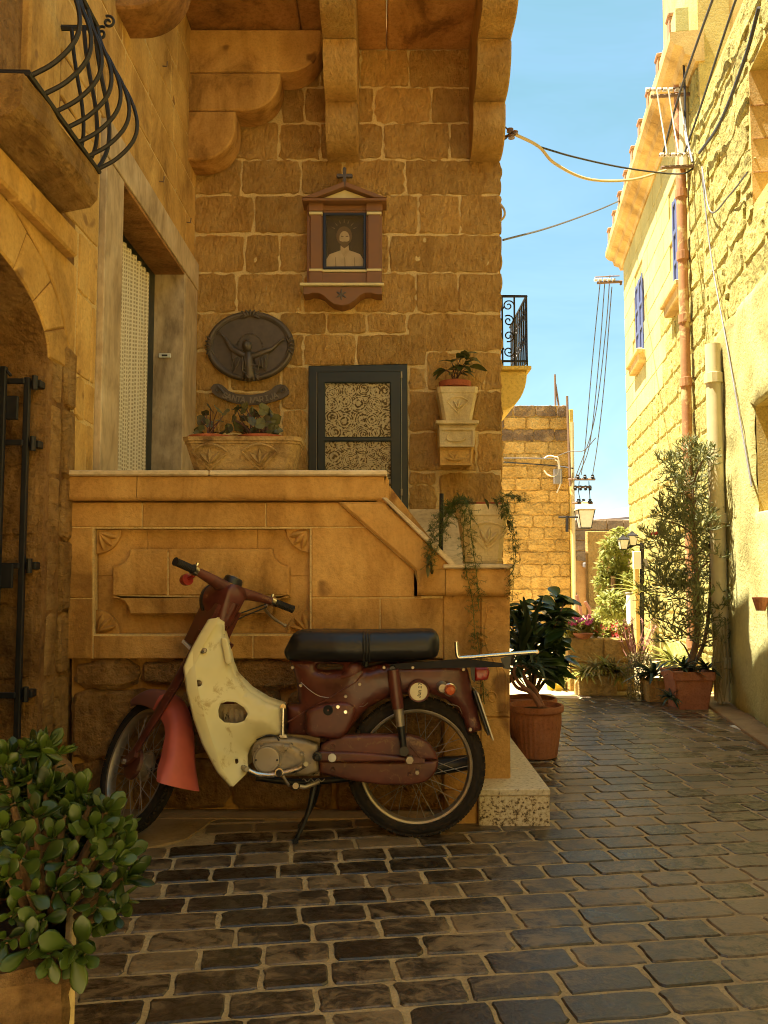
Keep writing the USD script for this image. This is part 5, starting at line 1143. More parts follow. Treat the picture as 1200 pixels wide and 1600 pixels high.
# ---- big square urn on the newel pillar
yU = YS + 0.14
zu0 = sp(750, 881)[1] + 0.002
xu = PY(753, 840, yU)[0]
ZU = lambda y: PY(753, y, yU - 0.14)[2]
HU = lambda a, b: (PY(b, 840, yU - 0.12)[0] - PY(a, 840, yU - 0.12)[0]) / 2
un = thing('square_urn', 'tall tapered square stone urn with a fan panel on the end pillar of the staircase', 'planter', (xu, yU, zu0))
obj('urn_body', loft([(zu0, HU(724, 781), 0.085), (zu0 + 0.012, HU(722, 782), 0.088), (zu0 + 0.016, HU(724, 781), 0.086), (zu0 + 0.028, HU(723, 782), 0.087), (zu0 + 0.03, HU(724, 781), 0.086), (ZU(806), HU(715, 788), 0.118), (ZU(804), HU(711, 792), 0.124), (ZU(789), HU(710, 793), 0.128), (ZU(787), HU(712, 791), 0.126), (ZU(787), HU(720, 784), 0.10), (ZU(790), HU(720, 784), 0.10)], xu, yU, 0.024), 'pale_stone', un)
sl3 = math.atan2(0.032, ZU(806) - zu0 - 0.03)
PU = Frame((0, yU - 0.087, zu0 + 0.03), (1, 0, 0), (0, -math.sin(sl3), math.cos(sl3)), (0, -math.cos(sl3), -math.sin(sl3)))
lozenge(PU, (xu + 0.012, 0.098), 0.13, 0.13, un, 'pale_stone', 0.0015, False)
c = (xu, yU, ZU(789)); fp = thing('fern_pot', 'terracotta pot of trailing fern sunk in the square urn', 'flower pot', c)
obj('bowl', lathe([(0, -0.05), (0.08, -0.05), (0.085, 0.0), (0.098, 0.004), (0.098, 0.018), (0.088, 0.018), (0, 0.008)], 24, c), 'red_terracotta', fp)
urnpot = c

# ---------------------------------------------------------------- the scooter
YB = 3.5
sc_ = thing('step_through_scooter', 'old maroon step-through scooter with cream leg shield and black seat, parked against the carved parapet', 'scooter', (0.13, YB, 0))
S = lambda x, y, off=0.0: PY(x, y, YB - off)
S2 = lambda pts, off=0.0: [tuple(S(x, y, off)[[0, 2]]) for x, y in pts]
RA = S(650, 1188); RA[2] = 0.283; WR = 0.281
def shiftY(m, y=YB): v, f = mv(m); return v + [0, y, 0], f
def wheel(c, parent, nm, lbl):
    """Spoked wheel in the plane y = c[1], returned as {part: mesh}."""
    tr = 0.029
    a = np.linspace(0, 2 * pi, 15)[:-1]
    prof = np.stack([WR - tr + tr * np.cos(a) * 1.0, tr * 1.02 * np.sin(a)], 1); prof[:, 0] = np.minimum(prof[:, 0], WR - 0.0015)
    parts = {'tyre': (lathe(prof, 72, (0, 0, 0), 'y', True), 'tyre_rubber')}
    tl = []
    for k in range(60):
        for s in (-1, 1):
            t = 2 * pi * (k + (0.25 if s > 0 else 0)) / 60; b = mv(cbox(-0.005, 0.005, s * 0.005, s * 0.023, -0.0035, 0.0035, 0.001))
            v = b[0] + [0, 0, WR - 0.003 - 0.0035]; v[:, 2] -= np.where(np.abs(v[:, 1]) > 0.015, 0.006, 0); tl.append(xf((v, b[1]), rot((0, 1, 0), math.degrees(t))))
    parts['tread'] = (cat_(*tl), 'tyre_rubber')
    rp = [(WR - 0.060, -0.021), (WR - 0.052, -0.024), (WR - 0.047, -0.021), (WR - 0.055, -0.012), (WR - 0.060, 0), (WR - 0.055, 0.012), (WR - 0.047, 0.021), (WR - 0.052, 0.024), (WR - 0.060, 0.021), (WR - 0.066, 0.008), (WR - 0.066, -0.008)]
    parts['rim'] = (lathe(rp, 72, (0, 0, 0), 'y', True), 'steel')
    sp_ = []
    for k in range(36):
        s = 1 if k % 2 else -1; t = 2 * pi * k / 36; t2 = t + (0.62 if (k // 2) % 2 else -0.62)
        sp_.append(tube([(0.055 * math.cos(t2), s * 0.028, 0.055 * math.sin(t2)), ((WR - 0.062) * math.cos(t), s * 0.004, (WR - 0.062) * math.sin(t))], 0.0016, 4))
    parts['spokes'] = (cat_(*sp_), 'steel')
    parts['hub'] = (lathe([(0, -0.045), (0.03, -0.045), (0.055, -0.036), (0.062, -0.03), (0.062, -0.024), (0.05, -0.02), (0.05, 0.02), (0.062, 0.024), (0.062, 0.03), (0.055, 0.036), (0.03, 0.045), (0, 0.045)], 28, (0, 0, 0), 'y'), 'alloy')
    return parts
def put_wheel(parts, T, nm, lbl):
    w = obj(nm, xf(parts['tyre'][0], T), parts['tyre'][1], sc_, smooth=50, label=lbl)
    for k in ('tread', 'rim', 'spokes', 'hub'): obj(k, xf(parts[k][0], T), parts[k][1], w, smooth=40 if k in ('rim', 'hub') else False)
T = np.eye(4); T[:3, 3] = RA; put_wheel(wheel(RA, sc_, 'wheel', ''), T, 'wheel', 'rear spoked wheel')
# ---- steered front assembly: built straight ahead (towards -x), then turned about the raked head
rk = math.radians(26); ax = np.array([math.sin(rk), 0, math.cos(rk)])
headp = S(351, 968); STEER = -50
hz = 0.283; tpos = (headp[2] - hz) / math.cos(rk)
base = headp - ax * tpos                                   # where the steering axis passes hub height
hub0 = base + np.array([-0.09, 0, 0]); hub0[2] = hz
Ms = rot(ax, STEER, headp)
fr_ = lambda m: xf(m, Ms)
Th = np.eye(4); Th[:3, 3] = hub0
put_wheel(wheel(hub0, sc_, 'wheel', ''), Ms @ Th, 'wheel', 'front spoked wheel turned towards the wall')
H = lambda a, b, c=0: headp + ax * a + np.array([-math.cos(rk), 0, math.sin(rk)]) * b + np.array([0, c, 0])   # along the head, forward of it, sideways
def on_arc(ang, r): return hub0 + np.array([-math.cos(ang) * r, 0, math.sin(ang) * r])
# fork legs: pressed steel, wide above, narrow at the link
for s in (-1, 1):
    a0, a1, a2 = H(-0.10, 0.0, s * 0.062), H(-0.33, 0.012, s * 0.066), hub0 + np.array([0.045, s * 0.066, 0.045])
    pts = []
    for c_, w, h in ((a0, 0.030, 0.012), (a1, 0.030, 0.014), (a2, 0.021, 0.012)):
        for t in np.linspace(0, 2 * pi, 9)[:-1]: pts.append(c_ + np.array([-math.cos(rk), 0, math.sin(rk)]) * w * math.cos(t) + np.array([0, 1, 0]) * h * math.sin(t))
    pts = np.array(pts).reshape(3, 8, 3)
    obj('fork_leg', fr_(cat_(hull(pts[:2].reshape(-1, 3)), hull(pts[1:].reshape(-1, 3)))), 'maroon', sc_, smooth=40)
    lk = obj('fork_link', fr_(cat_(hull([hub0 + np.array([dx, s * 0.058 + dy, dz]) for dx, dz in ((-0.02, 0.018), (0.06, 0.055), (0.065, 0.02), (-0.015, -0.02)) for dy in (0, s * 0.018)]))), 'maroon_rust', sc_)
    obj('axle_nut', fr_(lathe([(0, s * 0.09), (0.011, s * 0.09), (0.012, s * 0.07)] if s > 0 else [(0.012, s * 0.07), (0.011, s * 0.09), (0, s * 0.09)], 6, hub0, 'y')), 'steel', lk)
obj('brake_plate', fr_(lathe([(0, -0.052), (0.045, -0.05), (0.062, -0.043), (0.066, -0.03)], 26, hub0, 'y')), 'maroon_rust', sc_, smooth=40)
obj('fork_crown', fr_(hull([H(a, b, c) for a, b, c in ((-0.08, 0.035, 0.075), (-0.08, -0.035, 0.075), (-0.08, 0.035, -0.075), (-0.08, -0.035, -0.075), (-0.15, 0.03, 0.07), (-0.15, -0.03, 0.07), (-0.15, 0.03, -0.07), (-0.15, -0.03, -0.07))])), 'maroon', sc_)
obj('fork_cover', fr_(cat_(*[hull([H(a, b, c) for a, b, c in ((0.03, 0.145, 0.05), (0.05, 0.0, 0.06), (0.03, 0.145, -0.05), (0.05, 0.0, -0.06), (-0.16, 0.13, 0.055), (-0.15, 0.0, 0.065), (-0.16, 0.13, -0.055), (-0.15, 0.0, -0.065))])])), 'maroon', sc_)
obj('fork_cover_trim', fr_(hull([H(a, b, c) for a in (-0.162, -0.175) for b, c in ((0.135, 0.058), (0.135, -0.058), (-0.002, 0.068), (-0.002, -0.068))])), 'lens_white', sc_)
obj('steering_stem', fr_(tube([H(0.08, 0), H(-0.12, 0)], 0.026, 12)), 'maroon', sc_)
# front mudguard: deep valance, long flap behind the wheel
n = 36; V = []
for i, t in enumerate(np.linspace(math.radians(60), math.radians(193), n)):
    k = i / (n - 1); r = WR + 0.030 + (0.05 * max(0, (k - 0.74) / 0.26) ** 2)
    w = 0.052 + 0.012 * math.sin(min(1, k * 1.6) * pi) + (0.020 * max(0, (k - 0.6) / 0.4)) + 0.022 * max(0, (k - 0.86) / 0.14) ** 1.5; dep = 0.03 + 0.045 * math.sin(min(1, k * 1.35 + 0.05) * pi) + (0.05 * max(0, (k - 0.45) / 0.55) * (1 if k < 0.93 else (1 - k) / 0.07 * 0.8 + 0.2))
    if i == 0: dep = 0.008; w = 0.04
    for (c, q) in ((-1, -dep), (-1.0, -dep * 0.5), (-0.94, -0.012), (-0.6, 0.003), (0, 0.008), (0.6, 0.003), (0.94, -0.012), (1.0, -dep * 0.5), (1, -dep)):
        V.append(on_arc(t, r + q) + np.array([0, c * w, 0]))
F = []
for i in range(n - 1):
    for j in range(8): a = i * 9 + j; F += [(a, a + 9, a + 10), (a, a + 10, a + 1)]
V = np.array(V); F = np.array(F)
Vi = V.copy(); ctr = (V.reshape(n, 9, 3)[:, 4] * 0 + 0)
for i in range(n):
    dirn = V[i * 9 + 4] - hub0; dirn /= np.linalg.norm(dirn); Vi[i * 9:(i + 1) * 9] -= dirn * 0.004; Vi[i * 9:(i + 1) * 9, 1] = hub0[1] + (V[i * 9:(i + 1) * 9, 1] - hub0[1]) * 0.95
topn = 15
for nm, lo, hi, mt, lb in (('front_mudguard', 0, topn, 'mauve', 'dull mauve front mudguard'), ('mudguard_flap', topn - 1, n, 'salmon', 'faded salmon red rear flap of the front mudguard')):
    fs = F[lo * 16:(hi - 1) * 16]
    obj(nm, fr_((np.vstack([V, Vi]), np.vstack([fs, fs[:, ::-1] + len(V)]))), mt, sc_, smooth=True, label=lb)
# handlebar: nacelle with headlamp, pressed arms, grips, levers
hb = H(0.090, 0.045)
fwd = np.array([-1.0, 0, 0])
nac = []
for t in np.linspace(0, 2 * pi, 17)[:-1]:
    nac.append(hb + np.array([-0.085, 0.078 * math.cos(t), -0.01 + 0.078 * math.sin(t)]))
    nac.append(hb + np.array([-0.03, 0.072 * math.cos(t), -0.012 + 0.074 * math.sin(t)]))
for t in np.linspace(0, 2 * pi, 13)[:-1]:
    nac.append(H(-0.03, 0.0) + np.array([0.032 * math.cos(t), 0.038 * math.sin(t), 0]))
    nac.append(hb + np.array([0.05 + 0.0 * math.cos(t), 0.05 * math.cos(t), 0.01 + 0.035 * math.sin(t)]))
nc = obj('headlamp_nacelle', fr_(hull(nac)), 'maroon', sc_, smooth=35)
obj('headlamp_bezel', fr_(lathe([(0.066, -0.02), (0.08, -0.016), (0.082, 0.0), (0.078, 0.006)], 28, hb + np.array([-0.088, 0, -0.01]), 'x')), 'black_paint', nc)
obj('headlamp_glass', fr_(lathe([(0.0, -0.03), (0.04, -0.026), (0.068, -0.014)], 24, hb + np.array([-0.088, 0, -0.01]), 'x')), 'pane_glass', nc)
obj('headlamp_bowl', fr_(lathe([(0.0, 0.02), (0.068, -0.010)], 24, hb + np.array([-0.088, 0, -0.01]), 'x')), 'chrome', nc)
spd = obj('speedometer', fr_(xf(lathe([(0, 0.02), (0.033, 0.018), (0.04, 0.010), (0.042, -0.01)], 24), trimesh.transformations.translation_matrix(hb + np.array([0.0, 0, 0.07])) @ rot((0, 1, 0), 20))), 'black_paint', nc, smooth=40)
obj('speedometer_glass', fr_(xf(lathe([(0, 0.0225), (0.031, 0.0205)], 24), trimesh.transformations.translation_matrix(hb + np.array([0.0, 0, 0.07])) @ rot((0, 1, 0), 20))), 'lens_white', nc)
for s in (-1, 1):
    pts = []
    secs = ((0.03, 0.034, 0.030, 0.0, 0.028), (0.11, 0.028, 0.022, 0.004, 0.040), (0.17, 0.021, 0.018, 0.012, 0.044), (0.200, 0.019, 0.017, 0.018, 0.044))
    ms = []
    prev = None
    for (yy, w, h, dx, dz) in secs:
        ring_ = np.array([hb + np.array([dx + w * math.cos(t), s * yy, dz + h * math.sin(t)]) for t in np.linspace(0, 2 * pi, 13)[:-1]])
        if prev is not None: ms.append(hull(np.vstack([prev, ring_])))
        prev = ring_
    obj('handlebar_arm', fr_(cat_(*ms)), 'maroon_rust', sc_, smooth=35)
    e0, e1 = hb + np.array([0.020, s * 0.200, 0.044]), hb + np.array([0.040, s * 0.310, 0.040])
    obj('switch_collar', fr_(cat_(tube([e0 + (e1 - e0) * -0.03, e0 + (e1 - e0) * 0.14], 0.0225, 14), tube([e0 + [0, 0, 0.01], e0 + [0.004, 0, 0.032]], 0.007, 8))), 'chrome', sc_, smooth=40)
    gp = [e0 + (e1 - e0) * (0.15 + 0.85 * k / 22) for k in range(23)]
    obj('grip', fr_(tube(gp, [0.0185 if k in (0, 22) else (0.0172 if k % 2 else 0.0158) for k in range(23)], 12)), 'rubber', sc_)
q0 = hb + np.array([-0.012, 0.200, 0.030])
obj('brake_lever', fr_(cat_(tube(spline([q0, q0 + [-0.035, 0.03, -0.012], q0 + [-0.045, 0.09, -0.03], q0 + [-0.035, 0.15, -0.045]], 5), np.linspace(0.008, 0.0055, 16), 8), mvd(mv(trimesh.creation.icosphere(1, 0.009)), q0 + [-0.035, 0.15, -0.045]))), 'steel', sc_, smooth=50)
q1 = hb + np.array([-0.05, -0.19, 0.018])
obj('indicator', fr_(cat_(tube([q1 + [0.05, 0, 0.01], q1], 0.008, 8), lathe([(0, -0.03), (0.018, -0.027), (0.025, -0.012), (0.025, 0.012), (0.0, 0.015)], 16, q1, 'x'))), 'lens_red', sc_, smooth=40)
for k, (a, b, c_) in enumerate((((0.0, 0.19, 0.03), (-0.06, 0.05, -0.08), (0.02, 0.0, -0.17)), ((0.0, 0.2, 0.02), (-0.10, 0.12, -0.06), (-0.02, 0.03, -0.18)))):
    obj('control_cable', fr_(tube(spline([hb + np.array(a), hb + np.array(b), hb + np.array(c_)], 8), 0.0032, 6)), 'cable_black', sc_)
# ---- leg shield: two wings sweeping out and forward from the tunnel
outl = [(328, 970), (341, 972), (349, 975), (348, 990), (354, 1012), (359, 1037), (367, 1057), (390, 1080), (416, 1096.5), (441, 1105), (441, 1148), (417, 1150), (402, 1156), (392, 1167), (387, 1180), (388, 1200), (386, 1208), (364, 1229.5), (358, 1226), (341, 1206), (318, 1163), (304, 1123), (293, 1080), (288, 1042), (297, 1020), (312, 992)]
hole_ = [(343, 1110), (346, 1101), (355, 1098), (368, 1099), (380, 1107), (385, 1116), (380, 1125), (370, 1128), (352, 1127), (344, 1120)]
dots = [(316.5, 1017.5, 4.0), (310.5, 1067.5, 5.2)]
po = Polygon(outl).buffer(2).buffer(-2).difference(Polygon(hole_).buffer(3).buffer(-1))
for x, y, r in dots: po = po.difference(Point(x, y).buffer(r, 8))
po = po.difference(Polygon([(367, 1186), (372, 1185), (373, 1192), (368, 1194)]))
p, T_, d = tri2d(po, 2.6, rings=[2.0, 5.0], grid=7)
spine = LineString([(349, 968), (348, 990), (354, 1012), (359, 1037), (367, 1057), (390, 1080), (416, 1096), (441, 1104), (442, 1150), (402, 1156), (389, 1175)])
nose = LineString([(326, 965), (296, 1020), (287, 1045), (293, 1080), (304, 1123), (318, 1163), (341, 1206), (362, 1230)])
ds, dn = shapely.distance(spine, shapely.points(p)), shapely.distance(nose, shapely.points(p))
k_ = np.clip(ds / (ds + dn), 0, 1); low = np.clip((p[:, 1] - 980) / 120, 0, 1)
off = 0.055 + (0.055 + 0.085 * low) * (k_ ** 0.75) + 0.012 * np.exp(-ds / 6) * 0
off = off + 0.010 * np.exp(-((ds - 9) / 4.0) ** 2) * (p[:, 1] < 1110)
off = off - 0.004 * np.exp(-d / 1.2)
P3 = np.array([S(x, y, o) for (x, y), o in zip(p, off)]); P3b = np.array([S(x, y, o - 0.008) for (x, y), o in zip(p, off)])
e = np.vstack([T_[:, [0, 1]], T_[:, [1, 2]], T_[:, [2, 0]]]); cnt = {}
for a, b in e: cnt[(min(a, b), max(a, b))] = cnt.get((min(a, b), max(a, b)), 0) + 1
nn = len(p); side = [t for a, b in e if cnt[(min(a, b), max(a, b))] == 1 for t in ((b, a, a + nn), (b, a + nn, b + nn))]
wing = (np.vstack([P3, P3b]), np.vstack([T_, T_[:, ::-1] + nn, np.array(side)]))
lsx = obj('leg_shield', wing, 'cream_plastic', sc_, smooth=38, label='faded cream plastic leg shield wing on the near side')
obj('leg_shield', mirror_y(wing, YB), 'cream_plastic', sc_, smooth=38)
# turned front edge of the wing and the sheet joining both wings across the front
ed = [(327, 967), (312, 992), (297, 1020), (288, 1042), (293, 1080), (304, 1123), (318, 1163), (341, 1206), (361, 1228)]
eo = [0.105, 0.118, 0.13, 0.14, 0.185, 0.19, 0.193, 0.195, 0.195]; V = []
for (x, y), o in zip(ed, eo):
    w0 = 15 if y < 1150 else max(4, 15 - (y - 1150) / 7)
    V += [S(x + w0 * 1.1, y - w0 * 0.15, o - 0.002), S(x + 1, y, o + 0.004), S(x - 2, y + 1, o - 0.010), S(x - 2, y + 1, o - 0.03)]
V = np.array(V); F = []
for i in range(len(ed) - 1):
    for j in range(3): a = i * 4 + j; F += [(a, a + 1, a + 5), (a, a + 5, a + 4)]
for m in ((V, np.array(F)), mirror_y((V, np.array(F)), YB)): obj('shield_edge', m, 'cream_plastic', sc_, smooth=True)
obj('front_panel', cat_(*[hull([S(x, y, o) for x, y in ((326, 985), (338, 985), (352, 1075), (335, 1075)) for o in (-0.05, 0.05)]), hull([S(x, y, o) for x, y in ((335, 1075), (352, 1075), (385, 1130), (372, 1140)) for o in (-0.05, 0.05)])]), 'maroon', sc_)
tn = [(338, 968), (348, 976), (347, 990), (353, 1012), (358, 1037), (366, 1056), (389, 1079), (415, 1095), (441, 1104)]
V = []
for x, y in tn:
    for a in np.linspace(-1, 1, 9): q = S(x, y, 0); q[1] = YB + 0.062 * a; q = q + np.array([0.020, 0, 0.020]) * (math.sqrt(max(0, 1 - a * a)) - 0.1) * 0.8; V.append(q)
F = []
for i in range(len(tn) - 1):
    for j in range(8): a = i * 9 + j; F += [(a, a + 1, a + 10), (a, a + 10, a + 9)]
obj('shield_tunnel', (np.array(V), np.array(F)), 'cream_plastic', sc_, smooth=60)
clip = inflate(Polygon(S2([(346, 997), (351, 995), (356, 999), (361, 1022), (362, 1036), (358, 1039), (353, 1036), (349, 1016)], 0.08)), 0.010, 0.006, 0.006); obj('shield_clip', shiftY(clip, YB - 0.085), 'cream_plastic', sc_, smooth=60)
for x, y, r in dots:
    c = S(x, y, 0.14); obj('shield_bolt', lathe([(0.012, 0.012), (0.010, -0.002), (0, -0.004)], 12, c + [0, 0.02, 0], 'y'), 'steel', sc_)
# ---- engine
dk = obj('engine_block', cat_(hull([S(x, y, o) for x, y in ((330, 1100), (395, 1100), (400, 1150), (345, 1150)) for o in (-0.055, 0.055)]), hull([S(x, y, o) for x, y in ((395, 1145), (500, 1150), (500, 1212), (400, 1212)) for o in (-0.09, 0.02)])), 'alloy', sc_)
cyl = [hull([S(x, y, o) for x, y in ((340 + 9 * k, 1108), (344 + 9 * k, 1108), (346 + 9 * k, 1146), (342 + 9 * k, 1146)) for o in (-0.07, 0.07)]) for k in range(6)]
obj('cooling_fins', cat_(*cyl), 'alloy', sc_)
cc = [(393, 1172), (398, 1160), (410, 1153), (430, 1151), (455, 1153), (478, 1156), (497, 1162), (499, 1204), (480, 1211), (455, 1209), (425, 1212), (404, 1208), (395, 1192)]
obj('crankcase', shiftY(inflate(Polygon(S2(cc, 0.06)), 0.030, 0.016, 0.012), YB - 0.055), 'alloy', sc_, smooth=50)
gen = [(398, 1184), (402, 1170), (413, 1162), (432, 1160), (452, 1163), (468, 1172), (476, 1184), (475, 1196), (466, 1202), (445, 1205), (415, 1208), (402, 1200)]
ge = obj('generator_cover', shiftY(inflate(Polygon(S2(gen, 0.10)), 0.022, 0.016, 0.010), YB - 0.085), 'alloy', sc_, smooth=50)
rc = S(417.5, 1186.5, 0.115)
obj('round_cover', lathe([(0.0, -0.012), (0.045, -0.012), (0.050, -0.009), (0.052, 0.004), (0.053, 0.015)], 36, rc, 'y'), 'bare_alloy', ge, smooth=40)
obj('cover_screw', cat_(*[lathe([(0, -0.003), (0.004, -0.003), (0.0045, 0.002)], 8, rc + [dx, -0.011, 0], 'y') for dx in (-0.043, 0.041)]), 'ink', ge)
obj('cover_bolt', lathe([(0, -0.006), (0.006, -0.006), (0.007, 0.01)], 8, S(441.5, 1165, 0.112), 'y'), 'steel', ge)
gpts = [(380, 1199), (387, 1203), (400, 1209), (412, 1211), (426, 1211), (436, 1209), (450, 1206), (464, 1202), (473, 1197), (479, 1194)]
obj('gear_pedal', cat_(tube(spline([S(x, y, 0.145) for x, y in gpts], 4), 0.0105, 10), tube([S(436, 1207, 0.10), S(436, 1207, 0.16)], 0.016, 12)), 'chrome', sc_, smooth=50)
obj('pedal_rubber', cat_(tube([S(379, 1199, 0.125), S(386, 1202, 0.17)], 0.010, 10), tube([S(471, 1198, 0.125), S(478, 1194, 0.17)], 0.010, 10)), 'steel', sc_, smooth=40)
obj('gear_shaft_bolt', lathe([(0, -0.008), (0.012, -0.008), (0.014, 0.004)], 10, S(436, 1208, 0.165), 'y'), 'black_paint', sc_)
# foot pegs and stands
obj('footrest', cat_(tube([S(442, 1213, 0.11), S(449, 1224, 0.12), S(452, 1228, 0.13)], 0.006, 8), tube([S(456, 1227, 0.10), S(476, 1230, 0.10), S(498, 1222, 0.06)], 0.009, 8), tube([S(463, 1228, 0.10), S(462, 1228, 0.25)], 0.012, 10)), 'steel', sc_, smooth=40)
fpr = [S(462, 1228, 0.13 + 0.008 * k) for k in range(14)]
obj('footrest_rubber', tube(fpr, [0.017 if k % 2 else 0.014 for k in range(14)], 10), 'rubber', sc_)
for s, (x0, y0, x1, y1) in ((0.10, (491, 1226, 462, 1296)), (-0.10, (498, 1226, 470, 1284))):
    P0, P1 = S(x0, y0, s * 0.6), S(x1, y1, s); P1[2] = 0.012 if s > 0 else 0.012
    mid = (P0 + P1) / 2 + np.array([0.012, 0, 0])
    obj('stand_leg', cat_(tube(spline([P0, mid, P1], 6), np.linspace(0.012, 0.009, 13), 8), tube([P1 + [0, -0.012, 0.0], P1 + [0, 0.014, 0]], 0.012, 10)), 'black_paint', sc_, smooth=40)
obj('stand_spring', tube([S(472, 1219, 0.09) + np.array([0.006 * k, 0.006 * math.cos(k * 1.3), 0.006 * math.sin(k * 1.3)]) for k in range(16)], 0.0022, 5), 'steel', sc_)
# ---- body shell, tank, side cover
bodyp = [(449, 1033), (455, 1045), (461, 1063), (466, 1103), (447, 1105), (447, 1150), (478, 1153), (512, 1156), (530, 1152), (540, 1150), (551, 1136), (562, 1120), (578, 1106), (600, 1094), (624, 1088), (650, 1083.5), (676, 1086), (698, 1095), (716, 1111), (726, 1128), (732, 1150), (755, 1144), (749, 1118), (741, 1089), (733, 1050), (729, 1042), (720, 1037), (690, 1036), (640, 1036), (608, 1036), (590, 1039), (570, 1044), (560, 1036), (540, 1033), (500, 1032)]
shell = Polygon(bodyp).buffer(1.5).buffer(-1.5)
slot = Polygon([(493, 1040), (500, 1038), (528, 1039), (536, 1041), (534, 1047), (505, 1048.5), (494, 1046)])
sp_poly = Polygon(S2(list(shell.exterior.coords)[:-1], 0.07))
sp_poly = sp_poly.difference(Polygon(S2(list(slot.exterior.coords)[:-1], 0.07)))
wprof = lambda p: 0.60 + 0.45 * np.clip((p[:, 0] - S(470, 1100)[0]) / 0.2, 0, 1) - 0.25 * np.clip((p[:, 0] - S(690, 1100)[0]) / 0.12, 0, 1)
obj('body_shell', shiftY(inflate(sp_poly, 0.085, 0.045, 0.011, 0.022, wprof)), 'maroon', sc_, smooth=50, label='worn maroon body shell and rear mudguard')
seam = [(450, 1128), (480, 1110), (510, 1094), (535, 1078), (556, 1066), (567, 1052)]
obj('shell_seam', tube([S(x, y, 0.088 if x > 500 else 0.07) for x, y in seam], 0.0035, 6), 'maroon_rust', sc_)
tank = [(540, 1047), (541, 1040), (552, 1035), (562, 1036), (567, 1042), (566, 1050), (560, 1058), (550, 1062), (532, 1066), (520, 1058), (532, 1054)]
obj('fuel_tank', shiftY(inflate(Polygon(S2(tank, 0.08)), 0.098, 0.04, 0.010), YB), 'maroon_rust', sc_, smooth=60)
scv = [(477, 1112), (488, 1105), (505, 1100), (530, 1096), (545, 1097), (555, 1103), (557, 1113), (551, 1128), (544, 1142), (535, 1153), (528, 1155.5), (490, 1153), (478, 1146), (476, 1130)]
cv = obj('side_cover', shiftY(inflate(Polygon(S2(scv, 0.09)), 0.030, 0.020, 0.009), YB - 0.072), 'maroon', sc_, smooth=60)
obj('side_cover', mirror_y(shiftY(inflate(Polygon(S2(scv, 0.09)), 0.030, 0.020, 0.012), YB - 0.072), YB), 'maroon', sc_, smooth=60)
obj('cover_hole', lathe([(0, 0.004), (0.019, 0.0), (0.021, 0.004)], 14, S(512.5, 1110, 0.105), 'y'), 'dark_void', cv)
for x, y in ((528, 1104), (540, 1112)): obj('cover_bolt', lathe([(0, -0.008), (0.007, -0.008), (0.009, -0.002), (0.009, 0.008)], 10, S(x, y, 0.104), 'y'), 'chrome', cv)
obj('chrome_strap', cat_(tube([S(442, 1106, 0.075), S(442, 1148, 0.075)], 0.010, 10), tube([S(442, 1104, 0.08), S(442, 1104, 0.02)], 0.012, 10), hull([S(x, y, o) for x, y in ((437, 1148), (447, 1148), (449, 1153), (436, 1153)) for o in (0.07, 0.082)])), 'chrome', sc_, smooth=50)
# ---- seat
seat = [(443, 1026), (441, 1020), (447, 1008), (452, 998), (457, 991), (466, 987.5), (490, 986.5), (530, 987), (572, 987.5), (620, 987), (660, 986), (678, 986.5), (685, 991), (687.5, 1002), (687, 1016), (684, 1026), (677, 1031), (650, 1033.5), (610, 1034.5), (560, 1036), (510, 1036), (480, 1035), (455, 1034), (447, 1033)]
swp = lambda p: 0.72 + 0.28 * np.clip((p[:, 0] - S(445, 1000)[0]) / 0.22, 0, 1)
se = obj('seat', shiftY(inflate(Polygon(S2(seat, 0.1)), 0.125, 0.055, 0.010, 0.02, swp)), 'vinyl', sc_, smooth=60)
for x in (568, 572.5, 577): 
    obj('seat_piping', tube(spline([S(x, 1034, 0.124), S(x, 1020, 0.1275), S(x, 1005, 0.1255), S(x, 995, 0.115), S(x, 989, 0.09), S(x, 986.5, 0.05), S(x, 986.5, -0.05)], 5), 0.0038, 6), 'vinyl', se)
obj('seat_hinge', tube([S(570, 1045, 0.03), S(572, 1030, 0.03)], 0.012, 8), 'black_paint', sc_)
# ---- rear: carrier, lamps, plate, shock, chain case
for s in (0.085, -0.085):
    obj('carrier_stay', cat_(hull([S(x, y, s + o) for x, y in ((608, 1038), (725, 1029), (786, 1036), (789, 1042), (725, 1036), (612, 1046)) for o in (-0.006, 0.006)])), 'rubber', sc_)
    obj('carrier_rail', cat_(tube(spline([S(713, 1003, s), S(714, 1018, s), S(716, 1026, s), S(724, 1027.5, s), S(780, 1023, s), S(840, 1018.5, s)], 6), 0.0085, 10)), 'chrome', sc_, smooth=60)
    obj('carrier_post', cat_(tube([S(800, 1040, s), S(802, 1020, s)], 0.008, 6), tube([S(734, 1038, s), S(734, 1026, s)], 0.006, 6), hull([S(x, y, s + o) for x, y in ((782, 1028), (800, 1024), (796, 1046), (786, 1044)) for o in (-0.004, 0.004)])), 'black_paint', sc_)
obj('carrier_rail', cat_(tube([S(839, 1018.5, 0.09), S(839, 1018.5, -0.09)], 0.009, 10), tube([S(713, 1004, 0.085), S(713, 1004, -0.085)], 0.007, 10), tube([S(725, 1026.5, 0.03), S(838, 1019, 0.03)], 0.005, 8), tube([S(725, 1026.5, -0.03), S(838, 1019, -0.03)], 0.005, 8)), 'chrome', sc_, smooth=60)
tl = obj('tail_lamp', shiftY(inflate(Polygon(S2([(741, 1043), (763, 1042), (765, 1050), (762, 1062), (742, 1064)], 0.03)), 0.045, 0.012, 0.008)), 'lens_red', sc_, smooth=60)
obj('tail_lamp_base', hull([S(x, y, o) for x, y in ((734, 1040), (742, 1042), (742, 1066), (737, 1062)) for o in (-0.05, 0.05)]), 'black_paint', tl)
pa0, pa1 = S(743, 1078), S(767, 1150)
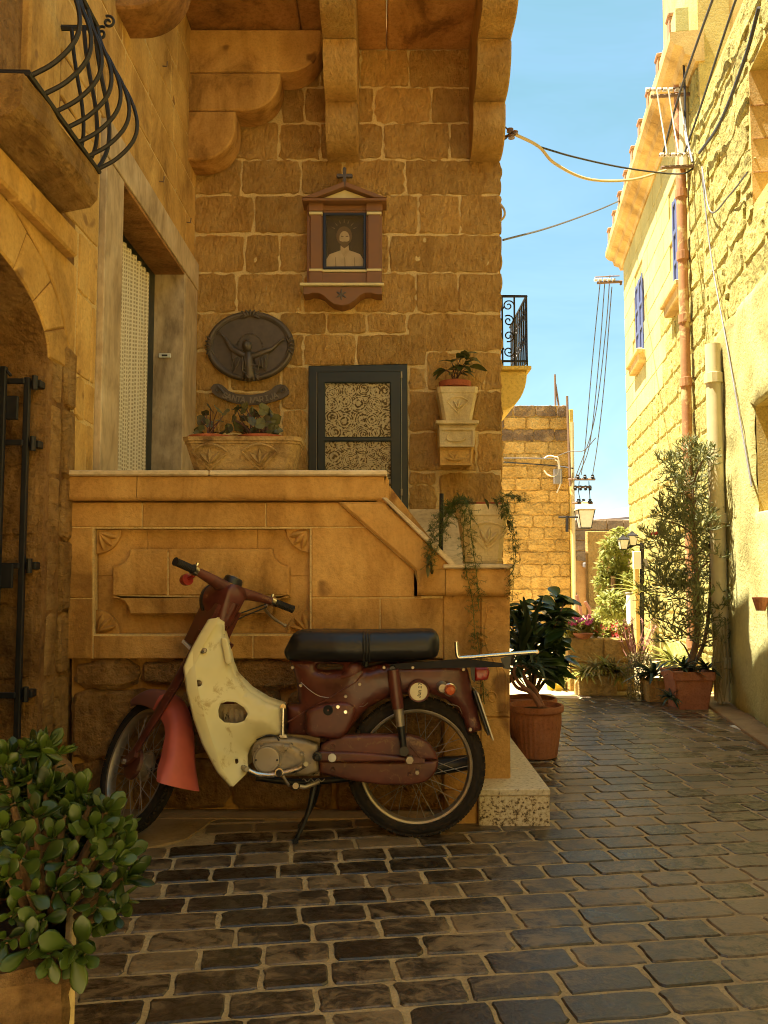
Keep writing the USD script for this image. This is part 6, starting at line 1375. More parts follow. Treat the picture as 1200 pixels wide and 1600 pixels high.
ux = pa1 - pa0; ln = np.linalg.norm(ux); ux /= ln; Fpl = Frame(pa0 - np.array([0, 0.09, 0]), (0, 1, 0), -ux, np.cross((0, 1, 0), -ux)); Fpl.flip = np.dot(np.cross(Fpl.U, Fpl.V), Fpl.N) < 0
pl_ = obj('number_plate', fbox(Fpl, 0, 0.18, -ln, 0, -0.004, 0.002, 0.001), 'plate_white', sc_)
obj('plate_holder', fbox(Fpl, 0.02, 0.16, -ln * 0.9, 0.01, -0.016, -0.006, 0.002), 'black_paint', pl_)
ind = S(703, 1078, 0.13)
il = obj('indicator', cat_(lathe([(0, -0.03), (0.016, -0.026), (0.022, -0.008), (0.022, 0.012), (0.0, 0.014)], 16, ind, 'y')), 'lens_orange', sc_, smooth=50, label='orange rear indicator')
obj('indicator_rim', torus(ind + [0, 0.006, 0], 0.023, 0.004, 'y', 20, 8), 'chrome', il)
il2 = S(691, 1074, 0.10)
obj('indicator_stalk', cat_(lathe([(0, -0.03), (0.016, -0.028), (0.019, -0.005), (0.024, 0.0), (0.024, 0.02)], 14, il2, 'y'), tube([il2, ind], 0.010, 8)), 'steel', il, smooth=40)
dc = S(654, 1080, 0.112)
dk_ = obj('licence_disc', lathe([(0, -0.010), (0.034, -0.010), (0.037, -0.008)], 30, dc, 'y'), 'disc_cream', sc_, label='round cream paper disc reading Jun 17')
obj('disc_holder', lathe([(0.036, -0.011), (0.041, -0.013), (0.044, -0.006), (0.044, 0.008), (0.0, 0.009)], 30, dc, 'y'), 'maroon_rust', dk_, smooth=40)
def disc_text(t, h, dx):
    m = mv(meshkit.text_mesh(t, h, 0.0008, True)); v = m[0].copy(); v[:, 0] -= v[:, 0].mean(); v[:, 1] -= h / 2
    an = math.radians(84); q = np.column_stack([v[:, 0] * math.cos(an) - v[:, 1] * math.sin(an), v[:, 2] * -1, v[:, 0] * math.sin(an) + v[:, 1] * math.cos(an)]); return q + dc + [dx, -0.0102, 0], m[1][:, ::-1]
obj('disc_lettering', disc_text('Jun 17', 0.0135, 0.003), 'ink', dk_)
for s in (1, -1):
    so = 0.112 * s
    sk = obj('shock_absorber', tube([S(614, 1046, so), S(617, 1068, so), S(622, 1107, so)], [0.024, 0.0265, 0.0235], 16), 'maroon', sc_, smooth=50)
    obj('shock_sleeve', tube([S(622, 1105, so), S(626, 1134, so)], [0.021, 0.018], 14), 'steel', sk, smooth=50)
    obj('shock_foot', cat_(tube([S(626, 1133, so), S(631, 1172, so)], [0.016, 0.0125], 12), tube([S(631.5, 1174, so - 0.016 * s), S(631.5, 1174, so + 0.016 * s)], 0.019, 14)), 'black_paint', sk, smooth=50)
    obj('shock_bolt', lathe([(0, -0.01 * s), (0.012, -0.01 * s), (0.013, 0.02 * s)], 10, S(613, 1045, so), 'y'), 'black_paint', sk)
cu = [(498, 1178), (502, 1163), (516, 1154), (536, 1148.5), (600, 1147), (636, 1147.5), (655, 1152), (670, 1161), (680, 1173), (685, 1187), (600, 1189), (500, 1186)]
cl_ = [(498, 1187), (600, 1190), (685, 1188), (684, 1200), (677, 1213), (665, 1222), (645, 1227), (600, 1227), (560, 1222), (520, 1214), (499, 1208)]
ch = obj('chain_case', shiftY(inflate(Polygon(S2(cu, 0.08)), 0.026, 0.015, 0.010), YB - 0.066), 'maroon_rust', sc_, smooth=60, label='upper half of the dented maroon chain case')
obj('chain_case', shiftY(inflate(Polygon(S2(cl_, 0.08)), 0.024, 0.015, 0.010), YB - 0.066), 'maroon_rust', sc_, smooth=60)
obj('inspection_hole', lathe([(0, 0.004), (0.014, 0.002), (0.018, 0.006)], 14, S(566, 1208, 0.092), 'y'), 'dark_void', ch)
for x, y in ((520, 1166), (520, 1202), (640, 1210), (575, 1184)): obj('case_bolt', lathe([(0, -0.007), (0.006, -0.007), (0.008, 0.004)], 8, S(x, y, 0.094), 'y'), 'maroon_rust', ch)
arm = [(492, 1182), (494, 1176), (500, 1174), (560, 1176), (618, 1181), (640, 1184), (641, 1190), (600, 1190), (540, 1191), (500, 1190)]
obj('swing_arm', shiftY(inflate(Polygon(S2(arm, 0.11)), 0.014, 0.009, 0.008), YB - 0.100), 'maroon_rust', sc_, smooth=60)
obj('swing_arm', mirror_y(shiftY(inflate(Polygon(S2(arm, 0.11)), 0.014, 0.009, 0.010), YB - 0.075), YB), 'maroon_rust', sc_, smooth=60)
obj('pivot_bolt', cat_(lathe([(0, -0.012), (0.008, -0.012), (0.010, -0.006), (0.019, -0.004), (0.020, 0.01)], 14, S(495.5, 1182, 0.115), 'y')), 'black_paint', sc_)
obj('white_cap', lathe([(0, -0.008), (0.016, -0.006), (0.0175, 0.004)], 18, S(519, 1184, 0.114), 'y'), 'lens_white', sc_, smooth=40)
obj('rear_axle', cat_(tube([RA + [0, -0.125, 0], RA + [0, 0.12, 0]], 0.008, 8), lathe([(0, -0.012), (0.016, -0.012), (0.018, 0.004)], 6, S(640, 1187, 0.115), 'y')), 'steel', sc_)
obj('chain_adjuster', cat_(tube([S(641, 1166, 0.105), S(659, 1187, 0.105)], 0.0035, 6), hull([S(x, y, o) for x, y in ((634, 1180), (664, 1186), (664, 1191), (634, 1194)) for o in (0.098, 0.108)])), 'maroon_rust', sc_)
obj('exhaust', cat_(tube(spline([S(400, 1215, -0.10), S(470, 1222, -0.12), S(560, 1215, -0.14)], 5), 0.014, 10), tube([S(560, 1213, -0.15), S(700, 1195, -0.15), S(745, 1190, -0.15)], [0.03, 0.036, 0.03], 14)), 'black_paint', sc_, smooth=50)
for k, pts in enumerate((((470, 1066), (486, 1080), (500, 1088), (514, 1090)), ((572, 1086), (560, 1092), (552, 1100), (566, 1104), (575, 1098)), ((566, 1100), (574, 1092), (586, 1086), (590, 1078)), ((578, 1078), (584, 1072), (590, 1080)), ((660, 1060), (672, 1056), (690, 1058)), ((700, 1100), (716, 1104), (722, 1116)))):
    obj('scratch', tube(spline([S(x, y, 0.0865 if 480 < x < 700 else 0.07) for x, y in pts], 5), 0.0014, 4), 'steel', sc_)
for x, y in ((562, 1069), (470, 1071), (457, 1043), (600, 1043), (645, 1043), (724, 1046), (540, 1088), (735, 1140)): obj('body_bolt', lathe([(0, -0.006), (0.006, -0.006), (0.008, 0.004)], 8, S(x, y, 0.088 if 500 < x < 690 else 0.068), 'y'), 'steel', sc_)
obj('cover_rim', torus(rc + np.array([0, -0.004, 0]), 0.0535, 0.0028, 'y', 36, 6), 'steel', ge)
obj('crankcase_screw', cat_(*[lathe([(0, -0.008), (0.006, -0.008), (0.007, 0.006)], 8, S(x, y, 0.112), 'y') for x, y in ((405, 1166), (455, 1164), (472, 1178), (470, 1199), (424, 1205))]), 'steel', ge)
obj('cable_loop', tube(spline([S(401, 1156, 0.10), S(418, 1149, 0.11), S(430, 1150, 0.11), S(436, 1157, 0.10)], 6), 0.0035, 6), 'cable_black', sc_)

# ---------------------------------------------------------------- the houses at the end of the street
YK = 14.5
BF = Frame((0, YK, 0), (1, 0, 0), (0, 0, 1), (0, -1, 0))
bx = lambda x, y: (PY(x, y, YK)[0], PY(x, y, YK)[2])
bh = thing('end_house', 'low stone house wall closing the street, its top three courses blackened', 'house', (2.2, YK, 0))
xR, zT = bx(890, 800)[0], bx(880, 633)[1]
obj('wall_core', cbox(-3.0, xR, YK + 0.01, YK + 4, 0, zT - 0.01, 0.003), 'far_stone', bh)
z = zT; k = 0; sd = 8000
while z > 0.02:
    h = 0.215; u = bx(783, 800)[0] - 0.15 - (0.2 if k % 2 else 0); z0 = max(z - h, 0.0)
    while u < xR - 0.01:
        w = R.uniform(0.24, 0.50) if k > 3 else R.uniform(0.36, 0.42); e = min(u + w, xR)
        if xR - e < 0.14: e = xR
        sd += 1
        dark = (k < 1) or (k < 3 and R.random() < 0.7)
        obj('stone_block', blockgrid(BF, u + 0.006, e - 0.006, z0 + 0.006, z - 0.006, 0.008, 0.012 if k < 4 else 0.034, 9, 6, sd, 0.035, 0.01, 0.022, 0.03, 8.0), 'weathered_stone' if dark else 'far_stone', bh)
        u = e
    z -= h; k += 1
obj('corner_pilaster', cbox(xR + 0.003, bx(897, 800)[0], YK - 0.06, YK + 0.3, 0, bx(890, 640)[1], 0.01), 'yellow_plaster', bh)
obj('corner_pipe', tube([PY(898, 980, YK - 0.1), PY(894, 660, YK - 0.1)], 0.03, 8), 'cream_pipe', bh)
for a, b in (((868, 634), (867, 585)), ((873, 634), (868, 600))): obj('roof_rod', tube([PY(*a, YK + 0.2), PY(*b, YK + 0.2)], 0.018, 6), 'rusty_steel', bh)
obj('aerial_pole', tube([PY(891, 760, YK - 0.15), PY(886, 619, YK - 0.15)], 0.022, 6), 'rusty_steel', bh)
bxm = obj('meter_box', cbox(bx(864, 740)[0], bx(876, 740)[0], YK - 0.13, YK - 0.01, bx(870, 757)[1], bx(870, 734)[1], 0.006), 'grey_box', bh)
obj('meter_cable', cat_(*[tube(spline([PY(x, y, YK - 0.12) for x, y in p], 6), 0.012, 5) for p in (((867, 718), (872, 722), (872, 738), (866, 744), (856, 742), (850, 735)), ((866, 715), (870, 714), (873, 720), (876, 752), (870, 770)), ((850, 716), (858, 712), (868, 714)))]), 'porcelain', bh)
# farther house and its neighbour
YD = 20.0
dh = thing('far_dark_house', 'dark brown block house with a white framed window far down the street', 'house', (4.9, YD, 0))
dx = lambda x, y: (PY(x, y, YD)[0], PY(x, y, YD)[2])
DF = Frame((0, YD, 0), (1, 0, 0), (0, 0, 1), (0, -1, 0))
x0, x1, zt = dx(893, 850)[0], dx(947, 850)[0], dx(900, 812)[1]
wx0, wx1, wz0, wz1 = dx(917, 900)[0], dx(942, 900)[0], dx(930, 950)[1], dx(930, 892)[1]
obj('wall_core', cbox(x0 - 0.5, x1 + 0.8, YD + 0.02, YD + 3, -0.02, zt, 0.003), 'dark_mortar', dh)
z = zt; k = 0
while z > 0.05:
    u = x0 - 0.3 * (k % 2)
    while u < x1 + 0.7:
        e = u + R.uniform(0.38, 0.46); sd += 1; q = sbox(u, z - 0.25, e, z)
        if not q.intersects(sbox(wx0, wz0, wx1, wz1)): obj('stone_block', blockgrid(DF, u + 0.008, e - 0.008, max(z - 0.25, 0) + 0.008, z - 0.008, 0.012, 0.01, 4, 4, sd, 0.02, 0.01, 0.01), 'grey_brown_stone', dh)
        u = e
    z -= 0.25; k += 1
w_ = obj('window', fbox(DF, wx0, wx1, wz0, wz1, 0.0, 0.03), 'dark_void', dh)
obj('frame', cat_(fbox(DF, wx0 - 0.02, wx0 + 0.11, wz0, wz1, 0.03, 0.08), fbox(DF, wx1 - 0.08, wx1 + 0.02, wz0, wz1, 0.03, 0.08), fbox(DF, wx0 + 0.11, wx1 - 0.08, wz1 - 0.12, wz1, 0.03, 0.08)), 'white_paint', w_)
obj('lintel', fbox(DF, wx0 - 0.1, wx1 + 0.15, wz1 + 0.08, wz1 + 0.2, 0.0, 0.12, 0.02), 'grey_box', w_)
obj('side_wall', cbox(dx(893, 850)[0] - 0.35, dx(915, 850)[0] - 0.2, YD - 3.0, YD - 2.8, -0.02, PY(905, 830, YD - 3)[2], 0.01), 'far_stone', dh)
sh2 = thing('far_pale_house', 'pale far house with a low grey sloping roof behind the creeper', 'house', (6.2, 22, 0))
q0, q1 = PY(945, 830, 22), PY(1000, 830, 22)
obj('wall', cbox(q0[0], q1[0] + 1.0, 22, 25, -0.02, PY(960, 812, 22)[2], 0.01), 'sunlit_ashlar', sh2)
ra, rb, rc_, rd = PY(925, 812, 21.8), PY(1000, 806, 21.8), PY(1000, 789, 24), PY(932, 800, 24)
obj('roof', hull(np.array([ra, rb, rc_, rd, ra + [0, 0, -0.06], rb + [0, 0, -0.06], rc_ + [0, 0, -0.06], rd + [0, 0, -0.06]])), 'grey_roof', sh2)
# ---- lantern on a bracket at the corner of the end house
def lantern(c, h, w, mat_g='lens_white', parent=None):
    """Four-sided street lantern: tapered glass body, pitched cap, finial. c = centre of its base."""
    x, y, z = c; o = []
    body = [(0.0, 0.30 * w), (0.62 * h, 0.5 * w)]
    gl = loft([(z, 0.30 * w, 0.30 * w), (z + 0.60 * h, 0.47 * w, 0.47 * w)], x, y, 0.001)
    bars = []
    for sx in (-1, 1):
        for sy in (-1, 1):
            bars.append(tube([(x + sx * 0.30 * w, y + sy * 0.30 * w, z), (x + sx * 0.485 * w, y + sy * 0.485 * w, z + 0.61 * h)], 0.028 * w, 5))
    bars.append(loft([(z - 0.03 * h, 0.24 * w, 0.24 * w), (z + 0.0 * h, 0.33 * w, 0.33 * w)], x, y, 0.001))
    for zz, ww in ((z, 0.31), (z + 0.61 * h, 0.5)):
        P = [(x + a * ww * w, y + b * ww * w, zz) for a, b in ((-1, -1), (1, -1), (1, 1), (-1, 1), (-1, -1))]
        bars.append(tube(P, 0.022 * w, 5, False))
    cap = loft([(z + 0.615 * h, 0.52 * w, 0.52 * w), (z + 0.64 * h, 0.52 * w, 0.52 * w), (z + 0.84 * h, 0.16 * w, 0.16 * w), (z + 0.90 * h, 0.14 * w, 0.14 * w), (z + 0.93 * h, 0.05 * w, 0.05 * w)], x, y, 0.001)
    fin = lathe([(0.0, 1.02 * h), (0.03 * w, 0.99 * h), (0.05 * w, 0.95 * h), (0.02 * w, 0.92 * h)][::-1], 8, (x, y, z))
    return gl, cat_(*bars, fin), cap
YL = YK - 0.35
lc = PY(914, 825, YL); lw = (PY(930, 800, YL)[0] - PY(899, 800, YL)[0]) * 0.86; lh_ = PY(914, 780, YL)[2] - lc[2]
ln_ = thing('wall_lantern', 'square street lantern on an iron bracket at the corner of the end house', 'street lamp', lc)
gl, br, cp = lantern(lc, lh_, lw)
obj('glass', gl, 'lens_white', ln_); obj('frame', br, 'iron', ln_); obj('cap', cp, 'pale_stone', ln_)
obj('bracket', cat_(tube([PY(873, 808, YL), PY(906, 808, YL)], 0.018, 6), tube([PY(886, 806, YL), PY(886, 831, YL)], 0.028, 6), tube([PY(886, 808, YL), PY(886, 808, YK)], 0.02, 6)), 'iron', ln_)
# ---- electricity cross arms on the corner of the end house
YX = YK - 0.2
ca_ = thing('electric_cross_arms', 'three iron cross arms with dark insulators above the wall lantern', 'cross arms', PY(893, 790, YX))
for y, xa, xb in ((749, 888, 930), (761, 896, 924), (786, 894, 926)):
    obj('arm', tube([PY(xa, y, YX), PY(xb, y, YX)], 0.022, 5), 'rusty_steel', ca_)
for y, xs in ((744, (903, 914, 926)), (761, (899, 907, 915, 922)), (782, (904, 912, 922))):
    for x in xs:
        c = PY(x, y + 3, YX); obj('insulator', lathe([(0.0, -0.03), (0.035, -0.02), (0.02, 0.0), (0.042, 0.015), (0.022, 0.035), (0.03, 0.055), (0.0, 0.065)], 8, c), 'ink', ca_)
def cable(name, pts, r, mat, label, n=8, Ys=None, group=None):
    P = np.array(pts, float); return obj(name, mvd(tube(spline(P, n), r, 5), (0, 0, 0)), mat, None, label=label, cat='cable', group=group)
# far bracket on the corner of the far yellow house, with four wires running down the street
YFB = 12.75
fb = thing('insulator_bracket', 'far pair of insulator bars at the end corner of the tall yellow house', 'insulator bracket', PY(966, 440, YFB))
obj('bar', cat_(tube([PY(933, 442, YFB), PY(972, 440, YFB)], 0.022, 6), tube([PY(930, 433, YFB), PY(968, 431, YFB)], 0.010, 5), tube([PY(970, 444, YFB), PY(970, 440, YFB + 0.5)], 0.02, 6)), 'rusty_steel', fb)
def insul(c, r, n=3, axis=(0, 0, 1)):
    pr = [(0.0, -0.5)]; 
    for k in range(n): t = -0.45 + 0.9 * k / n; pr += [(1.0, t + 0.05), (1.0, t + 0.16), (0.55, t + 0.24)]
    pr += [(0.0, 0.5)]; pr = np.array(pr) * [r, r * 2.2 * n / 3]
    v, f = lathe(pr, 10); M = np.eye(4); a = np.asarray(axis, float)
    if abs(a[2]) < 0.9: v = v[:, [2, 0, 1]]
    return v + c, f
for k, x in enumerate((931, 938, 945, 952, 959)):
    obj('insulator', insul(PY(x, 437, YFB), 0.028, 3, (1, 0, 0)), 'porcelain', fb)
for k, (a, b, c, d, lab) in enumerate((((938, 437), (926, 560), (914, 700), (908, 742), 'thin wire, leftmost of the four wires running down to the cross arms'), ((945, 440), (936, 560), (922, 690), (904, 744), 'dark wire, second of the four wires running down to the cross arms'), ((953, 430), (946, 520), (928, 660), (897, 752), 'dark wire, third of the four wires running down to the cross arms'), ((956, 448), (944, 600), (934, 690), (926, 742), 'thin wire, rightmost of the four wires running down to the cross arms'))):
    cable('overhead_wire', [PY(*a, YFB), PY(*b, YFB + 0.5), PY(*c, YK - 0.9), PY(*d, YX)], 0.008, 'cable_grey', lab, 10)
for a, b, c, lab in (((872, 704), (900, 712), (926, 690), 'slack wire from the meter box towards the wires over the lantern'),):
    cable('overhead_wire', [PY(872, 712, YK - 0.1), PY(892, 705, YK - 0.4), PY(912, 704, YK - 0.7), PY(931, 684, YK - 0.9)], 0.008, 'cable_grey', lab, 8)
cable('wall_cable', [PY(787, 716, YK - 0.06), PY(830, 716, YK - 0.06), PY(866, 717, YK - 0.06)], 0.010, 'cable_grey', 'grey cable clipped along the end house wall, above the black one', 5)
cable('wall_cable', [PY(787, 722, YK - 0.06), PY(830, 725, YK - 0.06), PY(868, 728, YK - 0.06), PY(896, 732, YK - 0.15)], 0.012, 'cable_black', 'black cable strung along the end house wall', 5)
cable('drop_wire', [PY(905, 752, YX), PY(904, 768, YX), PY(907, 783, YX)], 0.008, 'cable_black', 'left short drop wire between the cross arms', 6)
cable('drop_wire', [PY(920, 752, YX), PY(921, 768, YX), PY(922, 783, YX)], 0.008, 'cable_black', 'right short drop wire between the cross arms', 6)
# ---- near brackets on the yellow house and the cables over the street
nb = thing('insulator_bracket', 'lower near iron bracket with porcelain insulators by the clay downpipe', 'insulator bracket', PY(1104, 258, 7.55))
YN = 7.6
obj('bar', cat_(tube([PY(1033, 262, YN), PY(1070, 260, YN), PY(1106, 258, YN)], 0.016, 6), tube([PY(1030, 243, YN), PY(1086, 240, YN)], 0.010, 6), tube([PY(1104, 262, YN), PY(1104, 235, YN)], 0.014, 6), tube([PY(1085, 262, YN), PY(1085, 238, YN)], 0.012, 6)), 'rusty_steel', nb)
for x in (1034, 1043, 1052, 1061, 1070, 1079): obj('insulator', insul(PY(x, 242, YN), 0.020, 3, (1, 0, 0)), 'porcelain', nb)
ub_ = thing('insulator_bracket', 'upper near insulator bar in front of the cornice end, above the lower bracket', 'insulator bracket', PY(1080, 148, 7.8))
YU2 = 7.7
obj('bar', cat_(tube([PY(1017, 151, YU2), PY(1081, 147, YU2)], 0.018, 6), tube([PY(1010, 141, YU2), PY(1072, 136, YU2)], 0.010, 6)), 'rusty_steel', ub_)
for x in (1012, 1021, 1030, 1039, 1048, 1058, 1066): obj('insulator', insul(PY(x, 140, YU2), 0.020, 3, (1, 0, 0)), 'porcelain', ub_)
obj('pole', tube([PY(1070, 262, YU2 + 0.1), PY(1069, 112, YU2 + 0.1)], 0.05, 10), 'cream_pipe', ub_)
for a, b, c, lab in (((1026, 140), (1034, 190), (1042, 240), 'leftmost of three pale cables hanging between the two near insulator bars'), ((1044, 138), (1052, 190), (1060, 238), 'middle of three pale cables hanging between the two near insulator bars'), ((1060, 138), (1068, 190), (1075, 240), 'rightmost of three pale cables hanging between the two near insulator bars')):
    cable('hanging_cable', [PY(*a, YU2 - 0.03), PY(*b, YU2 - 0.05), PY(*c, YN - 0.03)], 0.008, 'porcelain', lab, 6)
cins = PY(797, 207, 6.05)
ci = thing('corner_insulator', 'cluster of brown insulators and coiled wire at the top corner of the facing house', 'insulator', cins)
obj('pin', tube([cins + [-0.07, 0.1, 0.0], cins + [0.04, 0, 0]], 0.010, 6), 'rusty_steel', ci)
for dx_, dz_ in ((0.0, 0.02), (0.035, 0.0), (0.01, -0.03)): obj('insulator', insul(cins + np.array([dx_, 0, dz_]), 0.026, 2), 'brown_porcelain', ci)
t = np.linspace(0, 6 * pi, 60); obj('coil', tube(cins + np.column_stack([-0.055 + 0.045 * np.cos(t), 0.01 * np.sin(t * 0.5), -0.005 + 0.05 * np.sin(t)]), 0.0035, 4), 'cable_black', ci)
cable('street_cable', [PY(805, 210, 6.05), PY(842, 229, 6.3), PY(868, 256, 6.5), PY(920, 280, 6.9), PY(985, 281, 7.2), PY(1040, 266, 7.55)], 0.0125, 'cable_cream', 'sagging cream cable crossing the street from the corner insulator', 10)
cable('street_cable', [PY(838, 228, 6.3), PY(900, 246, 6.6), PY(980, 263, 7.1), PY(1060, 272, 7.55), PY(1085, 262, 7.6)], 0.008, 'cable_black', 'thin black cable crossing the street above the cream one', 10)
cable('twisted_wire', [PY(786, 375, 6.6), PY(860, 355, 8.0), PY(930, 330, 10.0), PY(972, 312, 11.5)], 0.009, 'cable_grey', 'twisted pale wire rising across the sky to the cornice', 10)
cable('wall_loop', [PY(781, 318, 6.12), PY(788, 328, 6.1), PY(788, 338, 6.1), PY(781, 346, 6.12)], 0.009, 'cable_cream', 'small loop of cable at the corner of the facing house below the bracket', 6)
def along(pts, d): return [RW.at(np.array(rw(x, y)[0]), rw(x, y)[1], d).reshape(3) for x, y in pts]
for pts, r, m, d, lab in (
    (((1149, -8), (1118, 70), (1088, 150), (1062, 236)), 0.011, 'cable_black', 0.16, 'black wall cable rising from the near bracket, leftmost of three'),
    (((1172, -8), (1148, 60), (1112, 165), (1086, 236)), 0.010, 'cable_black', 0.09, 'black wall cable rising from the near bracket, middle of three'),
    (((1203, 10), (1180, 90), (1140, 190), (1106, 238)), 0.014, 'cable_black', 0.07, 'thick black wall cable rising from the near bracket, rightmost of three'),
    (((1083, 60), (1087, 130), (1089, 200), (1100, 252)), 0.011, 'cable_black', 0.10, 'black cable dropping past the cornice end to the near bracket'),
    (((1106, 262), (1112, 330), (1124, 420), (1150, 560), (1186, 760)), 0.007, 'cable_grey', 0.05, 'thin cable running down the near yellow wall'),
    (((1106, 260), (1120, 330), (1150, 305), (1180, 268)), 0.007, 'cable_grey', 0.05, 'thin looped cable below the window recess of the near yellow house')):
    cable('wall_cable', along(pts, d), r, m, lab, 10)
# ---- two-lantern lamp post by the creeper
YLP = 10.2
lp = thing('twin_lamp_post', 'short lamp post with two small lanterns beside the creeper', 'street lamp', PZ(996, 1026, 0.0))
ca = PY(1004, 880, YLP)
obj('post', tube([PY(1003, 1020, YLP) * [1, 1, 0], PY(1003, 848, YLP)], 0.028, 8), 'iron', lp)
obj('arm', cat_(tube(spline([PY(1003, 852, YLP), PY(994, 851, YLP), PY(984, 855, YLP), PY(974, 858, YLP)], 5), 0.016, 6)), 'iron', lp)
for x, y in ((988, 852), (974, 858)):
    c = PY(x, y, YLP - 0.05); g1, b1, c1 = lantern(c, 0.185, 0.115); l = obj('lantern', b1, 'iron', lp); obj('glass', g1, 'lens_white', l); obj('cap', c1, 'iron', l)
sgn = thing('white_sign', 'blank white board with a small lamp on a wooden post below the twin lanterns', 'sign', PY(996, 1015, 9.8) * [1, 1, 0])
obj('board', cbox(PY(989, 870, 9.8)[0], PY(1001, 870, 9.8)[0], 9.78, 9.82, PY(995, 889, 9.8)[2], PY(995, 861, 9.8)[2], 0.004), 'white_paint', sgn)
obj('post', cbox(PY(993, 900, 9.8)[0], PY(1000, 900, 9.8)[0], 9.83, 9.9, 0, PY(995, 880, 9.8)[2], 0.006), 'cornice_stone', sgn)
obj('small_lamp', hull([PY(x, y, Y) for x, y in ((1005, 873), (1010, 873), (1016, 888), (1007, 890)) for Y in (9.7, 9.8)]), 'grey_box', sgn)
wb = thing('white_meter_box', 'narrow white box standing beside the creeper below the sign', 'box', PY(987, 965, 9.6) * [1, 1, 0])
obj('box', cbox(PY(984, 940, 9.6)[0], PY(992, 940, 9.6)[0], 9.6, 9.75, 0.0, PY(987, 929, 9.6)[2], 0.006), 'white_paint', wb)
obj('lid', cbox(PY(983, 940, 9.6)[0], PY(993, 940, 9.6)[0], 9.59, 9.76, PY(987, 929, 9.6)[2] + 0.002, PY(987, 926, 9.6)[2], 0.004), 'grey_box', wb)
# ---- the houses across the small square, behind where one stands
ob = thing('opposite_house', 'plain limestone house across the square, behind the viewer', 'house', (0, -6.0, 0))
obj('wall', cbox(-8, 5.5, -9.0, -6.0, 0, 7.0, 0.02), 'ashlar_stone', ob)
obj('doorway', cbox(-0.6, 0.5, -6.02, -5.985, 0, 2.3, 0.01), 'green_paint', ob)
# ---- raised flower bed
YF = 7.55
fbd = thing('raised_flower_bed', 'low stone walled flower bed at the end of the paving', 'flower bed', (2.0, YF, 0))
fx0, fx1 = PY(889, 1080, YF)[0], PY(992, 1080, YF)[0]; fz = PY(940, 998, YF)[2]
for a, b in ((fx0, fx0 + 0.32), (fx0 + 0.323, fx1)):
    for z0, z1 in ((0.0, fz * 0.55), (fz * 0.55 + 0.003, fz)): obj('wall_stone', cbox(a, b, YF, YF + 0.12, z0, z1, 0.012), 'far_stone', fbd)
obj('side_wall', cbox(fx0, fx0 + 0.12, YF + 0.123, YF + 0.55, 0, fz, 0.012), 'sunlit_ashlar', fbd)
obj('soil', cbox(fx0 + 0.10, fx1, YF + 0.1, YF + 0.95, 0, fz - 0.03, 0.01), 'soil', fbd)
sp1 = PY(935, 1084, 7.3)
stp = thing('stone_trough', 'rectangular cut stone trough of spiky plants in front of the flower bed', 'planter', (sp1[0], 7.3, 0))
tx0, tx1, tz = PY(904, 1080, 7.3)[0], PY(965, 1080, 7.3)[0], PY(935, 1057, 7.3)[2]
obj('block', loft([(0, (tx1 - tx0) / 2, 0.085), (tz, (tx1 - tx0) / 2, 0.09), (tz, (tx1 - tx0) / 2 - 0.03, 0.06)], (tx0 + tx1) / 2, 7.39, 0.008), 'far_stone', stp)
obj('soil', cbox(tx0 + 0.03, tx1 - 0.03, 7.33, 7.45, tz - 0.03, tz - 0.012, 0.004), 'soil', stp)
yp = thing('yellow_plant_pot', 'small square yellow plant pot on the sunny ground by the fig pots', 'flower pot', PY(868, 1082, 7.6) * [1, 1, 0])
yx0, yx1 = PY(858, 1080, 7.6)[0], PY(881, 1080, 7.6)[0]
obj('pot_body', loft([(0, (yx1 - yx0) / 2 * 0.9, 0.06), (PY(870, 1064, 7.6)[2], (yx1 - yx0) / 2, 0.07), (PY(870, 1064, 7.6)[2], (yx1 - yx0) / 2 - 0.012, 0.055), (PY(870, 1064, 7.6)[2] - 0.02, (yx1 - yx0) / 2 - 0.014, 0.053)], (yx0 + yx1) / 2, 7.67, 0.006), 'yellow_pot', yp)
bp_ = PZ(1086, 1108, 0)
YT = 6.55
tpz = thing('square_terracotta_pot', 'large square terracotta pot holding the pencil tree by the yellow wall', 'flower pot', (PY(1086, 1108, YT)[0], YT + 0.14, 0))
hx = lambda a, b: (PY(b, 1060, YT)[0] - PY(a, 1060, YT)[0]) / 2
cxp = PY(1085, 1060, YT)[0]
obj('pot_body', loft([(0, hx(1061, 1109), 0.12), (PY(1085, 1064, YT)[2], hx(1055, 1115), 0.15), (PY(1085, 1063, YT)[2], hx(1053, 1118), 0.163), (PY(1085, 1050, YT)[2], hx(1051, 1119), 0.166), (PY(1085, 1050, YT)[2], hx(1056, 1114), 0.14), (PY(1085, 1055, YT)[2], hx(1056, 1114), 0.14)], cxp, YT + 0.15, 0.012), 'terracotta', tpz)
YT2 = 6.95
bxp = thing('stone_box_planter', 'low pale stone box planter of agaves left of the square terracotta pot', 'planter', (PY(1034, 1096, YT2)[0], YT2 + 0.1, 0))
obj('box_body', loft([(0, (PY(1052, 1080, YT2)[0] - PY(1012, 1080, YT2)[0]) / 2, 0.09), (PY(1034, 1064, YT2)[2], (PY(1054, 1080, YT2)[0] - PY(1010, 1080, YT2)[0]) / 2, 0.10), (PY(1034, 1068, YT2)[2], (PY(1050, 1080, YT2)[0] - PY(1014, 1080, YT2)[0]) / 2, 0.085)], PY(1033, 1080, YT2)[0], YT2 + 0.1, 0.01), 'far_stone', bxp)

